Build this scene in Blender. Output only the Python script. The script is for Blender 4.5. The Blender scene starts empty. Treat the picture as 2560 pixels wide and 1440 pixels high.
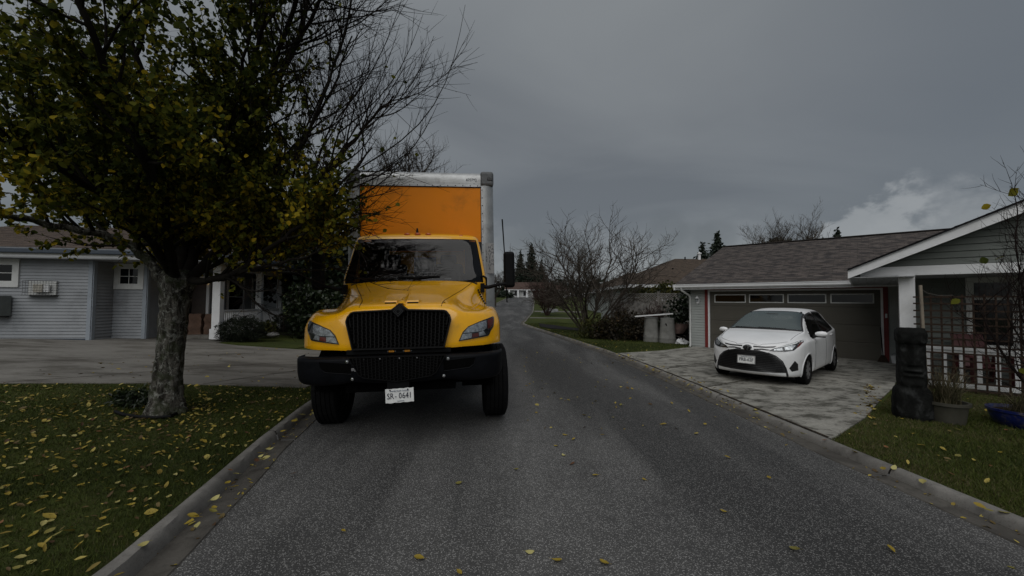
import bpy, bmesh, math, random
import numpy as np
from mathutils import Vector, Matrix
from mathutils.bvhtree import BVHTree
from mathutils.geometry import delaunay_2d_cdt, tessellate_polygon
R = math.radians
S = bpy.context.scene
COL = S.collection
rng = random.Random(7)
NR = np.random.RandomState(11)

# ------------------------------------------------------------------ camera
PITCH, ROLL, EYE = R(2.1), R(0.5), 1.65
cam = bpy.data.cameras.new('camera')
cam.sensor_width = 36.0
cam.lens = 36.0 * 1000 / 2560
cam.clip_start = 0.05
cam.clip_end = 3000
camo = bpy.data.objects.new('camera', cam)
COL.objects.link(camo)
_up = Vector((0, -math.sin(PITCH), math.cos(PITCH)))
_fw = Vector((0, math.cos(PITCH), math.sin(PITCH)))
_x = Vector((math.cos(ROLL), 0, 0)) + _up * math.sin(ROLL)
_y = Vector((-math.sin(ROLL), 0, 0)) + _up * math.cos(ROLL)
_m = Matrix((_x, _y, -_fw)).transposed().to_4x4()
_m.translation = Vector((0, 0, EYE))
camo.matrix_world = _m
S.camera = camo

# ------------------------------------------------------------------ world
SUN_EL, SUN_AZ = 50.0, 192.0          # degrees; azimuth clockwise from +Y
S.view_settings.view_transform = 'Standard'
S.view_settings.look = 'None'
S.view_settings.exposure = 0.0
S.view_settings.gamma = 1.0
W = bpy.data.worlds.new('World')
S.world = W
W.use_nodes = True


class NT:
    """small wrapper to write node trees compactly"""
    def __init__(s, tree):
        s.t = tree
        s.n = tree.nodes
        s.l = tree.links

    def node(s, kind, **kw):
        nd = s.n.new(kind)
        for k, v in kw.items():
            setattr(nd, k, v)
        return nd

    def put(s, sock, v):
        if hasattr(v, 'is_linked') or isinstance(v, bpy.types.NodeSocket):
            s.l.new(v, sock)
        else:
            if isinstance(v, (tuple, list)) and len(v) == 3 and sock.type == 'RGBA':
                v = (*v, 1)
            sock.default_value = v

    def math(s, op, a, b=0.0, c=None, clamp=False):
        nd = s.node('ShaderNodeMath', operation=op, use_clamp=clamp)
        s.put(nd.inputs[0], a)
        s.put(nd.inputs[1], b)
        if c is not None:
            s.put(nd.inputs[2], c)
        return nd.outputs[0]

    def mix(s, f, a, b, mode='MIX'):
        nd = s.node('ShaderNodeMix', data_type='RGBA', blend_type=mode)
        s.put(nd.inputs[0], f)
        s.put(nd.inputs[6], a)
        s.put(nd.inputs[7], b)
        return nd.outputs[2]

    def noise(s, vec, scale, detail=4, rough=0.55, dist=0.0, dims='3D'):
        nd = s.node('ShaderNodeTexNoise', noise_dimensions=dims)
        if vec is not None:
            s.l.new(vec, nd.inputs['Vector'])
        nd.inputs['Scale'].default_value = scale
        nd.inputs['Detail'].default_value = detail
        nd.inputs['Roughness'].default_value = rough
        nd.inputs['Distortion'].default_value = dist
        return nd.outputs['Fac']

    def voronoi(s, vec, scale, out='Distance', feature='F1'):
        nd = s.node('ShaderNodeTexVoronoi', feature=feature)
        if vec is not None:
            s.l.new(vec, nd.inputs['Vector'])
        nd.inputs['Scale'].default_value = scale
        return nd.outputs[out]

    def ramp(s, f, a, b, lo=0.0, hi=1.0):
        nd = s.node('ShaderNodeMapRange')
        s.put(nd.inputs[0], f)
        nd.inputs[1].default_value = a
        nd.inputs[2].default_value = b
        nd.inputs[3].default_value = lo
        nd.inputs[4].default_value = hi
        return nd.outputs[0]

    def smooth(s, f, a, b):
        nd = s.node('ShaderNodeMapRange', interpolation_type='SMOOTHSTEP')
        s.put(nd.inputs[0], f)
        nd.inputs[1].default_value = a
        nd.inputs[2].default_value = b
        return nd.outputs[0]

    def mapping(s, vec, scale=(1, 1, 1), rot=(0, 0, 0), loc=(0, 0, 0)):
        nd = s.node('ShaderNodeMapping')
        s.l.new(vec, nd.inputs[0])
        nd.inputs['Scale'].default_value = scale
        nd.inputs['Rotation'].default_value = rot
        nd.inputs['Location'].default_value = loc
        return nd.outputs[0]


def build_world():
    t = NT(W.node_tree)
    t.n.clear()
    out = t.node('ShaderNodeOutputWorld')
    bg = t.node('ShaderNodeBackground')
    t.l.new(bg.outputs[0], out.inputs[0])
    sky = t.node('ShaderNodeTexSky', sky_type='NISHITA', sun_disc=False)
    sky.sun_elevation = R(SUN_EL)
    sky.sun_rotation = R(SUN_AZ)
    tc = t.node('ShaderNodeTexCoord').outputs['Generated']
    sep = t.node('ShaderNodeSeparateXYZ')
    t.l.new(tc, sep.inputs[0])
    x, y, z = sep.outputs
    # flat cloud deck: project the direction on a plane overhead
    zz = t.math('ADD', t.math('MAXIMUM', z, 0.0), 0.16)
    cmb = t.node('ShaderNodeCombineXYZ')
    t.put(cmb.inputs[0], t.math('DIVIDE', x, zz))
    t.put(cmb.inputs[1], t.math('DIVIDE', y, zz))
    deck = cmb.outputs[0]
    n1 = t.noise(t.mapping(deck, (0.55, 0.8, 1), (0, 0, 0.5), (3.1, 1.7, 0)), 1.0, 5, 0.5, 0.6)
    n2 = t.noise(t.mapping(deck, (0.22, 0.30, 1), (0, 0, 0.7), (0.4, 7.7, 0)), 1.0, 3, 0.5)
    den = t.ramp(t.math('ADD', t.math('MULTIPLY', n1, 0.5), t.math('MULTIPLY', n2, 0.5)), 0.36, 0.64)
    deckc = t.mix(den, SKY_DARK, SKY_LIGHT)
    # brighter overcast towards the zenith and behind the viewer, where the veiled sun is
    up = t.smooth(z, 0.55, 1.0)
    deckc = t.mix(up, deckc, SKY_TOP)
    # bank of bluish low cloud in the east (right of the street)
    azr = t.math('DIVIDE', x, t.math('MAXIMUM', y, 0.05))
    blu = t.math('MULTIPLY', t.smooth(azr, 0.35, 1.3), 0.6)
    deckc = t.mix(blu, deckc, SKY_BLUE)
    # cumulus heads near the horizon
    elv = t.math('DIVIDE', z, t.math('MAXIMUM', t.math('SQRT', t.math('ADD', t.math('MULTIPLY', x, x), t.math('MULTIPLY', y, y))), 0.05))
    nc = t.noise(t.mapping(tc, (1, 1, 1.5)), 11.0, 6, 0.55, 0.15)
    ncs = t.noise(t.mapping(tc, (1, 1, 1.2)), 34.0, 4, 0.55)

    def puff(a0, e0, ra, re, col, fac, prev, sharp=0.12):
        da = t.math('DIVIDE', t.math('SUBTRACT', azr, a0), ra)
        de = t.math('DIVIDE', t.math('SUBTRACT', elv, e0), re)
        rr = t.math('SQRT', t.math('ADD', t.math('MULTIPLY', da, da), t.math('MULTIPLY', de, de)))
        rr = t.math('SUBTRACT', rr, t.math('MULTIPLY', t.math('SUBTRACT', nc, 0.5), 2.1))
        rr = t.math('SUBTRACT', rr, t.math('MULTIPLY', t.math('SUBTRACT', ncs, 0.5), 0.35))
        m = t.math('SUBTRACT', 1.0, t.smooth(rr, 1.0 - sharp, 1.0 + sharp))
        return t.mix(t.math('MULTIPLY', m, fac), prev, col)
    c = deckc
    c = puff(0.25, 0.06, 0.55, 0.10, SKY_CUM, 0.45, c, 0.6)
    c = puff(0.90, 0.085, 0.25, 0.100, SKY_CUM, 0.75, c, 0.14)
    c = puff(1.10, 0.085, 0.22, 0.10, SKY_CUM, 0.55, c, 0.3)
    c = puff(0.385, 0.165, 0.05, 0.055, SKY_SHADE, 0.5, c, 0.3)
    c = puff(0.45, 0.12, 0.075, 0.06, SKY_SHADE, 0.5, c, 0.3)
    c = puff(0.51, 0.145, 0.05, 0.04, SKY_SHADE, 0.45, c, 0.3)
    c = puff(0.09, 0.135, 0.11, 0.055, SKY_SHADE, 0.55, c, 0.3)
    # clouds in front of a thin remnant of clear-sky light
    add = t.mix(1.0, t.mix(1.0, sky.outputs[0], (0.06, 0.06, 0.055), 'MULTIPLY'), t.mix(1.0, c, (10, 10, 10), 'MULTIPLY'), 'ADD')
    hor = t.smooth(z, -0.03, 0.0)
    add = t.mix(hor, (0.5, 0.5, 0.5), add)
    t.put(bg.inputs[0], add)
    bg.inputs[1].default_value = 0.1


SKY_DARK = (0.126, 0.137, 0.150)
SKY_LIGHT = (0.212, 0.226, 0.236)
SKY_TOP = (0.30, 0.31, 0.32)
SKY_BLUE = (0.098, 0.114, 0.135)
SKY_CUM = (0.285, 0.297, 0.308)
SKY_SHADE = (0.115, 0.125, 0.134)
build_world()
sun = bpy.data.lights.new('sun', 'SUN')
sun.energy = 1.7
sun.angle = R(80)
sun.color = (1.0, 0.98, 0.95)
suno = bpy.data.objects.new('sun', sun)
COL.objects.link(suno)
_sd = Vector((math.sin(R(SUN_AZ)) * math.cos(R(SUN_EL)), math.cos(R(SUN_AZ)) * math.cos(R(SUN_EL)), math.sin(R(SUN_EL))))
suno.rotation_euler = (-_sd).to_track_quat('-Z', 'Y').to_euler()
suno.location = (0, 0, 30)

# ------------------------------------------------------------------ helpers
def tag(o, label=None, cat=None, group=None, kind=None):
    if label: o['label'] = label
    if cat: o['category'] = cat
    if group: o['group'] = group
    if kind: o['kind'] = kind
    return o


def thing(name, label, cat, loc=(0, 0, 0), rz=0.0, group=None):
    o = bpy.data.objects.new(name, None)
    o.empty_display_size = 0.2
    COL.objects.link(o)
    o.location = loc
    o.rotation_euler = (0, 0, rz)
    return tag(o, label, cat, group)


def copy_tree(o, parent=None):
    c = o.copy()
    COL.objects.link(c)
    if parent:
        c.parent = parent
    for ch in o.children:
        copy_tree(ch, c)
    return c


def lerp(a, b, t):
    return a + (b - a) * t


class MB:
    def __init__(s):
        s.v, s.f, s.mi, s.uv, s.tint = [], [], [], None, None

    def add(s, vs, fs, mi=0):
        k = len(s.v)
        s.v.extend([tuple(p) for p in vs])
        for f in fs:
            s.f.append([i + k for i in f])
            s.mi.append(mi)
        return k

    def box(s, c, d, rz=0.0, mi=0, rx=0.0, ry=0.0):
        hx, hy, hz = d[0] / 2, d[1] / 2, d[2] / 2
        m = Matrix.Rotation(rz, 3, 'Z') @ Matrix.Rotation(ry, 3, 'Y') @ Matrix.Rotation(rx, 3, 'X')
        vs = []
        for z in (-hz, hz):
            for x, y in ((-hx, -hy), (hx, -hy), (hx, hy), (-hx, hy)):
                vs.append(Vector(c) + m @ Vector((x, y, z)))
        s.add(vs, [(3, 2, 1, 0), (4, 5, 6, 7), (0, 1, 5, 4), (1, 2, 6, 5), (2, 3, 7, 6), (3, 0, 4, 7)], mi)
        return s

    def bar(s, p0, p1, w, h, upv=(0, 0, 1), mi=0):
        """square bar from p0 to p1, w across, h along upv"""
        p0, p1 = Vector(p0), Vector(p1)
        d = (p1 - p0).normalized()
        a = d.cross(Vector(upv))
        if a.length < 1e-5:
            a = d.cross(Vector((1, 0, 0)))
        a.normalize()
        b = a.cross(d).normalized()
        vs = []
        for p in (p0, p1):
            for i, j in ((-1, -1), (1, -1), (1, 1), (-1, 1)):
                vs.append(p + a * (i * w / 2) + b * (j * h / 2))
        s.add(vs, [(0, 1, 2, 3), (7, 6, 5, 4), (0, 4, 5, 1), (1, 5, 6, 2), (2, 6, 7, 3), (3, 7, 4, 0)], mi)
        return s

    def tube(s, pts, rad, n=8, cap=True, mi=0):
        pts = [Vector(p) for p in pts]
        if not hasattr(rad, '__len__'):
            rad = [rad] * len(pts)
        k0 = len(s.v)
        prev = None
        for i, p in enumerate(pts):
            d = (pts[min(i + 1, len(pts) - 1)] - pts[max(i - 1, 0)])
            if d.length < 1e-9:
                d = Vector((0, 0, 1))
            d.normalize()
            if prev is None:
                a = d.orthogonal().normalized()
            else:
                a = prev - d * prev.dot(d)
                if a.length < 1e-5:
                    a = d.orthogonal()
                a.normalize()
            prev = a
            b = d.cross(a)
            for j in range(n):
                t = 2 * math.pi * j / n
                s.v.append(tuple(p + (a * math.cos(t) + b * math.sin(t)) * rad[i]))
        for i in range(len(pts) - 1):
            for j in range(n):
                q = (j + 1) % n
                s.f.append([k0 + i * n + j, k0 + i * n + q, k0 + (i + 1) * n + q, k0 + (i + 1) * n + j])
                s.mi.append(mi)
        if cap:
            s.f.append([k0 + j for j in range(n)][::-1]); s.mi.append(mi)
            e = k0 + (len(pts) - 1) * n
            s.f.append([e + j for j in range(n)]); s.mi.append(mi)
        return s

    def prism(s, poly, vec, mi=0):
        """closed prism: planar 3-D polygon swept along vec"""
        n = len(poly)
        vec = Vector(vec)
        p = [Vector(q) for q in poly]
        vs = p + [q + vec for q in p]
        fs = [list(range(n))[::-1], list(range(n, 2 * n))]
        for i in range(n):
            j = (i + 1) % n
            fs.append([i, j, n + j, n + i])
        s.add(vs, fs, mi)
        return s

    def lathe(s, prof, n=24, c=(0, 0, 0), axis='Z', mi=0, a0=0.0):
        """profile [(r, h)] turned about an axis through c"""
        k0 = len(s.v)
        c = Vector(c)
        for r, h in prof:
            for j in range(n):
                t = a0 + 2 * math.pi * j / n
                q = {'Z': (r * math.cos(t), r * math.sin(t), h), 'X': (h, r * math.cos(t), r * math.sin(t)),
                     'Y': (r * math.cos(t), h, r * math.sin(t))}[axis]
                s.v.append(tuple(c + Vector(q)))
        for i in range(len(prof) - 1):
            for j in range(n):
                q = (j + 1) % n
                s.f.append([k0 + i * n + j, k0 + i * n + q, k0 + (i + 1) * n + q, k0 + (i + 1) * n + j])
                s.mi.append(mi)
        s.f.append([k0 + j for j in range(n)][::-1]); s.mi.append(mi)
        e = k0 + (len(prof) - 1) * n
        s.f.append([e + j for j in range(n)]); s.mi.append(mi)
        return s

    def grid(s, rows, mi=0, close=False, keep=None):
        m, n = len(rows), len(rows[0])
        k0 = len(s.v)
        for r in rows:
            s.v.extend([tuple(p) for p in r])
        for i in range(m - 1):
            for j in range(n if close else n - 1):
                q = (j + 1) % n
                if keep and not keep(i, j):
                    continue
                s.f.append([k0 + i * n + j, k0 + i * n + q, k0 + (i + 1) * n + q, k0 + (i + 1) * n + j])
                s.mi.append(mi)
        return s

    def mesh(s, name, fix=True):
        me = bpy.data.meshes.new(name)
        me.from_pydata(s.v, [], s.f)
        if fix:
            bm = bmesh.new()
            bm.from_mesh(me)
            bmesh.ops.recalc_face_normals(bm, faces=bm.faces)
            bm.to_mesh(me)
            bm.free()
        return me

    def build(s, name, mats, parent=None, smooth=None, bevel=0.0, fix=True, seg=2):
        me = s.mesh(name, fix)
        if not isinstance(mats, (list, tuple)):
            mats = [mats]
        for m in mats:
            me.materials.append(m)
        if len(mats) > 1:
            me.polygons.foreach_set('material_index', s.mi)
        if s.uv is not None:
            ul = me.uv_layers.new(name='UVMap')
            li = np.empty(len(me.loops), dtype=np.int32)
            me.loops.foreach_get('vertex_index', li)
            ul.data.foreach_set('uv', np.asarray(s.uv, dtype=np.float32)[li].ravel())
        if smooth is not None:
            me.polygons.foreach_set('use_smooth', [True] * len(me.polygons))
            if smooth < 179:
                me.set_sharp_from_angle(angle=R(smooth))
        o = bpy.data.objects.new(name, me)
        COL.objects.link(o)
        if parent:
            o.parent = parent
        if bevel:
            b = o.modifiers.new('bevel', 'BEVEL')
            b.width = bevel
            b.segments = seg
            b.limit_method = 'ANGLE'
            b.angle_limit = R(35)
            b.harden_normals = False
        return o


def tri_mesh(name, V, F, mat, tint=None, parent=None, smooth=False):
    """fast path for big triangle soups; tint = one colour factor per vertex"""
    me = bpy.data.meshes.new(name)
    V = np.asarray(V, dtype=np.float32)
    F = np.asarray(F, dtype=np.int32)
    me.vertices.add(len(V))
    me.vertices.foreach_set('co', V.ravel())
    k = F.shape[1]
    me.loops.add(F.size)
    me.loops.foreach_set('vertex_index', F.ravel())
    me.polygons.add(len(F))
    me.polygons.foreach_set('loop_start', np.arange(0, F.size, k, dtype=np.int32))
    me.update(calc_edges=True)
    if smooth:
        me.polygons.foreach_set('use_smooth', [True] * len(F))
    if tint is not None:
        a = me.attributes.new('tint', 'FLOAT', 'POINT')
        a.data.foreach_set('value', np.asarray(tint, dtype=np.float32))
    me.materials.append(mat)
    me.validate()
    o = bpy.data.objects.new(name, me)
    COL.objects.link(o)
    if parent:
        o.parent = parent
    return o


def conform(poly, bvh, back=0.02, off=0.004, axis='Y', res=0.04, sgn=1, far=3.0):
    """patch of a body surface: outline poly (a, b) in the plane seen along axis, laid on the body and given depth"""
    poly = [Vector(p) for p in poly]
    xs = [p.x for p in poly]; ys = [p.y for p in poly]
    # resample the outline
    out = []
    n = len(poly)
    for i in range(n):
        a, b = poly[i], poly[(i + 1) % n]
        m = max(1, int((b - a).length / res))
        for k in range(m):
            out.append(a.lerp(b, k / m))
    n = len(out)
    pts = list(out)

    def inside(q):
        c = False
        for i in range(n):
            a, b = out[i], out[i - 1]
            if (a.y > q.y) != (b.y > q.y) and q.x < (b.x - a.x) * (q.y - a.y) / (b.y - a.y) + a.x:
                c = not c
        return c
    nx = int((max(xs) - min(xs)) / res); ny = int((max(ys) - min(ys)) / res)
    for i in range(1, nx + 1):
        for j in range(1, ny + 1):
            q = Vector((min(xs) + i * res, min(ys) + j * res))
            if inside(q) and min((q - o).length for o in out) > res * 0.4:
                pts.append(q)
    r = delaunay_2d_cdt(pts, [], [list(range(n))], 1, 1e-6)
    vs, fs = r[0], r[2]
    front, bk = [], []
    for q in vs:
        if axis == 'Y':
            o_, d_ = Vector((q.x, -far, q.y)), Vector((0, 1, 0))
        else:
            o_, d_ = Vector((sgn * far, q.x, q.y)), Vector((-sgn, 0, 0))
        h = bvh.ray_cast(o_, d_)
        if h[0] is None:
            h = bvh.find_nearest(o_ + d_ * far)
            p = h[0]
            p = Vector((q.x, p.y, q.y)) if axis == 'Y' else Vector((p.x, q.x, q.y))
        else:
            p = h[0]
        front.append(p - d_ * off)
        bk.append(p + d_ * back)
    m = MB()
    k = len(front)
    m.v = [tuple(p) for p in front + bk]
    for f in fs:
        m.f.append(list(f)); m.mi.append(0)
    # skirt along boundary edges
    cnt = {}
    for f in fs:
        for i in range(len(f)):
            e = (f[i], f[(i + 1) % len(f)])
            cnt[tuple(sorted(e))] = cnt.get(tuple(sorted(e)), []) + [e]
    for e in cnt.values():
        if len(e) == 1:
            a, b = e[0]
            m.f.append([b, a, k + a, k + b]); m.mi.append(0)
    return m


def arc(cx, cy, r, a0, a1, n):
    return [(cx + r * math.cos(R(lerp(a0, a1, i / n))), cy + r * math.sin(R(lerp(a0, a1, i / n)))) for i in range(n + 1)]


def cr(xs, ys, x):
    """smooth (monotone-ish Catmull-Rom) interpolation of one curve"""
    xs = list(xs)
    if x <= xs[0]: return ys[0]
    if x >= xs[-1]: return ys[-1]
    i = max(k for k in range(len(xs)) if xs[k] <= x)
    i = min(i, len(xs) - 2)
    h = xs[i + 1] - xs[i]
    t = (x - xs[i]) / h
    def slope(k):
        if k == 0: return (ys[1] - ys[0]) / (xs[1] - xs[0])
        if k == len(xs) - 1: return (ys[-1] - ys[-2]) / (xs[-1] - xs[-2])
        a = (ys[k] - ys[k - 1]) / (xs[k] - xs[k - 1]); b = (ys[k + 1] - ys[k]) / (xs[k + 1] - xs[k])
        return 0.0 if a * b <= 0 else 2 * a * b / (a + b)
    m0, m1 = slope(i) * h, slope(i + 1) * h
    return (2*t**3 - 3*t*t + 1) * ys[i] + (t**3 - 2*t*t + t) * m0 + (-2*t**3 + 3*t*t) * ys[i + 1] + (t**3 - t*t) * m1


def crp(cols, x, xs):
    return [cr(xs, c, x) for c in cols]


# ------------------------------------------------------------------ materials
def newmat(name):
    m = bpy.data.materials.new(name)
    m.use_nodes = True
    t = NT(m.node_tree)
    bs = t.n['Principled BSDF']
    return m, t, bs


def obj_coord(t):
    return t.node('ShaderNodeTexCoord').outputs['Object']


def bump(t, bs, h, strength=0.3, dist=0.01):
    b = t.node('ShaderNodeBump')
    b.inputs['Strength'].default_value = strength
    b.inputs['Distance'].default_value = dist
    t.put(b.inputs['Height'], h)
    t.l.new(b.outputs[0], bs.inputs['Normal'])


def plain(name, col, rough=0.6, metal=0.0, var=0.15, scale=6.0, coat=0.0, bumpy=0.0, bscale=60.0, spec=0.5, dirt=None, dirt_amt=0.3, dirt_scale=3.0):
    """solid paint / plastic / wood tone with gentle procedural variation"""
    m, t, bs = newmat(name)
    co = obj_coord(t)
    n = t.noise(co, scale, 5, 0.6)
    k = t.ramp(n, 0.3, 0.7, 1 - var, 1 + var)
    c = t.mix(1.0, col, t.math('MULTIPLY', k, 1.0), 'MULTIPLY')
    if dirt:
        d = t.smooth(t.noise(co, dirt_scale, 6, 0.65, 0.4), 0.5, 0.72)
        c = t.mix(t.math('MULTIPLY', d, dirt_amt), c, dirt)
    t.put(bs.inputs['Base Color'], c)
    rr = t.ramp(t.noise(co, scale * 2.3, 3), 0.3, 0.7, rough * 0.88, min(1, rough * 1.12))
    t.put(bs.inputs['Roughness'], rr)
    bs.inputs['Metallic'].default_value = metal
    bs.inputs['Coat Weight'].default_value = coat
    bs.inputs['Coat Roughness'].default_value = 0.06
    bs.inputs['Specular IOR Level'].default_value = spec
    if bumpy:
        bump(t, bs, t.noise(co, bscale, 4), bumpy, 0.01)
    return m


def glass(name, col=(0.02, 0.025, 0.03), trans=0.0, rough=0.03, ior=1.40, gtint=(1, 1, 1)):
    m, t, bs = newmat(name)
    bs.inputs['Base Color'].default_value = (*col, 1)
    bs.inputs['Roughness'].default_value = rough
    bs.inputs['IOR'].default_value = 1.5
    if trans:
        # thin pane: part see-through, part mirror by Fresnel
        tr = t.node('ShaderNodeBsdfTransparent')
        tr.inputs[0].default_value = (trans, trans * 1.02, trans * 1.03, 1)
        gl = t.node('ShaderNodeBsdfGlossy')
        gl.inputs['Roughness'].default_value = rough
        gl.inputs[0].default_value = (*gtint, 1)
        fr = t.node('ShaderNodeFresnel')
        fr.inputs[0].default_value = ior
        f2 = t.math('ADD', fr.outputs[0], 0.0, clamp=True)
        mx = t.node('ShaderNodeMixShader')
        t.put(mx.inputs[0], f2)
        t.l.new(tr.outputs[0], mx.inputs[1])
        t.l.new(gl.outputs[0], mx.inputs[2])
        t.l.new(mx.outputs[0], t.n['Material Output'].inputs[0])
    return m


def leafmat(name, stops, rough=0.55, trans=0.25):
    """leaf tissue: colour per leaf from its 'tint' (0..1) through stops"""
    m, t, bs = newmat(name)
    at = t.node('ShaderNodeAttribute', attribute_name='tint')
    rp = t.node('ShaderNodeValToRGB')
    el = rp.color_ramp.elements
    while len(el) < len(stops):
        el.new(0.5)
    for e, (p, c) in zip(el, stops):
        e.position = p
        e.color = (*c, 1)
    t.l.new(at.outputs['Fac'], rp.inputs[0])
    t.put(bs.inputs['Base Color'], rp.outputs[0])
    bs.inputs['Roughness'].default_value = rough
    bs.inputs['Specular IOR Level'].default_value = 0.3
    if trans:
        tl = t.node('ShaderNodeBsdfTranslucent')
        t.put(tl.inputs[0], rp.outputs[0])
        mx = t.node('ShaderNodeMixShader')
        mx.inputs[0].default_value = trans
        t.l.new(bs.outputs[0], mx.inputs[1])
        t.l.new(tl.outputs[0], mx.inputs[2])
        t.l.new(mx.outputs[0], t.n['Material Output'].inputs[0])
    return m


_fonts = {}
def text_mb(txt, size, extrude=0.002, space=1.0):
    """mesh of a line of lettering in the x-y plane, centred"""
    cu = bpy.data.curves.new('lettering', 'FONT')
    cu.body = txt
    cu.size = size
    cu.extrude = extrude
    cu.align_x = 'CENTER'
    cu.align_y = 'CENTER'
    cu.resolution_u = 2
    cu.space_character = space
    o = bpy.data.objects.new('lettering', cu)
    COL.objects.link(o)
    dg = bpy.context.evaluated_depsgraph_get()
    me = bpy.data.meshes.new_from_object(o.evaluated_get(dg))
    m = MB()
    m.v = [tuple(v.co) for v in me.vertices]
    m.f = [list(p.vertices) for p in me.polygons]
    m.mi = [0] * len(m.f)
    bpy.data.objects.remove(o)
    bpy.data.curves.remove(cu)
    bpy.data.meshes.remove(me)
    return m


def xform(m, mat):
    m.v = [tuple(mat @ Vector(p)) for p in m.v]
    return m


def join(*ms):
    o = MB()
    for m in ms:
        k = len(o.v)
        o.v += m.v
        o.f += [[i + k for i in f] for f in m.f]
        o.mi += m.mi
    return o
# ------------------------------------------------------------------ ground, road, kerbs
LX = [(-30, -1.2), (-4, -1.45), (0, -1.75), (2.4, -2.03), (3.5, -2.27), (4.5, -2.5), (5.8, -2.74), (8, -3.05), (11, -3.35), (18, -4.1), (24, -4.5),
      (31, -4.7), (40, -4.4), (50, -3.8), (62, -3.2), (75, -2.5), (95, -1.6), (115, -0.6), (160, 2.5), (400, 40)]
RX = [(-30, 3.9), (-4, 3.7), (0, 3.6), (2.8, 3.53), (4.45, 3.44), (8, 3.31), (11, 3.15), (13.7, 2.92), (18, 2.35), (24, 1.5), (28, 0.9), (30.3, 0.62),
      (31.2, 0.65), (33, 0.85), (40, 1.5), (47, 2.2), (60, 3.0), (82, 4.3), (100, 5.2), (120, 6.5), (160, 11), (400, 48)]


def pl(T, y):
    if y <= T[0][0]: return T[0][1]
    for (a, p), (b, q) in zip(T, T[1:]):
        if y <= b:
            return lerp(p, q, (y - a) / (b - a))
    return T[-1][1]


def xl(y): return pl(LX, y)
def xr(y): return pl(RX, y)
ZR = [(-30, 0), (27, 0), (31, 0.03), (40, 0.28), (60, 0.92), (82, 1.8), (100, 2.5), (120, 3.3), (160, 4.2), (400, 5.5)]
def zr(y): return pl(ZR, y)


KW = 0.32       # gutter pan + kerb
DL = [0.32, 0.7, 1.1, 1.6, 2.2, 3, 4, 5, 6.5, 8, 10, 12, 15, 20, 30, 50, 90, 200, 500]
def zlat_l(d): return 0.105 + 0.03 * min(d, 11) + 0.02 * max(0, min(d, 60) - 11) * 0.3
def zlat_r(d): return 0.075 - 0.0095 * min(d, 9)


def terrain(x, y):
    a, b = xl(y), xr(y)
    if x < a:
        return zr(y) + zlat_l(a - x)
    if x > b:
        return zr(y) + zlat_r(x - b)
    return zr(y)


YS = sorted(set([-30, -20, -12, -8, -6] + [y for y, _ in LX] + [y for y, _ in RX] + [y for y, _ in ZR] +
               [i * 0.5 for i in range(-8, 32)] + list(range(16, 60, 2)) + list(range(60, 130, 5)) + [140, 180, 220, 280, 340]))


def strip(m, fa, fb, ys, za, zb):
    m.grid([[(fa(y), y, zr(y) + za), (fb(y), y, zr(y) + zb)] for y in ys])


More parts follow.
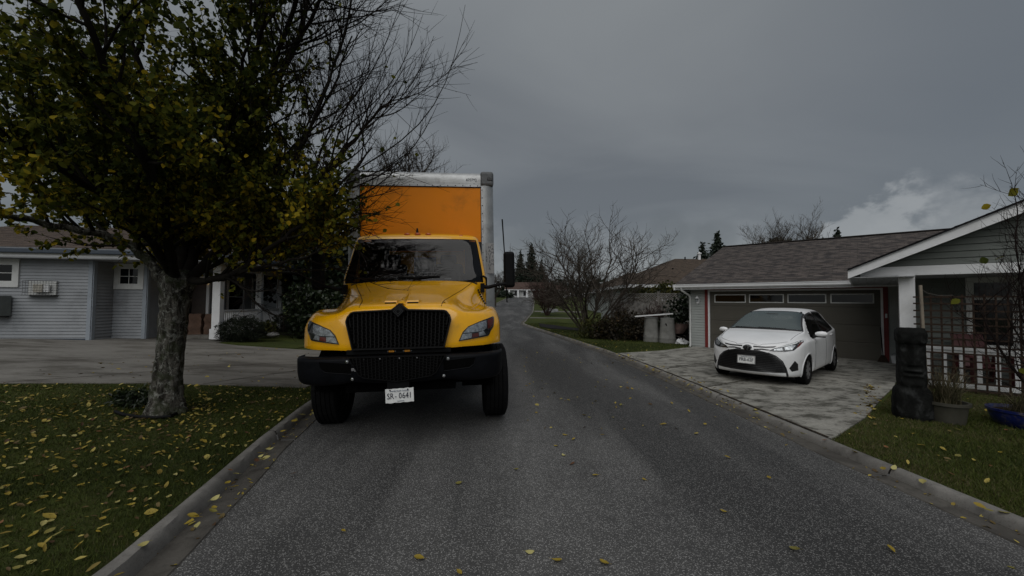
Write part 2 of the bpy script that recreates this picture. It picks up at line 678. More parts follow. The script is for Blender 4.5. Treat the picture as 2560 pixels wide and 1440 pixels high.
M = {}
def ground_mats():
    # grass soil sheet
    m, t, bs = newmat('lawn')
    co = obj_coord(t)
    n1 = t.noise(co, 0.55, 5, 0.6)
    n2 = t.noise(co, 7.0, 5, 0.7)
    n3 = t.noise(co, 60.0, 3, 0.7)
    c = t.mix(t.smooth(n1, 0.35, 0.65), (0.030, 0.042, 0.012), (0.050, 0.064, 0.014))
    c = t.mix(t.math('MULTIPLY', t.smooth(n2, 0.45, 0.7), 0.6), c, (0.045, 0.036, 0.018))
    c = t.mix(t.math('MULTIPLY', t.smooth(n3, 0.45, 0.75), 0.5), c, (0.065, 0.075, 0.022))
    t.put(bs.inputs['Base Color'], c)
    bs.inputs['Roughness'].default_value = 0.95
    bs.inputs['Specular IOR Level'].default_value = 0.1
    bump(t, bs, t.math('ADD', n3, t.math('MULTIPLY', n2, 1.5)), 0.6, 0.03)
    M['lawn'] = m
    # asphalt: dark binder, pale stone chips, worn bands along the wheel tracks
    m, t, bs = newmat('asphalt')
    co = obj_coord(t)
    geo = t.node('ShaderNodeSeparateXYZ')
    t.l.new(co, geo.inputs[0])
    cell = t.voronoi(co, 106.0, 'Color')
    sp = t.node('ShaderNodeSeparateColor')
    t.l.new(cell, sp.inputs[0])
    dist = t.voronoi(co, 106.0)
    chip = t.math('MULTIPLY', t.smooth(sp.outputs[0], 0.30, 0.95), t.math('SUBTRACT', 1.0, t.smooth(dist, 0.25, 0.6)))
    n1 = t.noise(t.mapping(co, (1.1, 0.16, 1), (0, 0, 0.1)), 0.9, 4, 0.55, 0.3)
    n2 = t.noise(co, 2.6, 5, 0.6)
    n3 = t.noise(co, 55.0, 3, 0.8)
    u = t.math('ADD', geo.outputs[0], t.math('MULTIPLY', geo.outputs[1], 0.115))
    # worn pale lane down the middle and near the right
    tr = t.math('SUBTRACT', 1.0, t.smooth(t.math('ABSOLUTE', t.math('SUBTRACT', u, 0.72)), 0.15, 1.25))
    wear = t.math('ADD', t.math('MULTIPLY', tr, 0.55), t.math('MULTIPLY', t.smooth(n1, 0.42, 0.68), 0.55))
    wear = t.math('MULTIPLY', wear, t.ramp(n2, 0.3, 0.7, 0.75, 1.2))
    base = t.mix(wear, (0.027, 0.0269, 0.0268), (0.104, 0.1025, 0.100))
    c = t.mix(t.math('MULTIPLY', chip, t.math('ADD', 0.55, t.math('MULTIPLY', wear, 0.45))), base, (0.37, 0.365, 0.355))
    c = t.mix(t.math('MULTIPLY', t.smooth(n3, 0.5, 0.75), 0.5), c, (0.012, 0.012, 0.012))
    # mossy verge at the far right
    t.put(bs.inputs['Base Color'], c)
    t.put(bs.inputs['Roughness'], t.ramp(sp.outputs[1], 0, 1, 0.65, 0.95))
    bs.inputs['Specular IOR Level'].default_value = 0.35
    bump(t, bs, t.math('SUBTRACT', t.math('MULTIPLY', n3, 0.8), dist), 0.55, 0.006)
    M['asphalt'] = m
    # concretes
    def conc(name, a, b, dark, damt, sc=1.0, stretch=(1, 1, 1), rot=0.0, fine=0.5, thr=(0.46, 0.66)):
        m, t, bs = newmat(name)
        co = obj_coord(t)
        cs = t.mapping(co, stretch, (0, 0, rot))
        n1 = t.noise(cs, 1.3 * sc, 6, 0.62, 0.4)
        n2 = t.noise(cs, 5.0 * sc, 6, 0.7, 0.3)
        n3 = t.noise(co, 70, 4, 0.75)
        c = t.mix(t.smooth(n2, 0.35, 0.65), a, b)
        st = t.math('MULTIPLY', t.smooth(t.math('ADD', t.math('MULTIPLY', n1, 0.55), t.math('MULTIPLY', n2, 0.45)), thr[0], thr[1]), damt)
        c = t.mix(st, c, dark)
        c = t.mix(t.math('MULTIPLY', t.smooth(n3, 0.5, 0.8), fine), c, dark)
        t.put(bs.inputs['Base Color'], c)
        bs.inputs['Roughness'].default_value = 0.85
        bs.inputs['Specular IOR Level'].default_value = 0.25
        bump(t, bs, n3, 0.25, 0.006)
        M[name] = m
    conc('gutter_concrete', (0.055, 0.051, 0.045), (0.105, 0.098, 0.087), (0.020, 0.018, 0.016), 0.85)
    conc('kerb_concrete', (0.145, 0.139, 0.128), (0.220, 0.211, 0.196), (0.045, 0.041, 0.037), 0.75, fine=.8)
    conc('drive_concrete', (0.140, 0.133, 0.120), (0.200, 0.192, 0.174), (0.050, 0.044, 0.036), 0.78, 0.8, (0.45, 1.4, 1), -0.1, .6, (.45, .6))
    conc('mossy_concrete', (0.215, 0.209, 0.186), (0.330, 0.322, 0.290), (0.036, 0.034, 0.026), 0.92, 2.3, (0.85, 1.35, 1), -0.72, 0.8, (0.44, 0.60))
    M['mulch'] = plain('mulch', (0.016, 0.015, 0.016), 0.95, var=0.5, scale=30, bumpy=0.6, bscale=70, spec=0.1)
    M['soil'] = plain('soil', (0.030, 0.022, 0.014), 0.95, var=0.5, scale=14, bumpy=0.8, bscale=40, spec=0.1)


ground_mats()


def ground():
    for sgn, fx, fz in ((-1, xl, zlat_l), (1, xr, zlat_r)):
        m = MB()
        m.grid([[(fx(y) + sgn * d, y, zr(y) + fz(d) - (0.03 if d == 0.32 else 0.0)) for d in DL] for y in YS])
        tag(m.build('ground', M['lawn'], smooth=60), kind='structure')
    m = MB()
    m.grid([[(lerp(xl(y), xr(y), k / 6), y, zr(y) + 0.025 * (1 - (k / 3 - 1) ** 2)) for k in range(7)] for y in YS])
    tag(m.build('road', M['asphalt'], smooth=60), kind='structure')
    # gutter pan and rolled kerb, cast in slabs with joints
    for sgn, fx, hk in ((-1, xl, 0.115), (1, xr, 0.085)):
        gm, km = MB(), MB()
        step = 3.05
        y0 = -9.0 + (1.6 if sgn < 0 else 0.75)
        segs = []
        while y0 < 118:
            segs.append((y0, y0 + step - 0.018))
            y0 += step
        for a, b in segs:
            n = 40 if a < 12 else (9 if a < 40 else 3)
            ys = [lerp(a, b, i / n) for i in range(n + 1)]
            if a < 31 < b: ys = sorted(ys + [30.3, 31.2])
            rows = []
            for y in ys:
                z = zr(y); x = fx(y)
                w = 0.008 * math.sin(y * 2.3) + 0.006 * math.sin(y * 5.1 + 1)
                rows.append([(x - sgn * 0.03 + w, y, z - 0.03), (x + w, y, z + 0.010), (x + sgn * 0.1050, y, z + 0.004), (x + sgn * 0.1965, y, z + 0.006)])
            gm.grid(rows)
            rows = []
            for y in ys:
                z = zr(y); x = fx(y); j = 0.003 * math.sin(y * 3.7 + a) + rng.uniform(-.004, .004)
                rows.append([(x + sgn * 0.1913, y, z - 0.02), (x + sgn * 0.1965, y, z + 0.012), (x + sgn * 0.2137, y, z + hk * 0.62), (x + sgn * (0.236 + j), y, z + hk * 0.93),
                             (x + sgn * 0.2700, y, z + hk + j), (x + sgn * 0.3038, y, z + hk), (x + sgn * 0.3225, y, z + hk * 0.8), (x + sgn * 0.3262, y, z - 0.03)])
            km.grid(rows)
        tag(gm.build('gutter', M['gutter_concrete'], smooth=50), kind='structure')
        tag(km.build('kerb', M['kerb_concrete'], smooth=50), kind='structure')


def sheet(name, poly, dz, mat, res=0.5, jag=0.0, kind='structure', thick=0.0):
    """surface sheet following the terrain, outline in plan"""
    out = []
    n = len(poly)
    for i in range(n):
        a, b = Vector(poly[i]), Vector(poly[(i + 1) % n])
        k = max(1, int((b - a).length / res))
        for q in range(k):
            p = a.lerp(b, q / k)
            if jag:
                p = p + Vector((rng.uniform(-jag, jag), rng.uniform(-jag, jag)))
            out.append(p)
    n = len(out)
    xs = [p.x for p in out]; ys = [p.y for p in out]

    def inside(q):
        c = False
        for i in range(n):
            a, b = out[i], out[i - 1]
            if (a.y > q.y) != (b.y > q.y) and q.x < (b.x - a.x) * (q.y - a.y) / (b.y - a.y) + a.x:
                c = not c
        return c
    pts = list(out)
    x = min(xs)
    while x < max(xs):
        y = min(ys)
        while y < max(ys):
            q = Vector((x, y))
            if inside(q) and min((q - o).length_squared for o in out) > (res * 0.4) ** 2:
                pts.append(q)
            y += res
        x += res
    r = delaunay_2d_cdt(pts, [], [list(range(n))], 1, 1e-6)
    m = MB()
    k = len(r[0])
    m.v = [(q.x, q.y, terrain(q.x, q.y) + dz) for q in r[0]] + [(q.x, q.y, terrain(q.x, q.y) - 0.05) for q in r[0]]
    m.f = [list(f) for f in r[2]]
    cnt = {}
    for f in r[2]:
        for i in range(len(f)):
            e = (f[i], f[(i + 1) % len(f)])
            cnt.setdefault(tuple(sorted(e)), []).append(e)
    for e in cnt.values():
        if len(e) == 1:
            a, b = e[0]
            m.f.append([b, a, k + a, k + b])
    m.mi = [0] * len(m.f)
    o = m.build(name, mat, smooth=40)
    if kind:
        tag(o, kind=kind)
    return o


ground()
# left driveway, cast in bays with open joints running towards the house
LDR = [(-3.60, 7.05), (-6.1, 6.95), (-8.3, 6.5), (-16, 6.0), (-24, 5.4), (-24, 12.4), (-12.9, 12.6), (-12.0, 15.4), (-9.3, 15.4), (-9.4, 12.75), (-8.4, 12.35), (-6.5, 12.0), (-3.78, 11.6)]
tag(sheet('driveway', LDR, 0.014, M['drive_concrete'], 0.5), kind='structure')
# right driveway down to the garage
e1 = Vector((-0.751, 0.661)).normalized()      # along the right-hand house front, towards the left of the picture
nn = Vector((-0.661, -0.751)).normalized()     # out of that front, towards the street
GR = Vector((10.91, 11.84))                    # right foot of the garage door
def gp(a, n, z=None):
    p = GR + e1 * a + nn * n
    return (p.x, p.y) if z is None else (p.x, p.y, z)


RDR = [(xr(4.75) + 0.335, 4.75), (xr(7) + 0.335, 7), (xr(10) + 0.335, 10), (xr(12.7) + 0.335, 12.7), (5.0, 13.6), gp(5.35, 1.0), gp(5.2, -0.05), gp(-0.9, -0.05), gp(-0.75, 2.6), (8.1, 8.5), (7.7, 8.1), (6.29, 6.87), (5.05, 5.75)]
tag(sheet('driveway', RDR, 0.016, M['mossy_concrete'], 0.4), kind='structure')
gz = terrain(GR.x, GR.y)


def joint(pts, w=0.011, dz=0.02, mat=None, name='driveway_joint'):
    m = MB()
    rows = []
    P_ = []
    for a, b in zip(pts, pts[1:]):
        for k in range(12):
            P_.append(Vector(a).lerp(Vector(b), k / 12))
    P_.append(Vector(pts[-1]))
    for i, p in enumerate(P_):
        d = (P_[min(i + 1, len(P_) - 1)] - P_[max(0, i - 1)]).normalized()
        s = Vector((-d.y, d.x)) * (w * (0.7 + 0.5 * rng.random()))
        rows.append([(p.x - s.x, p.y - s.y, terrain(p.x, p.y) + dz), (p.x + s.x, p.y + s.y, terrain(p.x, p.y) + dz)])
    m.grid(rows)
    return tag(m.build(name, mat or M['soil']), kind='structure')


joint([(-8.25, 6.55), (-5.6, 9.4), (-3.85, 11.1)])
joint([(-5.35, 7.0), (-4.6, 8.5), (-3.75, 9.6)])
joint([(-14, 6.3), (-8.9, 9.2), (-6.9, 10.9)])
joint([(xr(7.6) + .35, 7.6), (5.6, 8.9), gp(3.0, 2.6)], 0.011, 0.022)
joint([(xr(9.6) + .35, 9.6), (5.2, 10.9), (7.4, 12.9)], 0.011, 0.022)
joint([(xr(y) + .338, y) for y in (4.8, 6, 8, 10, 12.6)], 0.016, 0.021)
# beds
tag(sheet('garden_bed', [(-9.3, 12.85), (-8.4, 12.5), (-6.5, 12.15), (-6.5, 16.5), (-9.2, 18.5), (-9.45, 15)], 0.02, M['lawn'], 0.5, 0.03), kind='structure')
tag(sheet('mulch_bed', [(1.9, 26.2), (2.6, 24.3), (4.6, 22.6), (4.2, 25.0), (3.0, 28), (2.1, 30)], 0.04, M['mulch'], 0.5, 0.1), kind='structure')
tag(sheet('path', [(xr(36.5) + .45, 36.5), (6.5, 36.7), (6.5, 37.6), (xr(37.4) + .45, 37.4)], 0.03, M['drive_concrete'], 0.8), kind='structure')
tag(sheet('path', [(xr(48) + .45, 47.5), (8.5, 47.7), (8.5, 49.5), (xr(49) + .45, 49.3)], 0.03, M['drive_concrete'], 0.8), kind='structure')
# ------------------------------------------------------------------ materials for vehicles
def paint(name, col, rough=0.28, coat=0.6, flake=0.03, dirt=None, damt=0.15):
    m, t, bs = newmat(name)
    co = obj_coord(t)
    n = t.noise(co, 3.0, 5, 0.6)
    c = t.mix(1.0, col, t.ramp(n, 0.3, 0.7, 0.93, 1.05), 'MULTIPLY')
    if dirt:
        d = t.smooth(t.noise(co, 5.0, 7, 0.7, 0.5), 0.48, 0.75)
        c = t.mix(t.math('MULTIPLY', d, damt), c, dirt)
    t.put(bs.inputs['Base Color'], c)
    bs.inputs['Roughness'].default_value = rough
    bs.inputs['Coat Weight'].default_value = coat
    bs.inputs['Coat Roughness'].default_value = 0.07
    bump(t, bs, t.noise(co, 2.2, 2), 0.02, 0.02)
    return m


M['yellow'] = paint('yellow_paint', (0.87, 0.425, 0.002), 0.22, 0.8, dirt=(0.40, 0.22, 0.03), damt=0.38)
M['orange'] = plain('orange_panel', (0.76, 0.235, 0.001), 0.55, spec=.25, var=0.05, scale=1.2, dirt=(0.25, 0.09, 0.01), dirt_amt=0.45, dirt_scale=1.3)
M['alu'] = plain('brushed_aluminium', (0.42, 0.43, 0.43), 0.42, 0.55, var=0.12, scale=5, dirt=(0.16, 0.155, 0.15), dirt_amt=0.5, dirt_scale=4)
M['alu_dark'] = plain('grey_casting', (0.11, 0.115, 0.12), 0.6, 0.2, var=0.2, scale=9)
M['blk'] = plain('black_plastic', (0.005, 0.0053, 0.006), 0.55, var=0.3, scale=12, spec=0.1)
M['blk_bumper'] = plain('bumper_plastic', (0.0045, 0.005, 0.0065), 0.5, var=0.3, scale=8, spec=0.1)
M['blk_grille'] = plain('grille_plastic', (0.005, 0.005, 0.0052), 0.55, var=0.2, scale=9, spec=0.14)
M['void'] = plain('dark_cavity', (0.002, 0.002, 0.002), 0.95, spec=0.05)
M['rubber'] = plain('tyre_rubber', (0.0055, 0.0055, 0.0058), 0.85, var=0.3, scale=20, spec=0.12, dirt=(0.02, 0.019, 0.018), dirt_amt=0.25, dirt_scale=8)
M['steel'] = plain('wheel_steel', (0.20, 0.20, 0.205), 0.5, 0.4, var=0.2)
M['chrome'] = plain('chrome', (0.75, 0.76, 0.77), 0.12, 1.0, var=0.05)
M['glass'] = glass('window_glass', trans=0.62)
M['windscreen'] = glass('windscreen_glass', trans=0.36, ior=1.42)
M['lens'] = glass('lamp_lens', trans=0.9)
M['reflector'] = plain('lamp_reflector', (0.62, 0.63, 0.64), 0.28, 0.75, var=0.5, scale=25)
M['lamp_black'] = plain('lamp_housing', (0.020, 0.021, 0.023), 0.35, var=0.2)
M['amber'] = plain('amber_lens', (0.50, 0.085, 0.004), 0.25, var=0.15, coat=0.5)
M['amber_bright'] = plain('amber_clear', (0.75, 0.30, 0.02), 0.25, var=0.15, coat=0.5)
M['red_lens'] = plain('red_lens', (0.20, 0.030, 0.018), 0.25, var=0.2, coat=0.5)
M['plate'] = plain('plate_white', (0.70, 0.71, 0.70), 0.5, var=0.06, dirt=(0.4, 0.39, 0.36), dirt_amt=0.4, dirt_scale=14)
M['ink'] = plain('plate_ink', (0.012, 0.014, 0.03), 0.6)
M['ink_faint'] = plain('plate_print', (0.16, 0.19, 0.25), 0.6)
M['seat'] = plain('seat_fabric', (0.018, 0.019, 0.021), 0.9, var=0.2)
M['dash'] = plain('dashboard', (0.030, 0.032, 0.034), 0.7)


def mirror_rows(rows):
    """half rows centre->outer become full rows left->right"""
    return [[(-p[0], p[1], p[2]) for p in r[:0:-1]] + [tuple(p) for p in r] for r in rows]


def refine(ctrl, nu, nv, us=None, vs=None):
    """smooth dense grid through a control grid"""
    m, n = len(ctrl), len(ctrl[0])
    us = us or list(range(m)); vs = vs or list(range(n))
    cols = []
    dense_u = [lerp(us[0], us[-1], i / (nu - 1)) for i in range(nu)]
    dense_v = [lerp(vs[0], vs[-1], j / (nv - 1)) for j in range(nv)]
    tmp = []
    for r in ctrl:
        xs = [[p[k] for p in r] for k in range(3)]
        tmp.append([[cr(vs, xs[k], v) for k in range(3)] for v in dense_v])
    out = []
    for u in dense_u:
        row = []
        for j in range(nv):
            row.append(tuple(cr(us, [tmp[i][j][k] for i in range(m)], u) for k in range(3)))
        out.append(row)
    return out


def wheel(root, x, y, r, w, rim_r, sgn, rim_mat, spokes=0, name='wheel'):
    """tyre with tread grooves and a dished rim, axis along X; sgn = outer side"""
    t = MB()
    h = w / 2
    prof = [(rim_r, -h * .8), (rim_r + .02, -h), (r * .88, -h), (r * .97, -h * .86)]
    ng = 5
    for i in range(ng):
        a = lerp(-h * .84, h * .84, i / ng); b = lerp(-h * .84, h * .84, (i + 1) / ng)
        g = (b - a) * .13
        prof += [(r - .012, a), (r, a + g), (r, b - g)]
    prof += [(r - .012, h * .84), (r * .97, h * .86), (r * .88, h), (rim_r + .02, h), (rim_r, h * .8)]
    t.lathe(prof, 48, (0, 0, 0), 'X')
    o = bpy.data.objects.new(name, None)
    COL.objects.link(o)
    o.parent = root
    o.location = (x, y, r)
    o.empty_display_size = .2
    t.build('tyre', M['rubber'], o, smooth=35)
    rm = MB()
    s = sgn
    rm.lathe([(rim_r, -h * .8 * s), (rim_r * .97, h * .82 * s), (rim_r * .86, h * .62 * s), (rim_r * .8, h * .25 * s), (rim_r * .45, h * .35 * s), (rim_r * .3, h * .8 * s), (.001, h * .85 * s)], 36, (0, 0, 0), 'X')
    for k in range(spokes):
        a = 2 * math.pi * k / spokes
        c = Vector((h * .72 * s, math.cos(a) * rim_r * .58, math.sin(a) * rim_r * .58))
        rm.bar(c * 1 - Vector((0, math.cos(a), math.sin(a))) * rim_r * .36, c + Vector((0, math.cos(a), math.sin(a))) * rim_r * .33, rim_r * .3, .02, (1, 0, 0))
    rm.build('rim', rim_mat, o, smooth=40)
    return o


def plate_part(root, txt, loc, rot, name='licence_plate', wavy=0.004):
    """bent metal plate with raised characters, 305 x 152 mm"""
    m = MB()
    rows = []
    n = 14
    for k in (0, 1):
        pass
    top, bot = [], []
    for i in range(n + 1):
        x = lerp(-.152, .152, i / n)
        y = wavy * math.sin(i * 1.3)
        top.append((x, y, .076 + wavy * .6 * math.sin(i * 1.9))); bot.append((x, y, -.076 + wavy * .8 * math.sin(i * 1.5 + 1)))
    m.grid([bot, [(p[0], p[1] - .001, 0) for p in top], top])
    m.grid([[(p[0], p[1] + .004, p[2]) for p in r] for r in (top, bot)])
    m.grid([bot, [(p[0], p[1] + .004, p[2]) for p in bot]])
    m.grid([top, [(p[0], p[1] + .004, p[2]) for p in top]])
    o = m.build(name, M['plate'], root, smooth=40)
    o.location = loc
    o.rotation_euler = rot
    rx = Matrix.Rotation(R(90), 4, 'X')
    def put(s, size, x, z, mat, nm, sx=1.0):
        t = text_mb(s, size, 0.0015)
        xform(t, Matrix.Translation((x, -.0065, z)) @ rx @ Matrix.Diagonal((sx, 1, 1, 1)))
        t.build(nm, mat, o)
    return o, put


# ------------------------------------------------------------------ box truck
HWID = 1.035
truck = thing('box_truck', 'yellow box truck with black grille and orange cargo box parked against the left kerb', 'truck', (-1.235, 4.47, 0.012))
truck.rotation_euler = (0, R(-1.5), R(6.9))
HX = [0, .2, .4, .58, .75, .92, 1.06, 1.15, 1.185]
def hrow(xs, ys, zs): return list(zip([x * lerp(1, HWID, min(1, x / 1.0)) for x in xs], ys, zs))
hood_c = [
    hrow(HX, [.14, .14, .145, .155, .20, .28, .41, .56, .95], [1.09, 1.09, 1.09, 1.095, 1.10, 1.10, 1.105, 1.11, 1.12]),
    hrow(HX, [.135, .135, .14, .15, .195, .275, .40, .555, .95], [1.13, 1.13, 1.13, 1.135, 1.14, 1.14, 1.145, 1.15, 1.16]),
    hrow(HX, [.15, .15, .155, .165, .21, .29, .42, .575, .96], [1.34, 1.34, 1.34, 1.34, 1.335, 1.33, 1.325, 1.32, 1.30]),
    hrow([0, .2, .4, .58, .75, .92, 1.05, 1.135, 1.18], [.185, .185, .19, .205, .26, .36, .50, .67, .99], [1.53, 1.53, 1.525, 1.51, 1.485, 1.47, 1.46, 1.44, 1.39]),
    hrow([0, .2, .4, .575, .73, .89, 1.03, 1.11, 1.17], [.245, .245, .25, .28, .37, .47, .62, .80, 1.03], [1.595, 1.595, 1.592, 1.58, 1.525, 1.512, 1.53, 1.518, 1.44]),
    hrow([0, .2, .41, .59, .71, .87, 1.01, 1.10, 1.165], [.70, .70, .70, .71, .74, .80, .88, .96, 1.08], [1.70, 1.70, 1.697, 1.68, 1.585, 1.527, 1.562, 1.545, 1.45]),
    hrow([0, .22, .46, .68, .80, .88, 1.0, 1.09, 1.15], [1.18, 1.18, 1.18, 1.18, 1.18, 1.18, 1.18, 1.18, 1.18], [1.83, 1.83, 1.822, 1.795, 1.73, 1.60, 1.555, 1.53, 1.42]),
    hrow([0, .24, .52, .78, .90, .965, 1.03, 1.075, 1.12], [1.60, 1.60, 1.61, 1.63, 1.64, 1.65, 1.66, 1.66, 1.66], [1.955, 1.955, 1.95, 1.93, 1.895, 1.79, 1.62, 1.52, 1.36]),
]
hood_rows = mirror_rows(refine(hood_c, 44, 36))
hm = MB().grid(hood_rows)
# inner lip so the shell has thickness along the bottom edge and wheel side
hm.grid([hood_rows[0], [(p[0] * .97, p[1] + .06, p[2] + .01) for p in hood_rows[0]]])
hood = hm.build('hood', M['yellow'], truck, smooth=50)
hood_bvh = BVHTree.FromPolygons(hm.v, hm.f)
def hood_top(x, y):
    h = hood_bvh.ray_cast(Vector((x, y, 5)), Vector((0, 0, -1)))
    return h[0].z
def hood_front(x, z):
    h = hood_bvh.ray_cast(Vector((x, -2, z)), Vector((0, 1, 0)))
    return h[0].y if h[0] else 0.2


# raised spine and two small scoops at the nose of the hood
sp = MB()
rows = []
for i in range(13):
    y = lerp(.235, 1.05, i / 12)
    w = lerp(.066, .006, i / 12); hgt = lerp(.034, .004, i / 12)
    rows.append([(-w, y, hood_top(-w, y) - .003), (-w * .35, y, hood_top(0, y) + hgt), (w * .35, y, hood_top(0, y) + hgt), (w, y, hood_top(w, y) - .003)])
sp.grid(rows)
sp.build('spine', M['yellow'], hood, smooth=40)
for sx in (-1, 1):
    a, b = sx * .055, sx * .205
    y0, y1 = .315, .46
    m = MB()
    z = lambda x, y: hood_top(x, y)
    f0 = [(a, y0, z(a, y0) - .01), (b, y0, z(b, y0) - .01), (b * .97, y0 + .008, z(b, y0) + .034), (a, y0 + .008, z(a, y0) + .034)]
    bk = [(a, y1, z(a, y1) - .006), (b * 1.1, y1, z(b, y1) - .006), (b * 1.1, y1, z(b, y1) - .002), (a, y1, z(a, y1) - .002)]
    m.add(f0 + bk, [(0, 1, 2, 3), (3, 2, 6, 7), (1, 5, 6, 2), (0, 3, 7, 4), (4, 7, 6, 5)])
    m.build('scoop', M['yellow'], hood, bevel=.004)
    sl = MB()
    xs = sorted((a + sx * .008, b - sx * .008))
    sl.add([(xs[0], y0 - .004, z(a, y0) - .004), (xs[1], y0 - .004, z(b, y0) - .004), (xs[1], y0 + .003, z(b, y0) + .016), (xs[0], y0 + .003, z(a, y0) + .016),
            (xs[0], y0 + .02, z(a, y0) - .004), (xs[1], y0 + .02, z(b, y0) - .004), (xs[1], y0 + .02, z(b, y0) + .016), (xs[0], y0 + .02, z(a, y0) + .016)],
           [(0, 1, 2, 3), (4, 7, 6, 5), (0, 4, 5, 1), (3, 2, 6, 7), (0, 3, 7, 4), (1, 5, 6, 2)])
    sl.build('scoop_slot', M['void'], hood)
    # panel seam from the cowl to the corner of the grille
    pts = []
    for i in range(25):
        t_ = i / 24
        y = lerp(1.62, .24, t_); x = sx * (cr([0, .25, .6, .85, 1], [.86, .74, .58, .49, .47], t_))
        pts.append((x, y, hood_top(x, y) + .0005))
    MB().tube(pts, .0045, 5).build('seam', M['void'], hood)
    # louvred vent on the flank behind the wheel arch
    vm = MB()
    for k in range(7):
        zc = 1.60 + k * .034
        q = hood_bvh.ray_cast(Vector((sx * 3, 1.53 + k * .008, zc)), Vector((-sx, 0, 0)))[0]
        vm.box((q.x, 1.53 + k * .008, zc), (.025, .13, .02), 0, 0, 0, 0)
    vm.build('vent', M['blk'], hood)
    # flowing crease on the shoulder
    pts = []
    for i in range(16):
        t_ = i / 15
        y = lerp(1.45, .62, t_); x = sx * lerp(1.0, .80, t_)
        pts.append((x, y, hood_top(x, y) - .006))
    MB().tube(pts, [lerp(.004, .016, math.sin(math.pi * i / 15)) for i in range(16)], 8).build('shoulder_crease', M['yellow'], hood, smooth=80)
# rivet/dings on the right shoulder
MB().lathe([(.012, 0), (.012, .006), (.001, .007)], 10, (.50, .36, hood_top(.50, .36))).build('bonnet_latch', M['blk'], hood)

# grille
GO = [(-.51, 1.10), (-.59, 1.42), (-.575, 1.475), (-.535, 1.525), (-.50, 1.537), (-.09, 1.553), (0, 1.618), (.09, 1.553), (.50, 1.537), (.535, 1.525), (.575, 1.475), (.59, 1.42), (.51, 1.10)]
def gy(z): return lerp(.085, .135, (z - 1.08) / .47)
def inset(poly, d):
    n = len(poly)
    out = []
    for i in range(n):
        a, b, c = Vector(poly[i - 1]), Vector(poly[i]), Vector(poly[(i + 1) % n])
        n1 = Vector((-(b - a).y, (b - a).x)).normalized(); n2 = Vector((-(c - b).y, (c - b).x)).normalized()
        k = (n1 + n2)
        k = k / max(.3, k.length_squared) * 2 if k.length > 1e-6 else n1
        out.append(tuple(b + k * d / 1.0 * .5 * 2 / 2 * 1.0))
    return out
def ring(poly, d, yf, yb):
    """frame band along a polygon; proud face at yf(z), back at yb(z)"""
    inn = inset(poly, d)
    n = len(poly)
    m = MB()
    rows = []
    for L, f in ((poly, yb), (poly, lambda z: yf(z) + .012), (inset(poly, d * .25), yf), (inset(poly, d * .75), yf), (inn, lambda z: yf(z) + .012), (inn, yb)):
        rows.append([(p[0], f(p[1]), p[1]) for p in L])
    m.grid(rows, close=True)
    return m, inn
GOc = GO[::-1]      # clockwise so inset goes inwards with our normal choice
def poly_area(p): return sum(p[i - 1][0] * p[i][1] - p[i][0] * p[i - 1][1] for i in range(len(p))) / 2
if poly_area(GOc) < 0: GOc = GOc[::-1]
grille_frame, gin = ring(GOc, .045, lambda z: gy(z) - .03, lambda z: gy(z) + .10)
grille = grille_frame.build('grille', M['blk_grille'], truck, smooth=40)
bk = MB()
tes = tessellate_polygon([[Vector((p[0], p[1], 0)) for p in gin]])
bk.add([(p[0], gy(p[1]) + .03, p[1]) for p in gin], tes)
bk.build('grille_backing', M['void'], grille)
def span_at(poly, x):
    zs = []
    n = len(poly)
    for i in range(n):
        a, b = poly[i - 1], poly[i]
        if (a[0] > x) != (b[0] > x):
            zs.append(a[1] + (b[1] - a[1]) * (x - a[0]) / (b[0] - a[0]))
    zs.sort()
    return (zs[0], zs[-1]) if len(zs) >= 2 else None
def mesh_bars(poly, pitch, y_of, nm, parent, mat, rowh=.034, wv=.011):
    m = MB()
    k = -16
    while k <= 16:
        x0 = k * pitch
        s = span_at(poly, x0)
        if s and s[1] - s[0] > .05:
            pts = []
            nseg = 12
            for i in range(nseg + 1):
                z = lerp(s[0], s[1], i / nseg)
                pts.append((x0 * (1 - .035 * (1 - i / nseg)) + (.004 if i % 2 else -.004), y_of(z), z))
            for a, b in zip(pts, pts[1:]):
                m.bar(a, b, wv, .02, (0, -1, 0))
        # short staggered links
        s2 = span_at(poly, x0 + pitch / 2)
        if s2:
            z = s2[0] + .02 + (rowh / 2 if k % 2 else 0)
            while z < s2[1] - .01:
                m.box((x0 + pitch / 2, y_of(z) + .006, z), (pitch, .012, .006))
                z += rowh
        k += 1
    m.build(nm, mat, parent)
mesh_bars(gin, .046, lambda z: gy(z) + .004, 'grille_mesh', grille, M['blk_grille'])
em = MB()
em.prism([(0, .045, 1.605), (-.072, .045, 1.53), (0, .045, 1.455), (.072, .045, 1.53)], (0, .08, 0))
emblem = em.build('emblem', M['blk'], grille, bevel=.008)
e2 = MB()
for s_ in ((.052, .055), (.030, .032)):
    q = [(0, .042, 1.53 + s_[1]), (-s_[0], .042, 1.53), (0, .042, 1.53 - s_[1]), (s_[0], .042, 1.53)]
    for a, b in zip(q, q[1:] + q[:1]):
        e2.bar(a, b, .005, .005, (0, -1, 0))
e2.build('emblem_outline', M['lamp_black'], emblem)
# amber marker strip below the grille
mb = MB().box((0, .14, 1.075), (1.16, .05, .05))
strip_ = mb.build('marker_strip', M['blk'], truck)
for x in (-.085, .09):
    MB().box((x, .108, 1.078), (.062, .02, .022)).build('marker_lamp', M['amber_bright'], strip_, bevel=.004)
    for q in (-.042, .042):
        MB().box((x + q, .110, 1.078), (.012, .012, .012)).build('marker_screw', M['steel'], strip_)

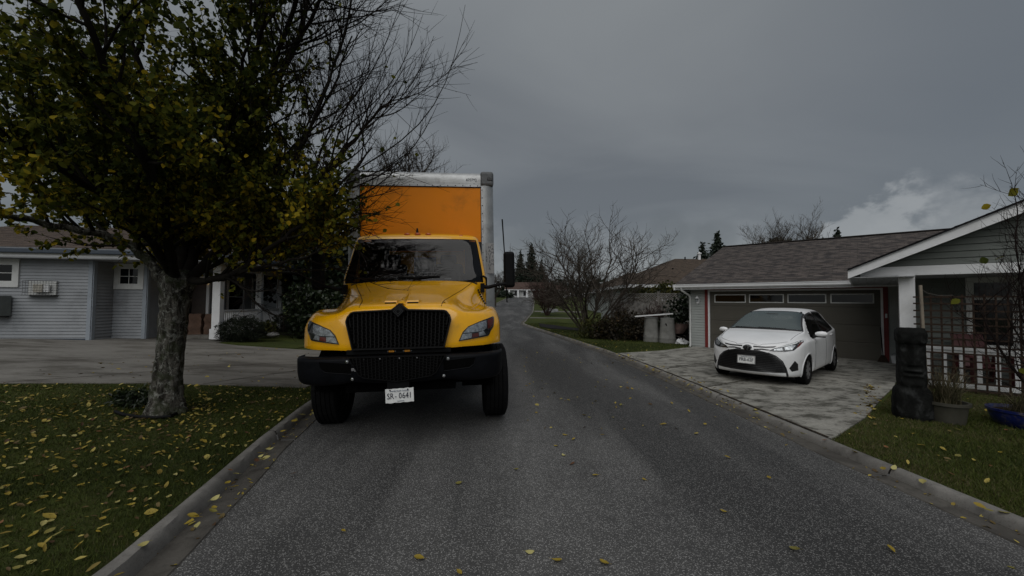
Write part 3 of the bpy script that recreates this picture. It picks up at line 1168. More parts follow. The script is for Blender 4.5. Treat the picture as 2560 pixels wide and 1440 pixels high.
# headlights laid on the fender faces
for sx in (-1, 1):
    def mir(p): return [(sx * (.655 + (a - .655) * 1.07 + .015), 1.165 + (b - 1.185) * 1.04) for a, b in p]
    ol = [(.655, 1.185), (.70, 1.285), (.76, 1.345), (.90, 1.40), (1.055, 1.445), (1.072, 1.435), (1.06, 1.33), (1.02, 1.275), (1.005, 1.24), (.985, 1.222)]
    base = conform(mir(ol), hood_bvh, .03, .006, res=.03).build('headlight', M['lamp_black'], truck, smooth=40)
    q = [(.705, 1.272), (.765, 1.336), (.90, 1.390), (.975, 1.404), (.975, 1.315), (.92, 1.283)]
    conform(mir(q), hood_bvh, .01, .012, res=.025).build('high_beam', M['reflector'], base, smooth=30)
    q = [(.672, 1.197), (.70, 1.262), (.80, 1.268), (.80, 1.215)]
    conform(mir(q), hood_bvh, .01, .012, res=.025).build('low_beam', M['reflector'], base, smooth=30)
    q = [(.805, 1.217), (.805, 1.26), (.875, 1.27), (.88, 1.226)]
    conform(mir(q), hood_bvh, .01, .013, res=.025).build('indicator', M['red_lens'], base, smooth=30)
    q = [(.885, 1.227), (.88, 1.27), (.935, 1.285), (.965, 1.24)]
    conform(mir(q), hood_bvh, .01, .012, res=.025).build('fog_beam', M['reflector'], base, smooth=30)
    q = [(.985, 1.30), (.985, 1.405), (1.06, 1.432), (1.05, 1.335)]
    conform(mir(q), hood_bvh, .01, .012, res=.025).build('side_marker', M['red_lens'] if sx > 0 else M['lamp_black'], base, smooth=30)
    conform(mir([(a * 1.0, b) for a, b in inset(ol if poly_area(ol) > 0 else ol[::-1], .006)]), hood_bvh, .002, .020, res=.03).build('lamp_lens', M['lens'], base, smooth=60)

# bumper
BX = [0, .25, .44, .52, .70, .90, 1.06, 1.16, 1.205, 1.21]
BY = [.01, .01, .018, .03, .055, .10, .17, .27, .43, .62]
BT = [1.035, 1.035, 1.033, 1.03, 1.025, 1.022, 1.02, 1.018, 1.015, 1.01]
BB = [.715, .72, .735, .735, .71, .70, .705, .735, .79, .83]
bc = []
for x, y, zt, zb in zip(BX, BY, BT, BB):
    h = zt - zb
    bc.append([(x, y + .20, zt - .004), (x, y + .05, zt), (x, y + .012, zt - .012), (x, y, zt - .04), (x, y + .004, zt - h * .5), (x, y + .02, zb + .07), (x, y + .05, zb + .02), (x, y + .12, zb)])
bc2 = [[r[k] for r in bc] for k in range(8)]
brow = mirror_rows(refine(bc2, 26, 40))
bm_ = MB().grid(brow)
bumper = bm_.build('bumper', M['blk_bumper'], truck, smooth=45)
bbvh = BVHTree.FromPolygons(bm_.v, bm_.f)
LG = [(-.53, 1.035), (-.42, .835), (-.36, .80), (0, .752), (.36, .80), (.42, .835), (.53, 1.035)]
lgf, lgin = ring(LG if poly_area(LG) > 0 else LG[::-1], .022, lambda z: -.018, lambda z: .03)
lg = lgf.build('lower_grille', M['blk_grille'], bumper, smooth=40)
MB().add([(p[0], -.003, p[1]) for p in lgin], tessellate_polygon([[Vector((p[0], p[1], 0)) for p in lgin]]))
bk = MB(); bk.add([(p[0], -.004, p[1]) for p in lgin], tessellate_polygon([[Vector((p[0], p[1], 0)) for p in lgin]]))
bk.build('grille_backing', M['void'], lg)
mesh_bars(lgin, .040, lambda z: -.012, 'grille_mesh', lg, M['blk_grille'], .03, .008)
for sx in (-1, 1):
    fp = [(sx * a, b) for a, b in ((.50, .845), (.50, .965), (.86, .985), (.845, .905), (.79, .868))]
    conform(fp, bbvh, .004, .002, res=.04).build('fog_recess_shade', M['void'], bumper)  # near-black patch on the surface; shade of the pocket is put into its colour
    pts = []
    for a, b in fp + fp[:1]:
        q = bbvh.ray_cast(Vector((a, -2, b)), Vector((0, 1, 0)))[0]
        pts.append((q.x, q.y - .003, q.z))
    MB().tube(pts, .006, 6).build('recess_rim', M['blk_bumper'], bumper, smooth=80)
    for bx, bz in ((.55, .985), (.50, .79)):
        q = bbvh.ray_cast(Vector((sx * bx, -2, bz)), Vector((0, 1, 0)))[0]
        MB().lathe([(.017, .0), (.017, -.008), (.008, -.009), (.007, -.016), (.0005, -.017)], 14, (q.x, q.y, q.z), 'Y').build('bolt', M['chrome'], bumper, smooth=40)
for x in (-.36, -.19, .02, .21):
    MB().lathe([(.008, 0), (.007, -.006), (.0005, -.007)], 8, (x, -.012, 1.012), 'Y').build('rivet', M['steel'], lg)
hk = MB().box((-.47, .03, .90), (.06, .05, .03)).box((-.45, .02, .885), (.03, .05, .012))
hk.build('tow_hook', M['steel'], bumper, bevel=.004)
# plate
pl_o, put = plate_part(truck, '', (.02, -.02, .605), (R(-3), R(-2.2), 0), wavy=.004)
put('SR', .090, -.098, -.004, M['ink'], 'plate_letters', .8)
put('0641', .090, .062, -.004, M['ink'], 'plate_letters', .8)
put('-', .07, -.042, -.004, M['ink'], 'plate_letters', 1.0)
put('Beautiful British Columbia', .022, 0, .052, M['ink_faint'], 'plate_slogan', .86)
put('COMMERCIAL', .014, .01, -.058, M['ink_faint'], 'plate_slogan', .9)
for x in (-.10, .09):
    MB().lathe([(.008, 0), (.008, -.005), (.0005, -.006)], 8, (x, -.004, .062), 'Y').build('plate_bolt', M['blk'], pl_o)
MB().box((0, .03, .71), (.24, .03, .12)).build('plate_bracket', M['blk'], truck)

# cab shell: columns run from the centre of the windscreen round the pillar to the back
def cab_pt(z):
    yf = cr([1.30, 1.93, 2.30, 2.66, 2.74, 2.79], [1.62, 1.60, 1.79, 1.995, 2.08, 2.26], z)
    hw = cr([1.30, 1.93, 2.30, 2.66, 2.74, 2.79], [1.10, 1.105, 1.065, 1.005, .965, .84], z)
    return yf, hw
CZ = [1.15, 1.55, 1.93, 2.0, 2.3, 2.6, 2.665, 2.715, 2.755, 2.785]
cab_c = []
for z in CZ:
    yf, hw = cab_pt(z)
    cab_c.append([(0, yf - .0, z + .0), (hw * .45, yf + .018, z), (hw * .80, yf + .075, z), (hw * .935, yf + .13, z), (hw * .985, yf + .20, z), (hw, yf + .34, z), (hw + .005, max(yf + .5, 2.28), z), (hw, 2.64, z)])
# roof rows close towards the middle
for k, (sc, zz) in enumerate(((.72, 2.80), (.35, 2.81), (.04, 2.812))):
    last = cab_c[9]
    cab_c.append([(p[0] * sc if k < 2 else p[0] * .05, lerp(p[1], 2.45, 1 - sc), zz) for p in last])
NU, NV = 60, 34
cab_half = refine(cab_c, NU, NV)
cab_rows = mirror_rows(cab_half)
nfull = len(cab_rows[0])
def cz(i): return cab_half[i][0][2]
def colpar(j):
    """distance in columns from the centre line, control units"""
    return abs(j + .5 - (nfull - 1) / 2) / (NV - 1) * 7
iw = [i for i in range(NU - 1) if 1.935 < (cab_half[i][0][2] + cab_half[i + 1][0][2]) / 2 < 2.655 and i / (NU - 1) * 12 < 6.2]
def is_ws(i, j): return i in iw and colpar(j) < 3.2
isw = [i for i in iw if 1.985 < (cab_half[i][0][2] + cab_half[i + 1][0][2]) / 2 < 2.6]
def is_sw(i, j): return i in isw and 4.95 < colpar(j) < 6.75
cm = MB().grid(cab_rows, keep=lambda i, j: not is_ws(i, j) and not is_sw(i, j))
cm.grid([[(p[0], 2.64, p[2]) for p in (r[0], r[-1])] for r in cab_rows[:24]])
cm.grid([[(p[0], 2.64, p[2]) for p in (r[0], r[-1])] for r in cab_rows[44:]])
cab = cm.build('cab', M['yellow'], truck, smooth=45)
def edge_ws(i, j): return is_ws(i, j) and (not is_ws(i - 1, j) or not is_ws(i + 1, j) or not is_ws(i, j - 1) or not is_ws(i, j + 1))
ws = MB().grid([[(p[0], p[1] - .004, p[2]) for p in r] for r in cab_rows], keep=lambda i, j: is_ws(i, j) and not edge_ws(i, j))
wsc = ws.build('windscreen', M['windscreen'], truck, smooth=180)
MB().grid([[(p[0], p[1] - .006, p[2]) for p in r] for r in cab_rows], keep=edge_ws).build('windscreen_seal', M['blk'], wsc, smooth=60)
for sx in (-1, 1):
    MB().grid([[(p[0] * 1.002, p[1], p[2]) for p in r] for r in cab_rows], keep=lambda i, j: is_sw(i, j) and (cab_rows[i][j][0] > 0) == (sx > 0)).build('side_window', M['glass'], truck, smooth=180)
# cowl, wipers, sticker
MB().grid([[(x, lerp(1.56, 1.66, k) + .10 * (x / 1.0) ** 2, 1.945 + .012 * k - .03 * (abs(x) / 1.0) ** 3) for x in [i * .1 - .95 for i in range(20)]] for k in (0, 1)]).build('cowl', M['blk'], truck, smooth=60)
for (x0, x1, zt) in ((.10, -.22, 2.005), (-.02, .34, 2.012), (-.5, -.86, 1.995)):
    yb = 1.60; 
    a = (x0, 1.575, 1.965); b = (lerp(x0, x1, .6), 1.595 + .05 * x1 * x1, zt - .008); 
    wp = MB().tube([a, ((a[0] + b[0]) / 2, 1.57, zt - .006), b], .009, 6)
    wp.bar((lerp(x0, x1, .1), 1.585, zt), (x1 * 1.12, 1.60 + .07 * x1 * x1, zt + .012), .018, .022)
    wp.build('wiper', M['blk'], truck)
MB().box((.50, 1.632, 1.985), (.10, .004, .016)).build('windscreen_sticker', M['plate'], truck)
# interior
MB().box((0, 1.86, 1.86), (1.9, .42, .16)).build('dashboard', M['dash'], truck, bevel=.05)
MB().box((0, 2.15, 1.3), (2.0, 1.1, .04)).build('cab_floor', M['seat'], truck)
for sx, nm in ((-1, 'seat'), (1, 'seat')):
    st = MB().box((sx * .48, 2.24, 1.62), (.52, .5, .16)).build(nm, M['seat'], truck, bevel=.06)
    MB().box((sx * .48, 2.48, 1.97), (.50, .14, .66), rx=R(-8)).build('seat_back', M['seat'], st, bevel=.06, seg=3)
    MB().box((sx * .48, 2.54, 2.38), (.28, .10, .17)).build('headrest', M['seat'], st, bevel=.045, seg=3)
sw = MB()
cx, cy, cz_ = .45, 1.98, 2.0
pts = [(cx + .22 * math.cos(R(a)), cy + .10 * math.sin(R(a)), cz_ + .19 * math.sin(R(a))) for a in range(0, 361, 15)]
sw.tube(pts, .014, 8, cap=False)
sw.bar((cx - .2, cy, cz_), (cx + .2, cy, cz_), .05, .02)
sw.tube([(cx, cy, cz_), (cx, 1.9, 1.85)], .03, 8)
sw.build('steering_wheel', M['dash'], truck, smooth=60)
fr = MB()
fr.bar((-.55, 2.61, 2.12), (.75, 2.61, 2.12), .04, .04).bar((-.55, 2.61, 2.56), (.75, 2.61, 2.56), .04, .04)
fr.build('rear_window_frame', M['dash'], truck)
MB().box((-.8, 2.62, 2.3), (.5, .02, .8)).box((.92, 2.62, 2.3), (.3, .02, .8)).box((0, 2.62, 2.66), (1.7, .02, .2)).box((0, 2.62, 1.9), (1.9, .02, .45)).build('cab_lining', M['seat'], truck)
# crumpled sheet of clear plastic seen through the cab
cp = []
for i in range(15):
    cp.append([(lerp(-.12, .26, j / 14), 2.59 + .012 * math.sin(i * 1.7 + j * 2.1) * math.sin(j * .9 + i), lerp(2.10, 2.42, i / 14)) for j in range(15)])
MB().grid(cp).build('plastic_wrap', plain('plastic_wrap', (.35, .36, .37), .25, var=.3, scale=20), truck, smooth=180)
# roof lamps and fin
for x, y, z in ((-.17, 2.10, 2.742), (0, 2.09, 2.745), (.17, 2.10, 2.742), (-.70, 2.15, 2.72), (.70, 2.15, 2.72)):
    o = MB().lathe([(.050, 0), (.048, .012), (.03, .026), (.001, .03)], 20, (0, 0, 0)).build('roof_lamp', M['amber'], truck, smooth=50)
    o.location = (x, y, z); o.scale = (1.0, .55, 1.0); o.rotation_euler = (R(35), 0, 0)
MB().lathe([(.035, 0), (.02, .05), (.014, .10), (.001, .11)], 12, (-.035, 2.35, 2.79)).build('roof_aerial', M['blk'], truck, smooth=60)
# mirrors on thick arms
for sx in (-1, 1):
    mr = MB()
    mr.tube([(sx * 1.02, 1.66, 1.86), (sx * 1.12, 1.60, 1.845), (sx * 1.28, 1.56, 1.885), (sx * 1.385 + (.06 if sx > 0 else 0), 1.57, 1.90)], [.034, .030, .026, .026], 10)
    mr.box((sx * 1.03, 1.70, 1.84), (.06, .18, .14))
    arm = mr.build('mirror_arm', M['blk'], truck, smooth=40)
    MB().box((sx * 1.385 + (.06 if sx > 0 else 0), 1.60, 2.115), (.17, .13, .56)).build('mirror', M['blk'], truck, bevel=.045, seg=4)
    MB().box((sx * 1.385 + (.06 if sx > 0 else 0), 1.668, 2.115), (.135, .006, .48)).build('mirror_glass', M['chrome'], truck)
# loose cable at the cab corner
MB().tube([(1.05, 1.75, 2.03), (1.10, 1.80, 2.0), (1.10, 1.84, 1.9), (1.08, 1.88, 1.78)], .014, 6).build('cable', M['blk'], truck, smooth=80)
MB().tube([(1.60, 3.4, 1.6), (1.575, 3.4, 2.4), (1.53, 3.4, 3.28)], [.012, .011, .014], 6).build('whip_aerial', M['blk'], truck, smooth=80)

# cargo box
BW, B0, B1, ZB, ZT = 1.315, 2.74, 9.4, 1.12, 4.035
panel = MB().box((0, B0 + .035, (ZB + ZT) / 2 - .1), (2 * BW - .40, .04, ZT - ZB - .36))
box = MB().box((0, (B0 + B1) / 2 + .1, (ZB + ZT) / 2), (2 * BW - .02, B1 - B0 - .2, ZT - ZB - .02)).build('cargo_box', plain('box_side', (.62, .30, .01), .5, var=.06), truck)
panel.build('front_panel', M['orange'], box)
for sx in (-1, 1):
    pf = []
    rr = .17
    for a in range(0, 91, 15):
        pf.append((sx * (BW - rr + rr * math.sin(R(a))), B0 + rr - rr * math.cos(R(a))))
    prof = [(sx * (BW - .235), B0 + .045), (sx * (BW - .235), B0 + .012), (sx * (BW - .195), B0 + .012), (sx * (BW - .195), B0)] + pf + [(sx * BW, B0 + .3), (sx * (BW - .03), B0 + .3), (sx * (BW - .03), B0 + .2)]
    m = MB().prism([(a, b, ZB) for a, b in prof], (0, 0, ZT - .27 - ZB))
    post = m.build('corner_post', M['alu'], box, smooth=30)
    rv = MB()
    z = ZB + .1
    while z < ZT - .3:
        rv.lathe([(.010, 0), (.008, -.007), (.0005, -.008)], 8, (sx * (BW - .215), B0 + .012, z), 'Y')
        z += .145
    rv.build('rivet_row', M['blk'], post)['kind'] = 'stuff'
    sea = MB().box((sx * (BW - .24), B0 + .012, (ZB + ZT) / 2 - .13), (.010, .012, ZT - ZB - .30)).build('post_seam', M['blk'], post)
    cap = MB()
    cx_ = sx * (BW - .12)
    cap.box((cx_, B0 + .145, ZT - .135), (.245, .30, .275))
    cap.build('corner_cap', M['alu_dark'], box, bevel=.05, seg=3)
    if sx > 0:
        MB().box((BW - .07, B0 - .006, ZT - .15), (.10, .02, .045)).bar((BW - .12, B0 - .012, ZT - .12), (BW - .02, B0 - .012, ZT - .13), .012, .012).build('clearance_lamp', M['lamp_black'], box, bevel=.006)
        # height notice lettered down the post
        nt = MB().box((BW - .095, B0 - .001, 2.42), (.15, .004, .56)).build('height_notice', plain('notice_film', (.30, .30, .295), .5, var=.1), post)
        def vert(word, x, z0, sz, st):
            ms = MB()
            for k, ch in enumerate(word):
                if ch == ' ': continue
                t = text_mb(ch, sz, .001)
                xform(t, Matrix.Translation((x, B0 - .0045, z0 - k * st)) @ Matrix.Rotation(R(90), 4, 'X'))
                t.build('notice_letter', M['ink'], nt)
        vert('LIRE', BW - .150, 2.55, .060, .058)
        vert('HAUTEUR', BW - .095, 2.62, .068, .066)
        vert('CAMION', BW - .042, 2.66, .060, .070)
rl = []
for a in range(0, 91, 15):
    rl.append((B0 + .17 - .17 * math.cos(R(a)), ZT - .17 + .17 * math.sin(R(a))))
prof = [(B0 + .04, ZT - .295), (B0 - .002, ZT - .295), (B0 - .002, ZT - .255), (B0 + .004, ZT - .25)] + rl + [(B0 + .4, ZT), (B0 + .4, ZT - .03), (B0 + .2, ZT - .06)]
rail = MB().prism([(-BW + .24, a, b) for a, b in prof], (2 * BW - .48, 0, 0)).build('top_rail', M['alu'], box, smooth=30)
rv = MB()
for k in range(16):
    rv.lathe([(.010, 0), (.008, -.007), (.0005, -.008)], 8, (-1.02 + k * .136, B0 - .002, ZT - .278), 'Y')
    if k % 2 == 0:
        rv.lathe([(.006, 0), (.005, -.005), (.0005, -.006)], 8, (-.95 + k * .136, B0 + .003, ZT - .235), 'Y')
rv.build('rivet_row', M['blk'], rail)['kind'] = 'stuff'
t = text_mb('470792', .078, .001)
xform(t, Matrix.Translation((.905, B0 - .0025, ZT - .172)) @ Matrix.Rotation(R(90), 4, 'X') @ Matrix.Diagonal((.85, 1, 1, 1)))
t.build('fleet_number', M['ink'], rail)
MB().box((0, B0 + .02, ZT - .30), (2 * BW - .46, .03, .02)).build('rail_seam', M['blk'], rail)
# chassis
ch = MB()
for sx in (-1, 1):
    ch.box((sx * .43, 5.4, .88), (.09, 9.6, .25))
ch.box((0, 1.25, .55), (1.9, .12, .12)).box((0, .75, .80), (1.25, 1.0, .40)).box((0, 2.0, .95), (1.9, 1.5, .35)).box((0, 7.2, .6), (1.9, .16, .16))
ch.box((0, 6.2, 1.06), (2.3, 6.6, .10)).box((-.95, 2.9, .75), (.5, 1.0, .45)).box((.95, 2.9, .75), (.5, 1.0, .45)).box((0, .40, .92), (1.9, .3, .18))
ch.build('chassis', M['void'], truck)
for sx in (-1, 1):
    MB().prism([(sx * .70, y, z) for y, z in [(1.25 + .62 * math.cos(R(a)), .55 + .62 * math.sin(R(a))) for a in range(0, 181, 15)]], (sx * .40, 0, 0)).build('wheel_well', M['void'], truck)
    wheel(truck, sx * 1.10 + .055, 1.25, .505, .325, .29, sx, M['steel'])
    wheel(truck, sx * 1.14, 7.2, .505, .26, .29, sx, M['steel'])
    wheel(truck, sx * .84, 7.2, .505, .26, .29, sx, M['steel'])
    MB().box((sx * 1.0, 8.1, .55), (.6, .012, .7)).build('mud_flap', M['rubber'], truck)
# ------------------------------------------------------------------ white hatchback
M['white_paint'] = paint('white_paint', (0.74, 0.75, 0.76), 0.35, 0.5, dirt=(0.55, .54, .5), damt=.15)
M['car_screen'] = glass('car_windscreen', trans=.55, rough=.04, ior=3.0, gtint=(.88, 1, .97))
M['trim'] = plain('car_trim', (0.011, 0.011, 0.012), 0.5, var=.2)
car = thing('parked_car', 'small white hatchback car parked nose out in front of the brown garage door', 'car', (4.76, 8.12, terrain(6.0, 9.3) + .016), R(-47.6))
car.scale = (1.015, 1.07, 1.0)
cy_ = [0, .04, .12, .25, .45, .75, 1.0, 1.3, 1.65, 2.0, 2.5, 3.0, 3.35, 3.6, 3.78, 3.88, 3.93]
cw = [.50, .66, .75, .80, .827, .844, .848, .848, .848, .848, .848, .845, .836, .815, .78, .72, .62]
czb = [.25, .205, .185, .175, .172, .175, .178, .18, .18, .18, .18, .18, .185, .20, .23, .28, .34]
ctop = [.66, .765, .83, .885, .94, 1.0, 1.04, 1.215, 1.39, 1.475, 1.515, 1.50, 1.45, 1.34, 1.15, .96, .72]
cbelt = [.52, .64, .72, .79, .84, .875, .885, .89, .90, .915, .945, .98, 1.01, 1.03, .99, .86, .66]
cwt = [.34, .44, .52, .58, .64, .69, .715, .645, .585, .562, .555, .55, .54, .53, .52, .5, .45]
NY = 110
def csec(y):
    w, zb, tp, bl, wt = (cr(cy_, c, y) for c in (cw, czb, ctop, cbelt, cwt))
    pts = [(0, zb), (w * .6, zb), (w - .09, zb + .005), (w - .02, zb + .07), (w, zb + .20 * (bl - zb) / .6 + .08), (w + .004, lerp(zb, bl, .62)), (w - .008, bl - .05), (w - .045, bl), (lerp(w - .05, wt, .55), lerp(bl, tp, .48)), (wt, lerp(bl, tp, .86)), (wt * .78, lerp(bl, tp, .965)), (wt * .4, lerp(bl, tp, .995)), (0, tp)]
    bow = .30 * max(0, 1 - y / .9) ** 1.2
    rb = .10 * max(0, (y - 3.2) / .7)
    return [(x, y + bow * (abs(x) / .85) ** 2.2 - rb * (abs(x) / .85) ** 2 + (.10 * (1 - (abs(x) / .75) ** 2) * -1 if 1.0 < y < 1.0 else 0), z) for x, z in pts]
rows_c = []
ysd = [0, .012, .03] + [lerp(.05, 3.93, (i / (NY - 4)) ** 1.0) for i in range(NY - 3)]
NC = 46
rows = []
for y in ysd:
    c = csec(y)
    rows.append(refine([c, c], 2, NC)[0])
def full(r): return [(-p[0], p[1], p[2]) for p in r[:0:-1]][::1] + [tuple(p) for p in r][0:]
# half runs bottom centre -> top centre; make full closed loop
loop_rows = [r + [(-p[0], p[1], p[2]) for p in r[-2:0:-1]] for r in rows]
NL = len(loop_rows[0])
def cpar(j):
    j = j + .5
    if j > NC - 1: j = 2 * (NC - 1) - j
    return j / (NC - 1) * 12
WC = ((.80, .29), (3.31, .29))
def ymid(i):
    i = max(0, min(i, len(ysd) - 2))
    return (ysd[i] + ysd[i + 1]) / 2
def zz(z): return z + .05 * max(0, min(1, (z - .27) / .30))
def car_ws(i, j): return 1.03 < ymid(i) < 1.86 and cpar(j) > 9.15
def car_rw(i, j): return 3.40 < ymid(i) < 3.74 and cpar(j) > 8.4
def car_sw(i, j):
    y = ymid(i); c = cpar(j)
    if not (7.1 < c < 8.9): return False
    lo = 1.17 + max(0, (c - 7.0)) * .24
    hi = 3.34 - max(0, (c - 7.6)) * .22
    if 2.28 < y < 2.34: return False
    return lo < y < hi
def car_arch(i, j):
    p = loop_rows[i][j]; q = loop_rows[i + 1][(j + 1) % NL]
    y = (p[1] + q[1]) / 2; z = (p[2] + q[2]) / 2
    return abs(p[0]) > .55 and any((y - a) ** 2 + (z - b) ** 2 < .325 ** 2 for a, b in WC)
cmb = MB().grid(loop_rows, close=True)
car_full_v, car_full_f = list(cmb.v), [list(f) for f in cmb.f]
car_full_v.append((0, -.012, .42))
cap_f = [[j, (j + 1) % NL, len(car_full_v) - 1] for j in range(NL)]
cbvh = BVHTree.FromPolygons(car_full_v, car_full_f + cap_f)
cmb = MB().grid(loop_rows, close=True, keep=lambda i, j: not (car_ws(i, j) or car_rw(i, j) or car_sw(i, j) or car_arch(i, j)))
# nose cap as a fan
k = len(cmb.v)
cmb.v.append((0, -.012, .42))
for j in range(NL):
    cmb.f.append([j, (j + 1) % NL, k]); cmb.mi.append(0)
e = (len(ysd) - 1) * NL
cmb.f.append([e + j for j in range(NL)]); cmb.mi.append(0)
body = cmb.build('body', M['white_paint'], car, smooth=50)
def off(rows, dx, dy, dz, sc=1.0): return [[(p[0] * sc, p[1] + dy, p[2] + dz) for p in r] for r in rows]
def edge(fn):
    return lambda i, j: fn(i, j) and not (fn(i - 1, j) and fn(i + 1, j) and fn(i, j - 1) and fn(i, j + 1))
o = MB().grid(off(loop_rows, 0, -.003, .003), close=True, keep=lambda i, j: car_ws(i, j) and not edge(car_ws)(i, j)).build('windscreen', M['car_screen'], car, smooth=180)
MB().grid(off(loop_rows, 0, -.004, .004), close=True, keep=edge(car_ws)).build('windscreen_seal', M['trim'], o, smooth=60)
MB().grid(off(loop_rows, 0, .003, .003), close=True, keep=car_rw).build('rear_window', M['glass'], car, smooth=180)
for sx in (-1, 1):
    def side(fn): return lambda i, j: fn(i, j) and loop_rows[i][j][0] * sx > 0
    o = MB().grid(off(loop_rows, 0, 0, 0, 1.002), close=True, keep=side(lambda i, j: car_sw(i, j))).build('side_window', M['glass'], car, smooth=180)
    # black pillar between the doors and window surround
    sur = lambda i, j: (not car_sw(i, j)) and (car_sw(i - 1, j) or car_sw(i + 1, j) or car_sw(i, j - 1) or car_sw(i, j + 1) or (2.26 < ymid(i) < 2.36 and 7.1 < cpar(j) < 8.9))
    MB().grid(off(loop_rows, 0, 0, 0, 1.003), close=True, keep=side(sur)).build('window_surround', M['trim'], o, smooth=60)
    for a, b in WC:
        pts = [(sx * (.852 if a < 2 else .84), a + .328 * math.cos(R(t)), b + .328 * math.sin(R(t))) for t in range(-18, 200, 8)]
        pts = [(sx * (abs(cbvh.ray_cast(Vector((sx * 2, p[1], max(.2, p[2]))), Vector((-sx, 0, 0)))[0].x) - .006 if cbvh.ray_cast(Vector((sx * 2, p[1], max(.2, p[2]))), Vector((-sx, 0, 0)))[0] else .84), p[1], max(.185, p[2])) for p in pts]
        MB().tube(pts, .017, 8).build('arch_lip', M['white_paint'], car, smooth=80)
        MB().prism([(sx * .50, a + .34 * math.cos(R(t)), b + .34 * math.sin(R(t))) for t in range(0, 181, 15)], (sx * .30, 0, 0)).build('wheel_well', M['void'], car)
        wheel(car, sx * .745, a, .292, .19, .19, sx, M['steel'], spokes=8)
    # seams of the front door, handle
    for yy in (1.33, 2.32, 3.02):
        pts = []
        for z in [.24 + i * .07 for i in range(11)]:
            h = cbvh.ray_cast(Vector((sx * 2, yy + (.12 * (z - .3) if yy > 3 else 0), z)), Vector((-sx, 0, 0)))[0]
            pts.append((h.x + sx * .0005, h.y, h.z))
        MB().tube(pts, .0035, 4).build('door_seam', M['void'], car)
    for yy in (2.12, 2.9):
        h = cbvh.ray_cast(Vector((sx * 2, yy, .90)), Vector((-sx, 0, 0)))[0]
        MB().box((h.x + sx * .012, yy, .90), (.03, .17, .032)).build('door_handle', M['white_paint'], car, bevel=.011)
    mm = MB()
    rr_ = []
    for t, (w_, h_) in zip((0, .2, .55, .85, 1), ((.03, .025), (.052, .050), (.060, .060), (.048, .050), (.018, .018))):
        cx_ = sx * (.845 + .20 * t)
        rr_.append([(cx_, 1.34 + .03 * t + w_ * math.cos(R(a)), .985 + h_ * math.sin(R(a))) for a in range(0, 360, 30)])
    mm.grid(rr_, close=True)
    mir_ = mm.build('wing_mirror', M['white_paint'], car, smooth=60)
    MB().box((sx * .93, 1.36, .925), (.16, .07, .022)).bar((sx * .80, 1.38, .945), (sx * .90, 1.36, .935), .05, .035).build('mirror_base', M['trim'], mir_, bevel=.008)
    # lamps
    def mr(p): return [(sx * a, zz(b)) for a, b in p]
    hl = [(.36, .632), (.42, .675), (.55, .735), (.69, .80), (.775, .848), (.795, .80), (.775, .735), (.715, .655), (.60, .628)]
    b_ = conform(mr(hl), cbvh, .02, .003, res=.025).build('headlight', M['lamp_black'], car, smooth=40)
    conform(mr([(.60, .66), (.58, .71), (.67, .755), (.73, .755), (.69, .67)]), cbvh, .008, .008, res=.02).build('main_beam', M['reflector'], b_, smooth=30)
    conform(mr([(.43, .648), (.45, .675), (.55, .70), (.57, .65)]), cbvh, .008, .008, res=.02).build('dipped_beam', M['reflector'], b_, smooth=30)
    conform(mr([(.45, .69), (.56, .735), (.69, .795), (.74, .815), (.73, .785), (.56, .715)]), cbvh, .008, .010, res=.02).build('daylight_strip', M['plate'], b_, smooth=30)
    conform(mr([(.745, .70), (.765, .80), (.785, .81), (.785, .76)]), cbvh, .008, .008, res=.02).build('side_lamp', M['red_lens'], b_, smooth=30)
    conform(mr(inset(hl if poly_area(hl) > 0 else hl[::-1], .004)), cbvh, .002, .014, res=.03).build('lamp_lens', M['lens'], b_, smooth=60)
    conform(mr([(.655, .35), (.73, .475), (.765, .42), (.765, .315), (.69, .295)]), cbvh, .012, .004, res=.03).build('fog_pocket', M['trim'], car, smooth=50)
    conform(mr([(.10, .688), (.10, .715), (.30, .712), (.47, .728), (.44, .702), (.30, .688)]), cbvh, .006, .003, res=.03).build('upper_grille', M['trim'], car, smooth=50)
    conform(mr([(.12, .632), (.11, .655), (.25, .672), (.38, .655), (.35, .638), (.25, .645)]), cbvh, .006, .003, res=.03).build('grille_wing', M['trim'], car, smooth=50)
    pts = []
    for x_, z_ in ((.35, .60), (.47, .545), (.565, .46), (.61, .35), (.625, .255), (.625, .205)):
        h = cbvh.ray_cast(Vector((sx * x_, -2, zz(z_))), Vector((0, 1, 0)))[0]
        if h: pts.append((h.x, h.y - .004, h.z))
    MB().tube(pts, [.006, .008, .010, .012, .018, .02][:len(pts)], 6).build('grille_edge', M['lamp_black'], car, smooth=60)
lgp = [(-.10, .632), (.10, .632), (.20, .635), (.34, .60), (.46, .54), (.555, .455), (.60, .35), (.61, .275), (.3, .262), (0, .258), (-.3, .262), (-.61, .275), (-.60, .35), (-.555, .455), (-.46, .54), (-.34, .60), (-.20, .635)]
lgp = [(a, zz(b)) for a, b in lgp]
lgm = conform(lgp, cbvh, .02, .008, res=.04).build('lower_grille', M['trim'], car, smooth=50)
for z in [.31 + i * .034 for i in range(11)]:
    s = span_at([(b, a) for a, b in lgp], z)
    if not s: continue
    pts = []
    for i in range(13):
        x = lerp(s[0] + .03, s[1] - .03, i / 12)
        h = cbvh.ray_cast(Vector((x, -2, z)), Vector((0, 1, 0)))[0]
        pts.append((x, h.y - .013, z))
    MB().tube(pts, .006, 4).build('grille_slat', M['blk'], lgm)
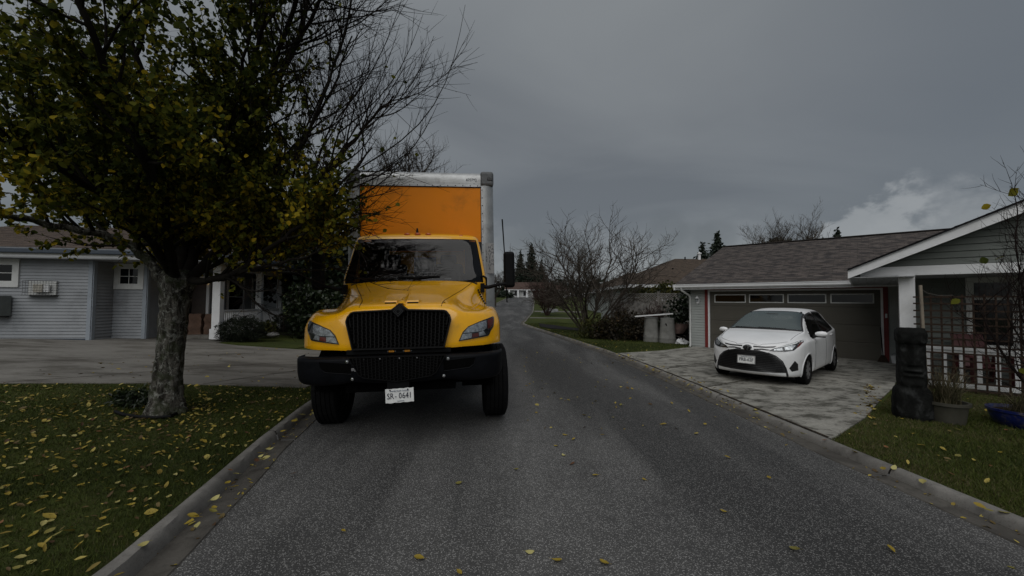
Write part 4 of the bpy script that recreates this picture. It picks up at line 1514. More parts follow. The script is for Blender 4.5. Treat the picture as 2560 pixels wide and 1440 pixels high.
# chrome emblem of three ovals on a white shield bulge
o = MB().lathe([(.085, .02), (.08, .0), (.06, -.012), (.001, -.016)], 28, (0, 0, 0), 'Y').build('emblem_boss', M['trim'], car, smooth=50)
o.location = (0, csec(.035)[-1][1] - .03, .725); o.scale = (.92, 1, .66)
def oval(rx, rz, cz_):
    return MB().tube([(rx * math.cos(R(a)), -.022, cz_ + rz * math.sin(R(a))) for a in range(0, 361, 12)], .0065, 6, cap=False)
join(oval(.076, .076, 0), oval(.028, .07, .004), oval(.062, .032, .036)).build('emblem', M['chrome'], o, smooth=60)
# hood shut line
pts = []
for i in range(41):
    x = lerp(-.60, .60, i / 40); z = .79 + .07 * (abs(x) / .6) ** 2.0 + .02 * math.cos(x / .22 * math.pi) * (abs(x) < .22)
    h = cbvh.ray_cast(Vector((x, -2, z)), Vector((0, 1, 0)))[0]
    pts.append((h.x, h.y - .0006, h.z))
MB().tube(pts, .0032, 4).build('bonnet_seam', M['void'], car)
for sx in (-1, 1):
    pts = []
    for i in range(14):
        y = lerp(.42, 1.05, i / 13); x = sx * lerp(.63, .70, i / 13)
        h = cbvh.ray_cast(Vector((x, y, 3)), Vector((0, 0, -1)))[0]
        pts.append((h.x, h.y, h.z + .0005))
    MB().tube(pts, .0032, 4).build('bonnet_seam', M['void'], car)
    h = cbvh.ray_cast(Vector((sx * .50, 1.845, 3)), Vector((0, 0, -1)))[0]
    MB().box((h.x, h.y, h.z + .008), (.03, .05, .03)).build('roof_clip', M['trim'], car, bevel=.006)
pts0 = []
for i in range(21):
    x = lerp(-.67, .67, i / 20)
    y = 1.0 + .0 * x
    h = cbvh.ray_cast(Vector((x, 1.035, 3)), Vector((0, 0, -1)))[0]
    pts0.append((h.x, h.y, h.z + .004))
MB().tube(pts0, [.018] * 21, 6).build('cowl', M['trim'], car, smooth=60)
for x0, x1 in ((.42, -.12), (-.10, -.58)):
    pts = []
    for i in range(7):
        x = lerp(x0, x1, i / 6); y = lerp(1.045, 1.075, i / 6)
        h = cbvh.ray_cast(Vector((x, y, 3)), Vector((0, 0, -1)))[0]
        pts.append((x, y, h.z + .018))
    MB().tube(pts, .010, 5).build('wiper', M['trim'], car)
ppo, put = plate_part(car, '', (0, csec(.0)[-1][1] - .05, .49), (R(-5), 0, 0), wavy=.001)
MB().bar((-.158, -.004, .080), (.158, -.004, .080), .012, .012).bar((-.158, -.004, -.080), (.158, -.004, -.080), .012, .012).bar((-.158, -.004, -.08), (-.158, -.004, .08), .012, .012).bar((.158, -.004, -.08), (.158, -.004, .08), .012, .012).build('plate_frame', M['steel'], ppo)
put('FRB-62F', .088, 0, -.006, M['ink'], 'plate_letters', .84)
put('Beautiful British Columbia', .020, 0, .052, M['ink_faint'], 'plate_slogan', .9)
# cabin
MB().box((0, 1.22, .92), (1.35, .42, .12)).build('dashboard', M['dash'], car, bevel=.04)
MB().box((0, 2.3, .40), (1.45, 2.4, .06)).build('cabin_floor', M['seat'], car)
for sx in (-1, 1):
    s_ = MB().box((sx * .36, 2.25, .95), (.48, .14, .62), rx=R(-10)).build('seat', M['seat'], car, bevel=.06, seg=3)
    MB().box((sx * .36, 2.31, 1.32), (.25, .08, .16)).build('headrest', M['seat'], s_, bevel=.035, seg=3)
MB().box((0, 3.1, .85), (1.2, .14, .55)).build('rear_seat', M['seat'], car, bevel=.05)
sw = MB().tube([(.36 + .18 * math.cos(R(a)), 1.50 + .06 * math.sin(R(a)), 1.0 + .17 * math.sin(R(a))) for a in range(0, 361, 20)], .014, 6, cap=False)
sw.build('steering_wheel', M['dash'], car, smooth=60)
MB().box((0, 1.62, 1.36), (.22, .03, .06)).build('rear_view_mirror', M['trim'], car, bevel=.012)
MB().box((0, 1.9, .19), (1.3, 3.0, .05)).build('underbody', M['void'], car)
# ------------------------------------------------------------------ building materials
def roofmat(name, a, b, c_, moss=None):
    m, t, bs = newmat(name)
    uv = t.node('ShaderNodeTexCoord').outputs['UV']
    br = t.node('ShaderNodeTexBrick')
    t.l.new(uv, br.inputs['Vector'])
    br.inputs['Scale'].default_value = 1.0
    br.inputs['Brick Width'].default_value = .30
    br.inputs['Row Height'].default_value = .145
    br.inputs['Mortar Size'].default_value = .006
    br.inputs['Mortar Smooth'].default_value = .3
    br.inputs['Bias'].default_value = 0.0
    br.offset = .37
    br.inputs['Color1'].default_value = (*a, 1)
    br.inputs['Color2'].default_value = (*b, 1)
    br.inputs['Mortar'].default_value = (*[q * .35 for q in a], 1)
    n = t.noise(uv, 1.4, 6, .65, .3)
    n2 = t.noise(uv, 46, 3, .8)
    n3 = t.noise(t.mapping(uv, (3.2, 6.9, 1)), 1.0, 2, .5)
    c = t.mix(t.smooth(n3, .44, .60), br.outputs['Color'], c_)
    c = t.mix(t.math('MULTIPLY', t.smooth(n, .5, .75), .5), c, tuple(q * .6 for q in a))
    c = t.mix(1.0, c, t.ramp(n2, .25, .75, .62, 1.4), 'MULTIPLY')
    if moss:
        c = t.mix(t.math('MULTIPLY', t.smooth(t.noise(uv, .8, 6, .7, .5), .55, .72), .6), c, moss)
    t.put(bs.inputs['Base Color'], c)
    bs.inputs['Roughness'].default_value = .95
    bs.inputs['Specular IOR Level'].default_value = .15
    bump(t, bs, t.math('ADD', t.math('MULTIPLY', n2, .5), t.math('MULTIPLY', br.outputs['Fac'], -1)), .5, .008)
    return m


M['roof_tan'] = roofmat('roof_tan', (.105, .082, .068), (.135, .105, .088), (.082, .066, .058))
M['roof_brown'] = roofmat('roof_brown', (.084, .073, .068), (.114, .099, .091), (.046, .042, .042))
M['roof_far'] = roofmat('roof_far', (.075, .058, .045), (.095, .072, .055), (.055, .044, .036))
M['siding_blue'] = plain('siding_blue', (.250, .264, .280), .55, var=.10, scale=1.6, dirt=(.10, .105, .11), dirt_amt=.45, dirt_scale=1.1, spec=.3)
M['siding_green'] = plain('siding_green', (.135, .150, .138), .6, var=.08, scale=1.6, dirt=(.08, .085, .08), dirt_amt=.4, dirt_scale=1.4, spec=.3)
M['siding_pale'] = plain('siding_pale', (.30, .32, .31), .6, var=.08, scale=1.6, spec=.3)
M['trim_blue'] = plain('trim_blue', (.255, .285, .32), .55, var=.08, scale=4, spec=.3)
M['trim_grey'] = plain('trim_offwhite', (.52, .53, .52), .55, var=.08, scale=4, spec=.3, dirt=(.3, .3, .28), dirt_amt=.4)
M['white'] = plain('white_trim', (.66, .67, .68), .5, var=.05, scale=3, spec=.3, dirt=(.42, .42, .40), dirt_amt=.35, dirt_scale=2.5)
M['gutter_blue'] = plain('gutter_darkblue', (.030, .042, .060), .45, var=.15)
M['soffit'] = plain('soffit', (.30, .31, .32), .7, var=.08)
M['pane'] = glass('house_pane', (.004, .005, .006), 0, .05)
M['dark_room'] = plain('dark_room', (.010, .010, .011), .9)
M['wood_door'] = plain('door_wood', (.035, .022, .016), .5, var=.3)
M['kraft'] = plain('kraft_paper', (.085, .047, .030), .85, var=.35, scale=5, bumpy=.4, bscale=14)
M['dark_metal'] = plain('dark_metal', (.05, .05, .052), .5, .5, var=.2)


def siding(m, p0, p1, z0, z1, out, exposure=.10, lap=.021, zoff0=None, clip=None):
    """lap siding between plan points p0, p1; out = outward unit vector; clip(s, z)->(s0, s1) limits each course"""
    p0, p1, out = Vector(p0), Vector(p1), Vector(out)
    n = max(1, int(round((z1 - z0) / exposure)))
    L = (p1 - p0).length
    d = (p1 - p0) / L
    for i in range(n):
        a, b = z0 + (z1 - z0) * i / n, z0 + (z1 - z0) * (i + 1) / n
        s0, s1, t0, t1 = 0, L, 0, L
        if clip:
            s0, s1 = clip(a); t0, t1 = clip(b)
            if s1 - s0 < .02: continue
            t0, t1 = max(t0, s0), min(t1, s1)
            if t1 < t0: t0 = t1 = (t0 + t1) / 2
        a += .013
        def q(s, o, z): return (p0.x + d.x * s + out.x * o, p0.y + d.y * s + out.y * o, z)
        m.add([q(s0, 0, a), q(s1, 0, a), q(s1, lap, a), q(s0, lap, a), q(t0, .002, b), q(t1, .002, b)],
              [(0, 1, 2, 3), (3, 2, 5, 4), (0, 3, 4), (1, 5, 2)])


def shingled(name, corners, mat, parent, thick=.05, course=.145, up=None):
    """roof plane: corners eave-left, eave-right, ridge-right, ridge-left; laid in lapped courses with metre UVs"""
    a, b, c, d = [Vector(p) for p in corners]
    L = ((d - a).length + (c - b).length) / 2
    n = max(2, int(round(L / course)))
    nrm = (b - a).cross(d - a)
    if nrm.length < 1e-6: nrm = (b - a).cross(c - a)
    nrm.normalize()
    if nrm.z < 0: nrm = -nrm
    ex = (b - a).normalized()
    m = MB(); m.uv = []
    for i in range(n):
        t0, t1 = i / n, (i + 1) / n
        l0, r0 = a.lerp(d, t0), b.lerp(c, t0)
        l1, r1 = a.lerp(d, t1), b.lerp(c, t1)
        k = 10
        rows = [[], [], []]
        for q in range(k + 1):
            f = q / k
            j = (.0035 * math.sin(q * 2.1 + i * 1.7)) 
            rows[0].append(l0.lerp(r0, f) + nrm * -.002)
            rows[1].append(l0.lerp(r0, f) + nrm * (.011 + j))
            rows[2].append(l1.lerp(r1, f) + nrm * .002)
        m.grid(rows)
        for r_ in rows:
            for p in r_:
                w = p - a
                u = w.dot(ex); v = (w - ex * u).length
                m.uv.append((u, v))
    o = m.build(name, mat, parent, fix=False)
    # solid deck under the shingles
    dm = MB()
    dn = nrm * thick
    dm.add([a - nrm * .004, b - nrm * .004, c - nrm * .004, d - nrm * .004, a - dn, b - dn, c - dn, d - dn], [(0, 1, 2, 3), (7, 6, 5, 4), (0, 4, 5, 1), (1, 5, 6, 2), (2, 6, 7, 3), (3, 7, 4, 0)])
    dm.build('roof_deck', M['soffit'], o)
    return o


def window(parent, c, ex, out, w, h, frame=.09, mat=None, cols=1, rows=1, deep=.05, sash=.035, name='window', tone=None):
    """cased window centred at c in a wall along ex facing out"""
    mat = mat or M['white']
    c, ex, out = Vector(c), Vector(ex).normalized(), Vector(out).normalized()
    up = Vector((0, 0, 1))
    def P3(a, b, o): return c + ex * a + up * b + out * o
    def slab(m, a0, a1, b0, b1, o0, o1):
        m.add([P3(a0, b0, o0), P3(a1, b0, o0), P3(a1, b1, o0), P3(a0, b1, o0), P3(a0, b0, o1), P3(a1, b0, o1), P3(a1, b1, o1), P3(a0, b1, o1)],
              [(0, 1, 2, 3), (7, 6, 5, 4), (0, 4, 5, 1), (1, 5, 6, 2), (2, 6, 7, 3), (3, 7, 4, 0)])
    W2, H2 = w / 2, h / 2
    m = MB()
    slab(m, -W2 - frame, W2 + frame, H2, H2 + frame, 0, deep)
    slab(m, -W2 - frame, W2 + frame, -H2 - frame, -H2, 0, deep)
    slab(m, -W2 - frame, -W2, -H2, H2, 0, deep)
    slab(m, W2, W2 + frame, -H2, H2, 0, deep)
    f = m.build(name, mat, parent, bevel=.004)
    s = MB()
    k = sash
    slab(s, -W2, W2, H2 - k, H2, .0, deep * .7); slab(s, -W2, W2, -H2, -H2 + k, .0, deep * .7)
    slab(s, -W2, -W2 + k, -H2 + k, H2 - k, .0, deep * .7); slab(s, W2 - k, W2, -H2 + k, H2 - k, .0, deep * .7)
    for i in range(1, cols):
        x = -W2 + w * i / cols
        slab(s, x - .011, x + .011, -H2 + k, H2 - k, .024, .024 + deep * .25)
    for i in range(1, rows):
        z = -H2 + h * i / rows
        slab(s, -W2 + k, W2 - k, z - .011, z + .011, .0245, .024 + deep * .26)
    s.build('sash', mat, f)
    g = MB()
    slab(g, -W2 + .005, W2 - .005, -H2 + .005, H2 - .005, .0235, .0275)
    g.build('pane', tone or M['pane'], f)
    return f


# ------------------------------------------------------------------ left house
HL = Vector((-12.84, 12.24))
hx = Vector((.991, .131)).normalized(); hy = Vector((-hx.y, hx.x))
hz0 = terrain(-12.9, 12.2) - .02
house = thing('grey_house', 'blue grey clapboard bungalow with tan shingle roof and white porch posts behind the driveway', 'house', (0, 0, 0))
def hp(a, b, z=None):
    p = HL + hx * a + hy * b
    return (p.x, p.y) if z is None else (p.x, p.y, hz0 + z)
WT = 2.46
sm = MB()
fo = (-hy.x, -hy.y); ro = (hx.x, hx.y)
def core(m, a0, a1, b0, b1, z0, z1):
    m.prism([hp(a0, b0, z0), hp(a1, b0, z0), hp(a1, b1, z0), hp(a0, b1, z0)], (0, 0, z1 - z0))
wm = MB()
core(wm, -7, -.0, .0, 8, -.05, WT); core(wm, -.01, .98, .75, 8, -.05, WT); core(wm, .97, 1.9, 2.3, 8, -.05, WT)
core(wm, 1.9, 2.0, 2.9, 8, -.05, WT)
siding(wm, hp(-7, 0), hp(-.09, 0), hz0, hz0 + WT, fo)
siding(wm, hp(0, .0), hp(0, .75), hz0, hz0 + WT, ro)
siding(wm, hp(.0, .75), hp(.90, .75), hz0, hz0 + WT, fo)
siding(wm, hp(.98, .84), hp(.98, 2.3), hz0, hz0 + WT, ro)
siding(wm, hp(.98, 2.3), hp(1.9, 2.3), hz0, hz0 + WT, fo)
siding(wm, hp(2.0, 2.9), hp(2.0, 8), hz0, hz0 + WT, ro)
wm.build('wall', M['siding_blue'], house)
for a, b in ((0, 0), (.98, .75)):
    q = MB()
    q.box(Vector(hp(a - .045, b - .012, WT / 2)), (.11, .045, WT), math.atan2(hx.y, hx.x))
    q.box(Vector(hp(a + .012, b + .045, WT / 2)), (.045, .11, WT), math.atan2(hx.y, hx.x))
    q.build('corner_board', M['trim_blue'], house)
MB().box(Vector(hp(-3.5, -.012, .03)), (7.0, .03, .09), math.atan2(hx.y, hx.x)).build('base_flashing', M['gutter_blue'], house)
window(house, hp(-2.46, .0, 2.04), (*hx, 0), (*fo, 0), .74, .55, .15, M['trim_grey'], 2, 2)
window(house, hp(.46, .75, 2.03), (*hx, 0), (*fo, 0), .58, .55, .145, M['trim_grey'], 2, 2)
# roof: eave along the front and the porch side, hipped corner
ze, zr_ = WT + .32, 4.35
er = 4.15
ev = -.45
A_, B_ = hp(-7, ev, ze), hp(er, ev, ze)
C_, D_ = hp(er - 5.2, 5.4, zr_), hp(-7, 5.4, zr_)
shingled('roof', [A_, B_, C_, D_], M['roof_tan'], house)
shingled('roof', [B_, hp(er, 10, ze), hp(er - 5.2, 10, zr_), C_], M['roof_tan'], house)
MB().bar(Vector(B_) + Vector((0, 0, .015)), Vector(C_) + Vector((0, 0, .02)), .22, .03).build('hip_cap', M['roof_tan'], house)
gm = MB()
rot = math.atan2(hx.y, hx.x)
gm.box(Vector(hp((er - 7) / 2 + .0, ev - .055, ze - .105)), (er + 7.0, .11, .14), rot)
gm.box(Vector(hp(er + .055, 4.8, ze - .105)), (.11, 10.4, .14), rot)
gm.build('roof_gutter', M['gutter_blue'], house, bevel=.02)
fm = MB()
fm.box(Vector(hp((er - 7) / 2, ev + .03, ze - .20)), (er + 6.9, .04, .16), rot)
fm.box(Vector(hp(er - .03, 4.8, ze - .20)), (.04, 10.4, .16), rot)
fm.build('fascia', M['white'], house)
sf = MB()
sf.box(Vector(hp(-1.45, 4.3, WT + .03)), (11.1, 9.5, .04), rot)
sf.build('soffit', M['soffit'], house)
# wall cage round a vent, and a heat pump hood lower left
box_ = thing('wall_cage', 'wire cage guarding a cream wall vent on the clapboard wall', 'vent cage', hp(-1.29, -.0, 1.60), rot)
box_.scale = (1.22, 1.1, 1.2)
cg = MB().box((.0, -.03, 0), (.60, .05, .34)).build('back_plate', M['trim_grey'], box_)
MB().box((-.02, -.10, -.01), (.20, .12, .20)).build('vent', plain('cream_vent', (.40, .38, .33), .6), box_, bevel=.01)
MB().box((.14, -.11, -.01), (.13, .03, .18)).build('vent_louvre', M['white'], box_)
wires = MB()
for i in range(11):
    x = -.31 + i * .062
    wires.tube([(x, 0, .18), (x, -.19, .18), (x, -.19, -.18), (x, 0, -.18)], .004, 4)
for i in range(7):
    z = -.18 + i * .06
    wires.tube([(-.31, 0, z), (-.31, -.19, z), (.31, -.19, z), (.31, 0, z)], .004, 4)
wires.build('wire_guard', M['dark_metal'], box_)
MB().box((0, -.10, -.185), (.64, .21, .012)).build('cage_tray', M['dark_metal'], box_)
hu = thing('heat_pump', 'grey heat pump unit fixed low on the clapboard wall at the left edge', 'heat pump', hp(-2.50, -.22, 1.06), rot)
MB().box((0, 0, 0), (.86, .34, .60)).build('casing', plain('unit_grey', (.13, .145, .14), .6), hu, bevel=.015)
fg = MB()
for rr_ in (.06, .11, .16, .21):
    fg.tube([(-.08 + rr_ * math.cos(R(a)), -.18, rr_ * math.sin(R(a))) for a in range(0, 361, 20)], .006, 4, cap=False)
fg.build('fan_grille', M['dark_metal'], hu)
MB().lathe([(.23, 0), (.23, .01), (.001, .012)], 24, (-.08, -.176, 0), 'Y').build('fan', M['void'], hu)
MB().prism([(.26, -.17, .22), (.42, -.17, .22), (.42, -.17, -.10), (.20, -.17, -.22)], (0, -.05, 0)).build('side_cover', M['trim_grey'], hu)
MB().box((0, .17, -.32), (.7, .30, .04)).build('wall_bracket', M['dark_metal'], hu)

# porch: wide base post, two slim posts going back, beam, railing, windows, door and lamp
def porch_post(b, w, flare=True, nm='porch_post', a=3.22):
    q = MB().box(Vector(hp(a, b, 1.22)), (w, w, 2.40), rot)
    if flare: q.box(Vector(hp(a, b, .17)), (w + .07, w + .07, .34), rot)
    q.box(Vector(hp(a, b, 2.36)), (w + .05, w + .05, .08), rot)
    return q.build(nm, M['white'], house, bevel=.008)
porch_post(.6, .24)
p2 = porch_post(3.35, .20, False)
porch_post(5.2, .20, False)
bmb = MB().box(Vector(hp(3.22, 3.6, WT + .0)), (.16, 6.4, .26), rot)
bmb.build('porch_beam', M['white'], house)
tx = text_mb('5', .17, .003)
for k, chx in enumerate('5825'):
    t = text_mb(chx, .17, .004)
    q = Vector(hp(3.22, 3.35 - .104, 1.98 - k * .18))
    xform(t, Matrix.Translation(q) @ Matrix.Rotation(rot, 4, 'Z') @ Matrix.Rotation(R(90), 4, 'X'))
    t.build('house_number', M['blk'], p2)
def railing(b0, b1, nm='railing'):
    q = MB()
    q.box(Vector(hp(3.22, (b0 + b1) / 2, .92)), (.09, b1 - b0, .06), rot).box(Vector(hp(3.22, (b0 + b1) / 2, .15)), (.05, b1 - b0, .05), rot)
    o = q.build(nm, M['white'], house)
    n = int((b1 - b0) / .11)
    for i in range(n):
        MB().box(Vector(hp(3.22, b0 + (i + .5) * (b1 - b0) / n, .53)), (.035, .035, .74), rot).build('baluster', M['white'], o)
railing(.74, 3.24); railing(3.47, 5.08)
MB().box(Vector(hp(2.6, 4.5, .03)), (1.3, 7, .12), rot).build('porch_floor', M['drive_concrete'], house)
window(house, hp(2.0, 4.0, 1.42), (*hy, 0), (*ro, 0), 1.1, 1.5, .09, M['white'], 1, 2)
window(house, hp(2.0, 5.8, 1.42), (*hy, 0), (*ro, 0), .9, 1.5, .09, M['white'], 2, 2)
dr = MB().box(Vector(hp(1.50, 2.28, 1.03)), (.86, .04, 2.05), rot).build('front_door', M['wood_door'], house, bevel=.004)
fr_ = MB()
for a in (1.03, 1.96): fr_.box(Vector(hp(a, 2.27, 1.05)), (.09, .08, 2.1), rot)
fr_.box(Vector(hp(1.5, 2.27, 2.12)), (1.02, .08, .09), rot)
fr_.build('door_frame', M['white'], house)
MB().box(Vector(hp(1.30, 2.25, 1.30)), (.24, .02, 1.2), rot).build('door_glass', M['pane'], dr)
MB().box(Vector(hp(2.06, 2.88, 1.25)), (.12, .12, 2.5), rot).build('corner_board', M['white'], house)
# lit carriage lamp by the door
lm = thing('porch_lamp', 'small lit wall lantern glowing warm beside the front door', 'lamp', hp(1.93, 2.15, 1.93), rot)
em_, t_, bs_ = newmat('lit_bulb')
bs_.inputs['Base Color'].default_value = (1, .7, .35, 1)
bs_.inputs['Emission Color'].default_value = (1, .62, .25, 1)
bs_.inputs['Emission Strength'].default_value = 2.6
MB().lathe([(.001, -.05), (.035, -.04), (.045, 0), (.03, .05), (.001, .06)], 14).build('bulb', em_, lm, smooth=60)
MB().lathe([(.07, .07), (.05, .10), (.01, .14)], 8).build('lamp_cap', M['dark_metal'], lm)
MB().lathe([(.055, -.075), (.055, -.055), (.02, -.09)], 8).build('lamp_base', M['dark_metal'], lm)
MB().tube([(0, .0, .12), (0, .06, .16), (0, .14, .08)], .012, 6).build('bracket', M['dark_metal'], lm)
# brown paper yard-waste sacks under the porch
bagn = ['tall brown paper yard sack nearest the tree trunk on the porch', 'brown paper yard sack in the middle of the row on the porch', 'brown paper yard sack nearest the white porch post']
for k, (a, b) in enumerate(((1.62, 1.45), (2.08, 1.5), (2.56, 1.52))):
    g = thing('paper_sack', bagn[k], 'sack', hp(a, b, .0), rot + R((k - 1) * 7), 'brown paper yard sacks on the porch')
    rws = []
    for i in range(9):
        t = i / 8; z = .02 + .78 * t
        w_ = .21 - .02 * t + .015 * math.sin(i * 2 + k); d_ = .15 - .03 * t + .012 * math.sin(i * 1.7 + k * 2)
        ring_ = []
        for (sx_, sy_) in ((-1, -1), (-.33, -1.06), (.33, -1.02), (1, -1), (1.04, 0), (1, 1), (.33, 1.03), (-.33, 1.05), (-1, 1), (-1.05, 0)):
            ring_.append((sx_ * w_ + rng.uniform(-.012, .012), sy_ * d_ + rng.uniform(-.012, .012), z + rng.uniform(-.01, .01)))
        rws.append(ring_)
    MB().grid(rws, close=True).build('sack', M['kraft'], g, smooth=60)
    MB().grid([[(p[0] * .8, p[1] * .8, p[2] - .06) for p in rws[-1]], [(p[0] * .96, p[1] * .96, p[2] + .0) for p in rws[-1]]], close=True).build('rolled_rim', M['kraft'], g)
    if k == 0:
        MB().lathe([(.05, 0), (.05, -.004), (.001, -.005)], 16, (.0, -.158, .50), 'Y').build('sack_mark', M['blk'], g)
# ------------------------------------------------------------------ right house: garage front, gabled porch wing
rh = thing('green_house', 'grey green bungalow with red trimmed brown garage door and white gabled porch beyond the car', 'house', (0, 0, 0))
er_ = (-nn.x, -nn.y)
z0r = -.02
rrot = math.atan2(-e1.y, -e1.x)          # local x runs to the right of the picture
def g3(a, n, z): return Vector(gp(a, n, z))
E3, N3 = Vector((e1.x, e1.y, 0)), Vector((nn.x, nn.y, 0))
def slab3(m, a0, a1, n0, n1, z0, z1):
    m.add([g3(a0, n0, z0), g3(a1, n0, z0), g3(a1, n1, z0), g3(a0, n1, z0), g3(a0, n0, z1), g3(a1, n0, z1), g3(a1, n1, z1), g3(a0, n1, z1)],
          [(3, 2, 1, 0), (4, 5, 6, 7), (0, 1, 5, 4), (1, 2, 6, 5), (2, 3, 7, 6), (3, 0, 4, 7)])
    return m
M['garage_door'] = plain('garage_door', (.078, .073, .060), .5, var=.06, scale=2, spec=.3)
M['red_trim'] = plain('red_trim', (.150, .014, .012), .5, var=.12, scale=5)
M['red_paint'] = plain('red_chair_paint', (.060, .006, .007), .5, var=.15)
M['wood_grey'] = plain('weathered_wood', (.085, .078, .068), .85, var=.3, scale=8)
M['wood_brown'] = plain('trellis_wood', (.034, .023, .017), .85, var=.35, scale=9, spec=.08)
DW, DH = 4.70, 2.13
wm = MB()
siding(wm, gp(5.38, .0), gp(DW + .16, .0), z0r, 2.34, nn, .10, .018)
siding(wm, gp(-.14, .0), gp(-.47, .0), z0r, 2.34, nn, .10, .018)
slab3(wm, 5.36, DW + .15, -.12, -.001, z0r, 2.34); slab3(wm, -.13, -.5, -.12, -.001, z0r, 2.34); slab3(wm, DW + .15, -.13, -.12, -.02, DH + .10, 2.34)
slab3(wm, 5.36, 5.26, -7, -.12, z0r, 2.34)
wm.build('wall', M['siding_pale'], rh)
w2 = MB()
WN = 2.7            # porch back wall
slab3(w2, -.50, -8.0, WN - .12, WN - .002, z0r, 2.5)
siding(w2, gp(-.46, WN), gp(-8, WN), z0r, 2.4, nn, .105, .018)
siding(w2, gp(-.47, 0), gp(-.47, WN), z0r, 2.4, (e1.x, e1.y), .105, .018)
slab3(w2, -.50, -.6, 0, WN, z0r, 2.4)
w2.build('wall', M['siding_green'], rh)
# sectional garage door
gd = MB()
slab3(gd, 0, DW, -.10, -.07, z0r + .01, DH)
door = gd.build('garage_door', M['garage_door'], rh)
ph = DH / 4
for r in range(4):
    lo, hi = r * ph + .012, (r + 1) * ph - .012
    slab3(MB(), 0, 1, 0, 1, 0, 1)
    m = slab3(MB(), .01, DW - .01, -.07, -.055, lo, hi)
    sec = m.build('door_section', M['garage_door'], door, bevel=.006)
    for c in range(4):
        a0 = .14 + c * (DW - .2) / 4; a1 = a0 + (DW - .2) / 4 - .10
        if r < 3:
            q = MB(); nf = -.050
            for (x0, x1, y0, y1) in ((a0, a1, hi - .10, hi - .075), (a0, a1, lo + .075, lo + .10), (a0, a0 + .025, lo + .10, hi - .10), (a1 - .025, a1, lo + .10, hi - .10)):
                slab3(q, x0, x1, -.056, nf, y0, y1)
            q.build('pressed_panel', M['garage_door'], sec)
        else:
            q = MB(); b0, b1 = lo + .11, hi - .10
            for (x0, x1, y0, y1) in ((a0, a1, b1 - .03, b1), (a0, a1, b0, b0 + .03), (a0, a0 + .03, b0 + .03, b1 - .03), (a1 - .03, a1, b0 + .03, b1 - .03)):
                slab3(q, x0, x1, -.056, -.035, y0, y1)
            f = q.build('window', M['trim_grey'], sec)
            slab3(MB(), a0 + .02, a1 - .02, -.056, -.047, b0 + .02, b1 - .02).build('pane', M['pane'], f)
jm = MB()
slab3(jm, -.055, -.0, -.08, .012, z0r, DH + .05); slab3(jm, DW, DW + .055, -.08, .012, z0r, DH + .05); slab3(jm, 0, DW, -.08, .012, DH, DH + .05)
jm.build('door_jamb', M['white'], rh)
rt = MB()
slab3(rt, -.16, -.056, -.05, .03, z0r, DH + .18); slab3(rt, DW + .056, DW + .16, -.05, .03, z0r, DH + .18); slab3(rt, -.056, DW + .056, -.05, .03, DH + .052, DH + .18)
rt.build('door_trim', M['red_trim'], rh)
slab3(MB(), -.02, DW + .02, -.11, .02, z0r - .03, z0r + .035).build('door_sill', M['drive_concrete'], rh)
slab3(MB(), -.09, -.135, .03, .05, 1.30, 1.42).build('keypad', M['white'], rh)
# roof of the garage range with gutter, downpipe
ze = 2.40
A_, B_ = g3(5.80, .50, ze), g3(-8.5, .50, ze)
D_, C_ = g3(5.16, -3.98, 4.28), g3(-8.5, -3.98, 4.28)
shingled('roof', [A_, B_, C_, D_], M['roof_brown'], rh)
shingled('roof', [g3(5.80, -8.6, ze), A_, D_, g3(5.16, -3.99, 4.278)], M['roof_brown'], rh)
shingled('roof', [g3(-8.5, -8.6, ze), g3(5.80, -8.6, ze), D_, C_], M['roof_brown'], rh)
MB().bar(D_ + Vector((0, 0, .02)), C_ + Vector((0, 0, .02)), .22, .03).build('ridge_cap', M['roof_brown'], rh)
gt = MB()
prof = [(.50, -.02), (.50, -.15), (.56, -.15), (.60, -.11), (.605, -.05), (.62, -.03), (.62, -.012), (.60, -.012), (.59, -.04), (.52, -.13), (.515, -.02)]
gt.prism([g3(5.84, n, ze + z) for n, z in prof], tuple(-E3 * 6.3))
gt.build('roof_gutter', M['white'], rh, smooth=30)
slab3(MB(), 5.78, -.5, .46, .50, ze - .20, ze - .03).build('fascia', M['white'], rh)
slab3(MB(), 5.80, 5.76, -8.5, .62, ze - .22, ze - .02).build('end_fascia', M['white'], rh)
slab3(MB(), 5.76, -.6, -.02, .47, 2.335, 2.36).build('soffit', M['soffit'], rh)
MB().tube([g3(5.55, .55, ze - .14), g3(5.55, .53, ze - .22), g3(5.40, .12, ze - .40), g3(5.38, .05, ze - .5), g3(5.38, .05, .08), g3(5.38, .16, .02)], .04, 10).build('downpipe', M['trim_grey'], rh, smooth=60)
# wall lantern on the strip of siding left of the door
wl = thing('wall_lantern', 'unlit white carriage lantern on the siding left of the garage door', 'lantern', tuple(g3(5.10, .02, 1.78)), rrot)
MB().box((0, .0, .0), (.09, .03, .20)).build('back_plate', M['white'], wl, bevel=.006)
MB().tube([(0, -.0, -.05), (0, -.09, -.09), (0, -.12, -.03)], .010, 6).build('bracket', M['white'], wl)
MB().lathe([(.03, -.08), (.055, .05), (.05, .055), (.02, -.08)], 8, (0, -.12, .04)).build('glass_body', M['lens'], wl)
MB().lathe([(.075, .09), (.06, .12), (.015, .17), (.004, .20)], 8, (0, -.12, .0)).build('lantern_cap', M['white'], wl)
MB().lathe([(.004, -.14), (.02, -.08), (.034, -.04)], 8, (0, -.12, .0)).build('finial', M['white'], wl)
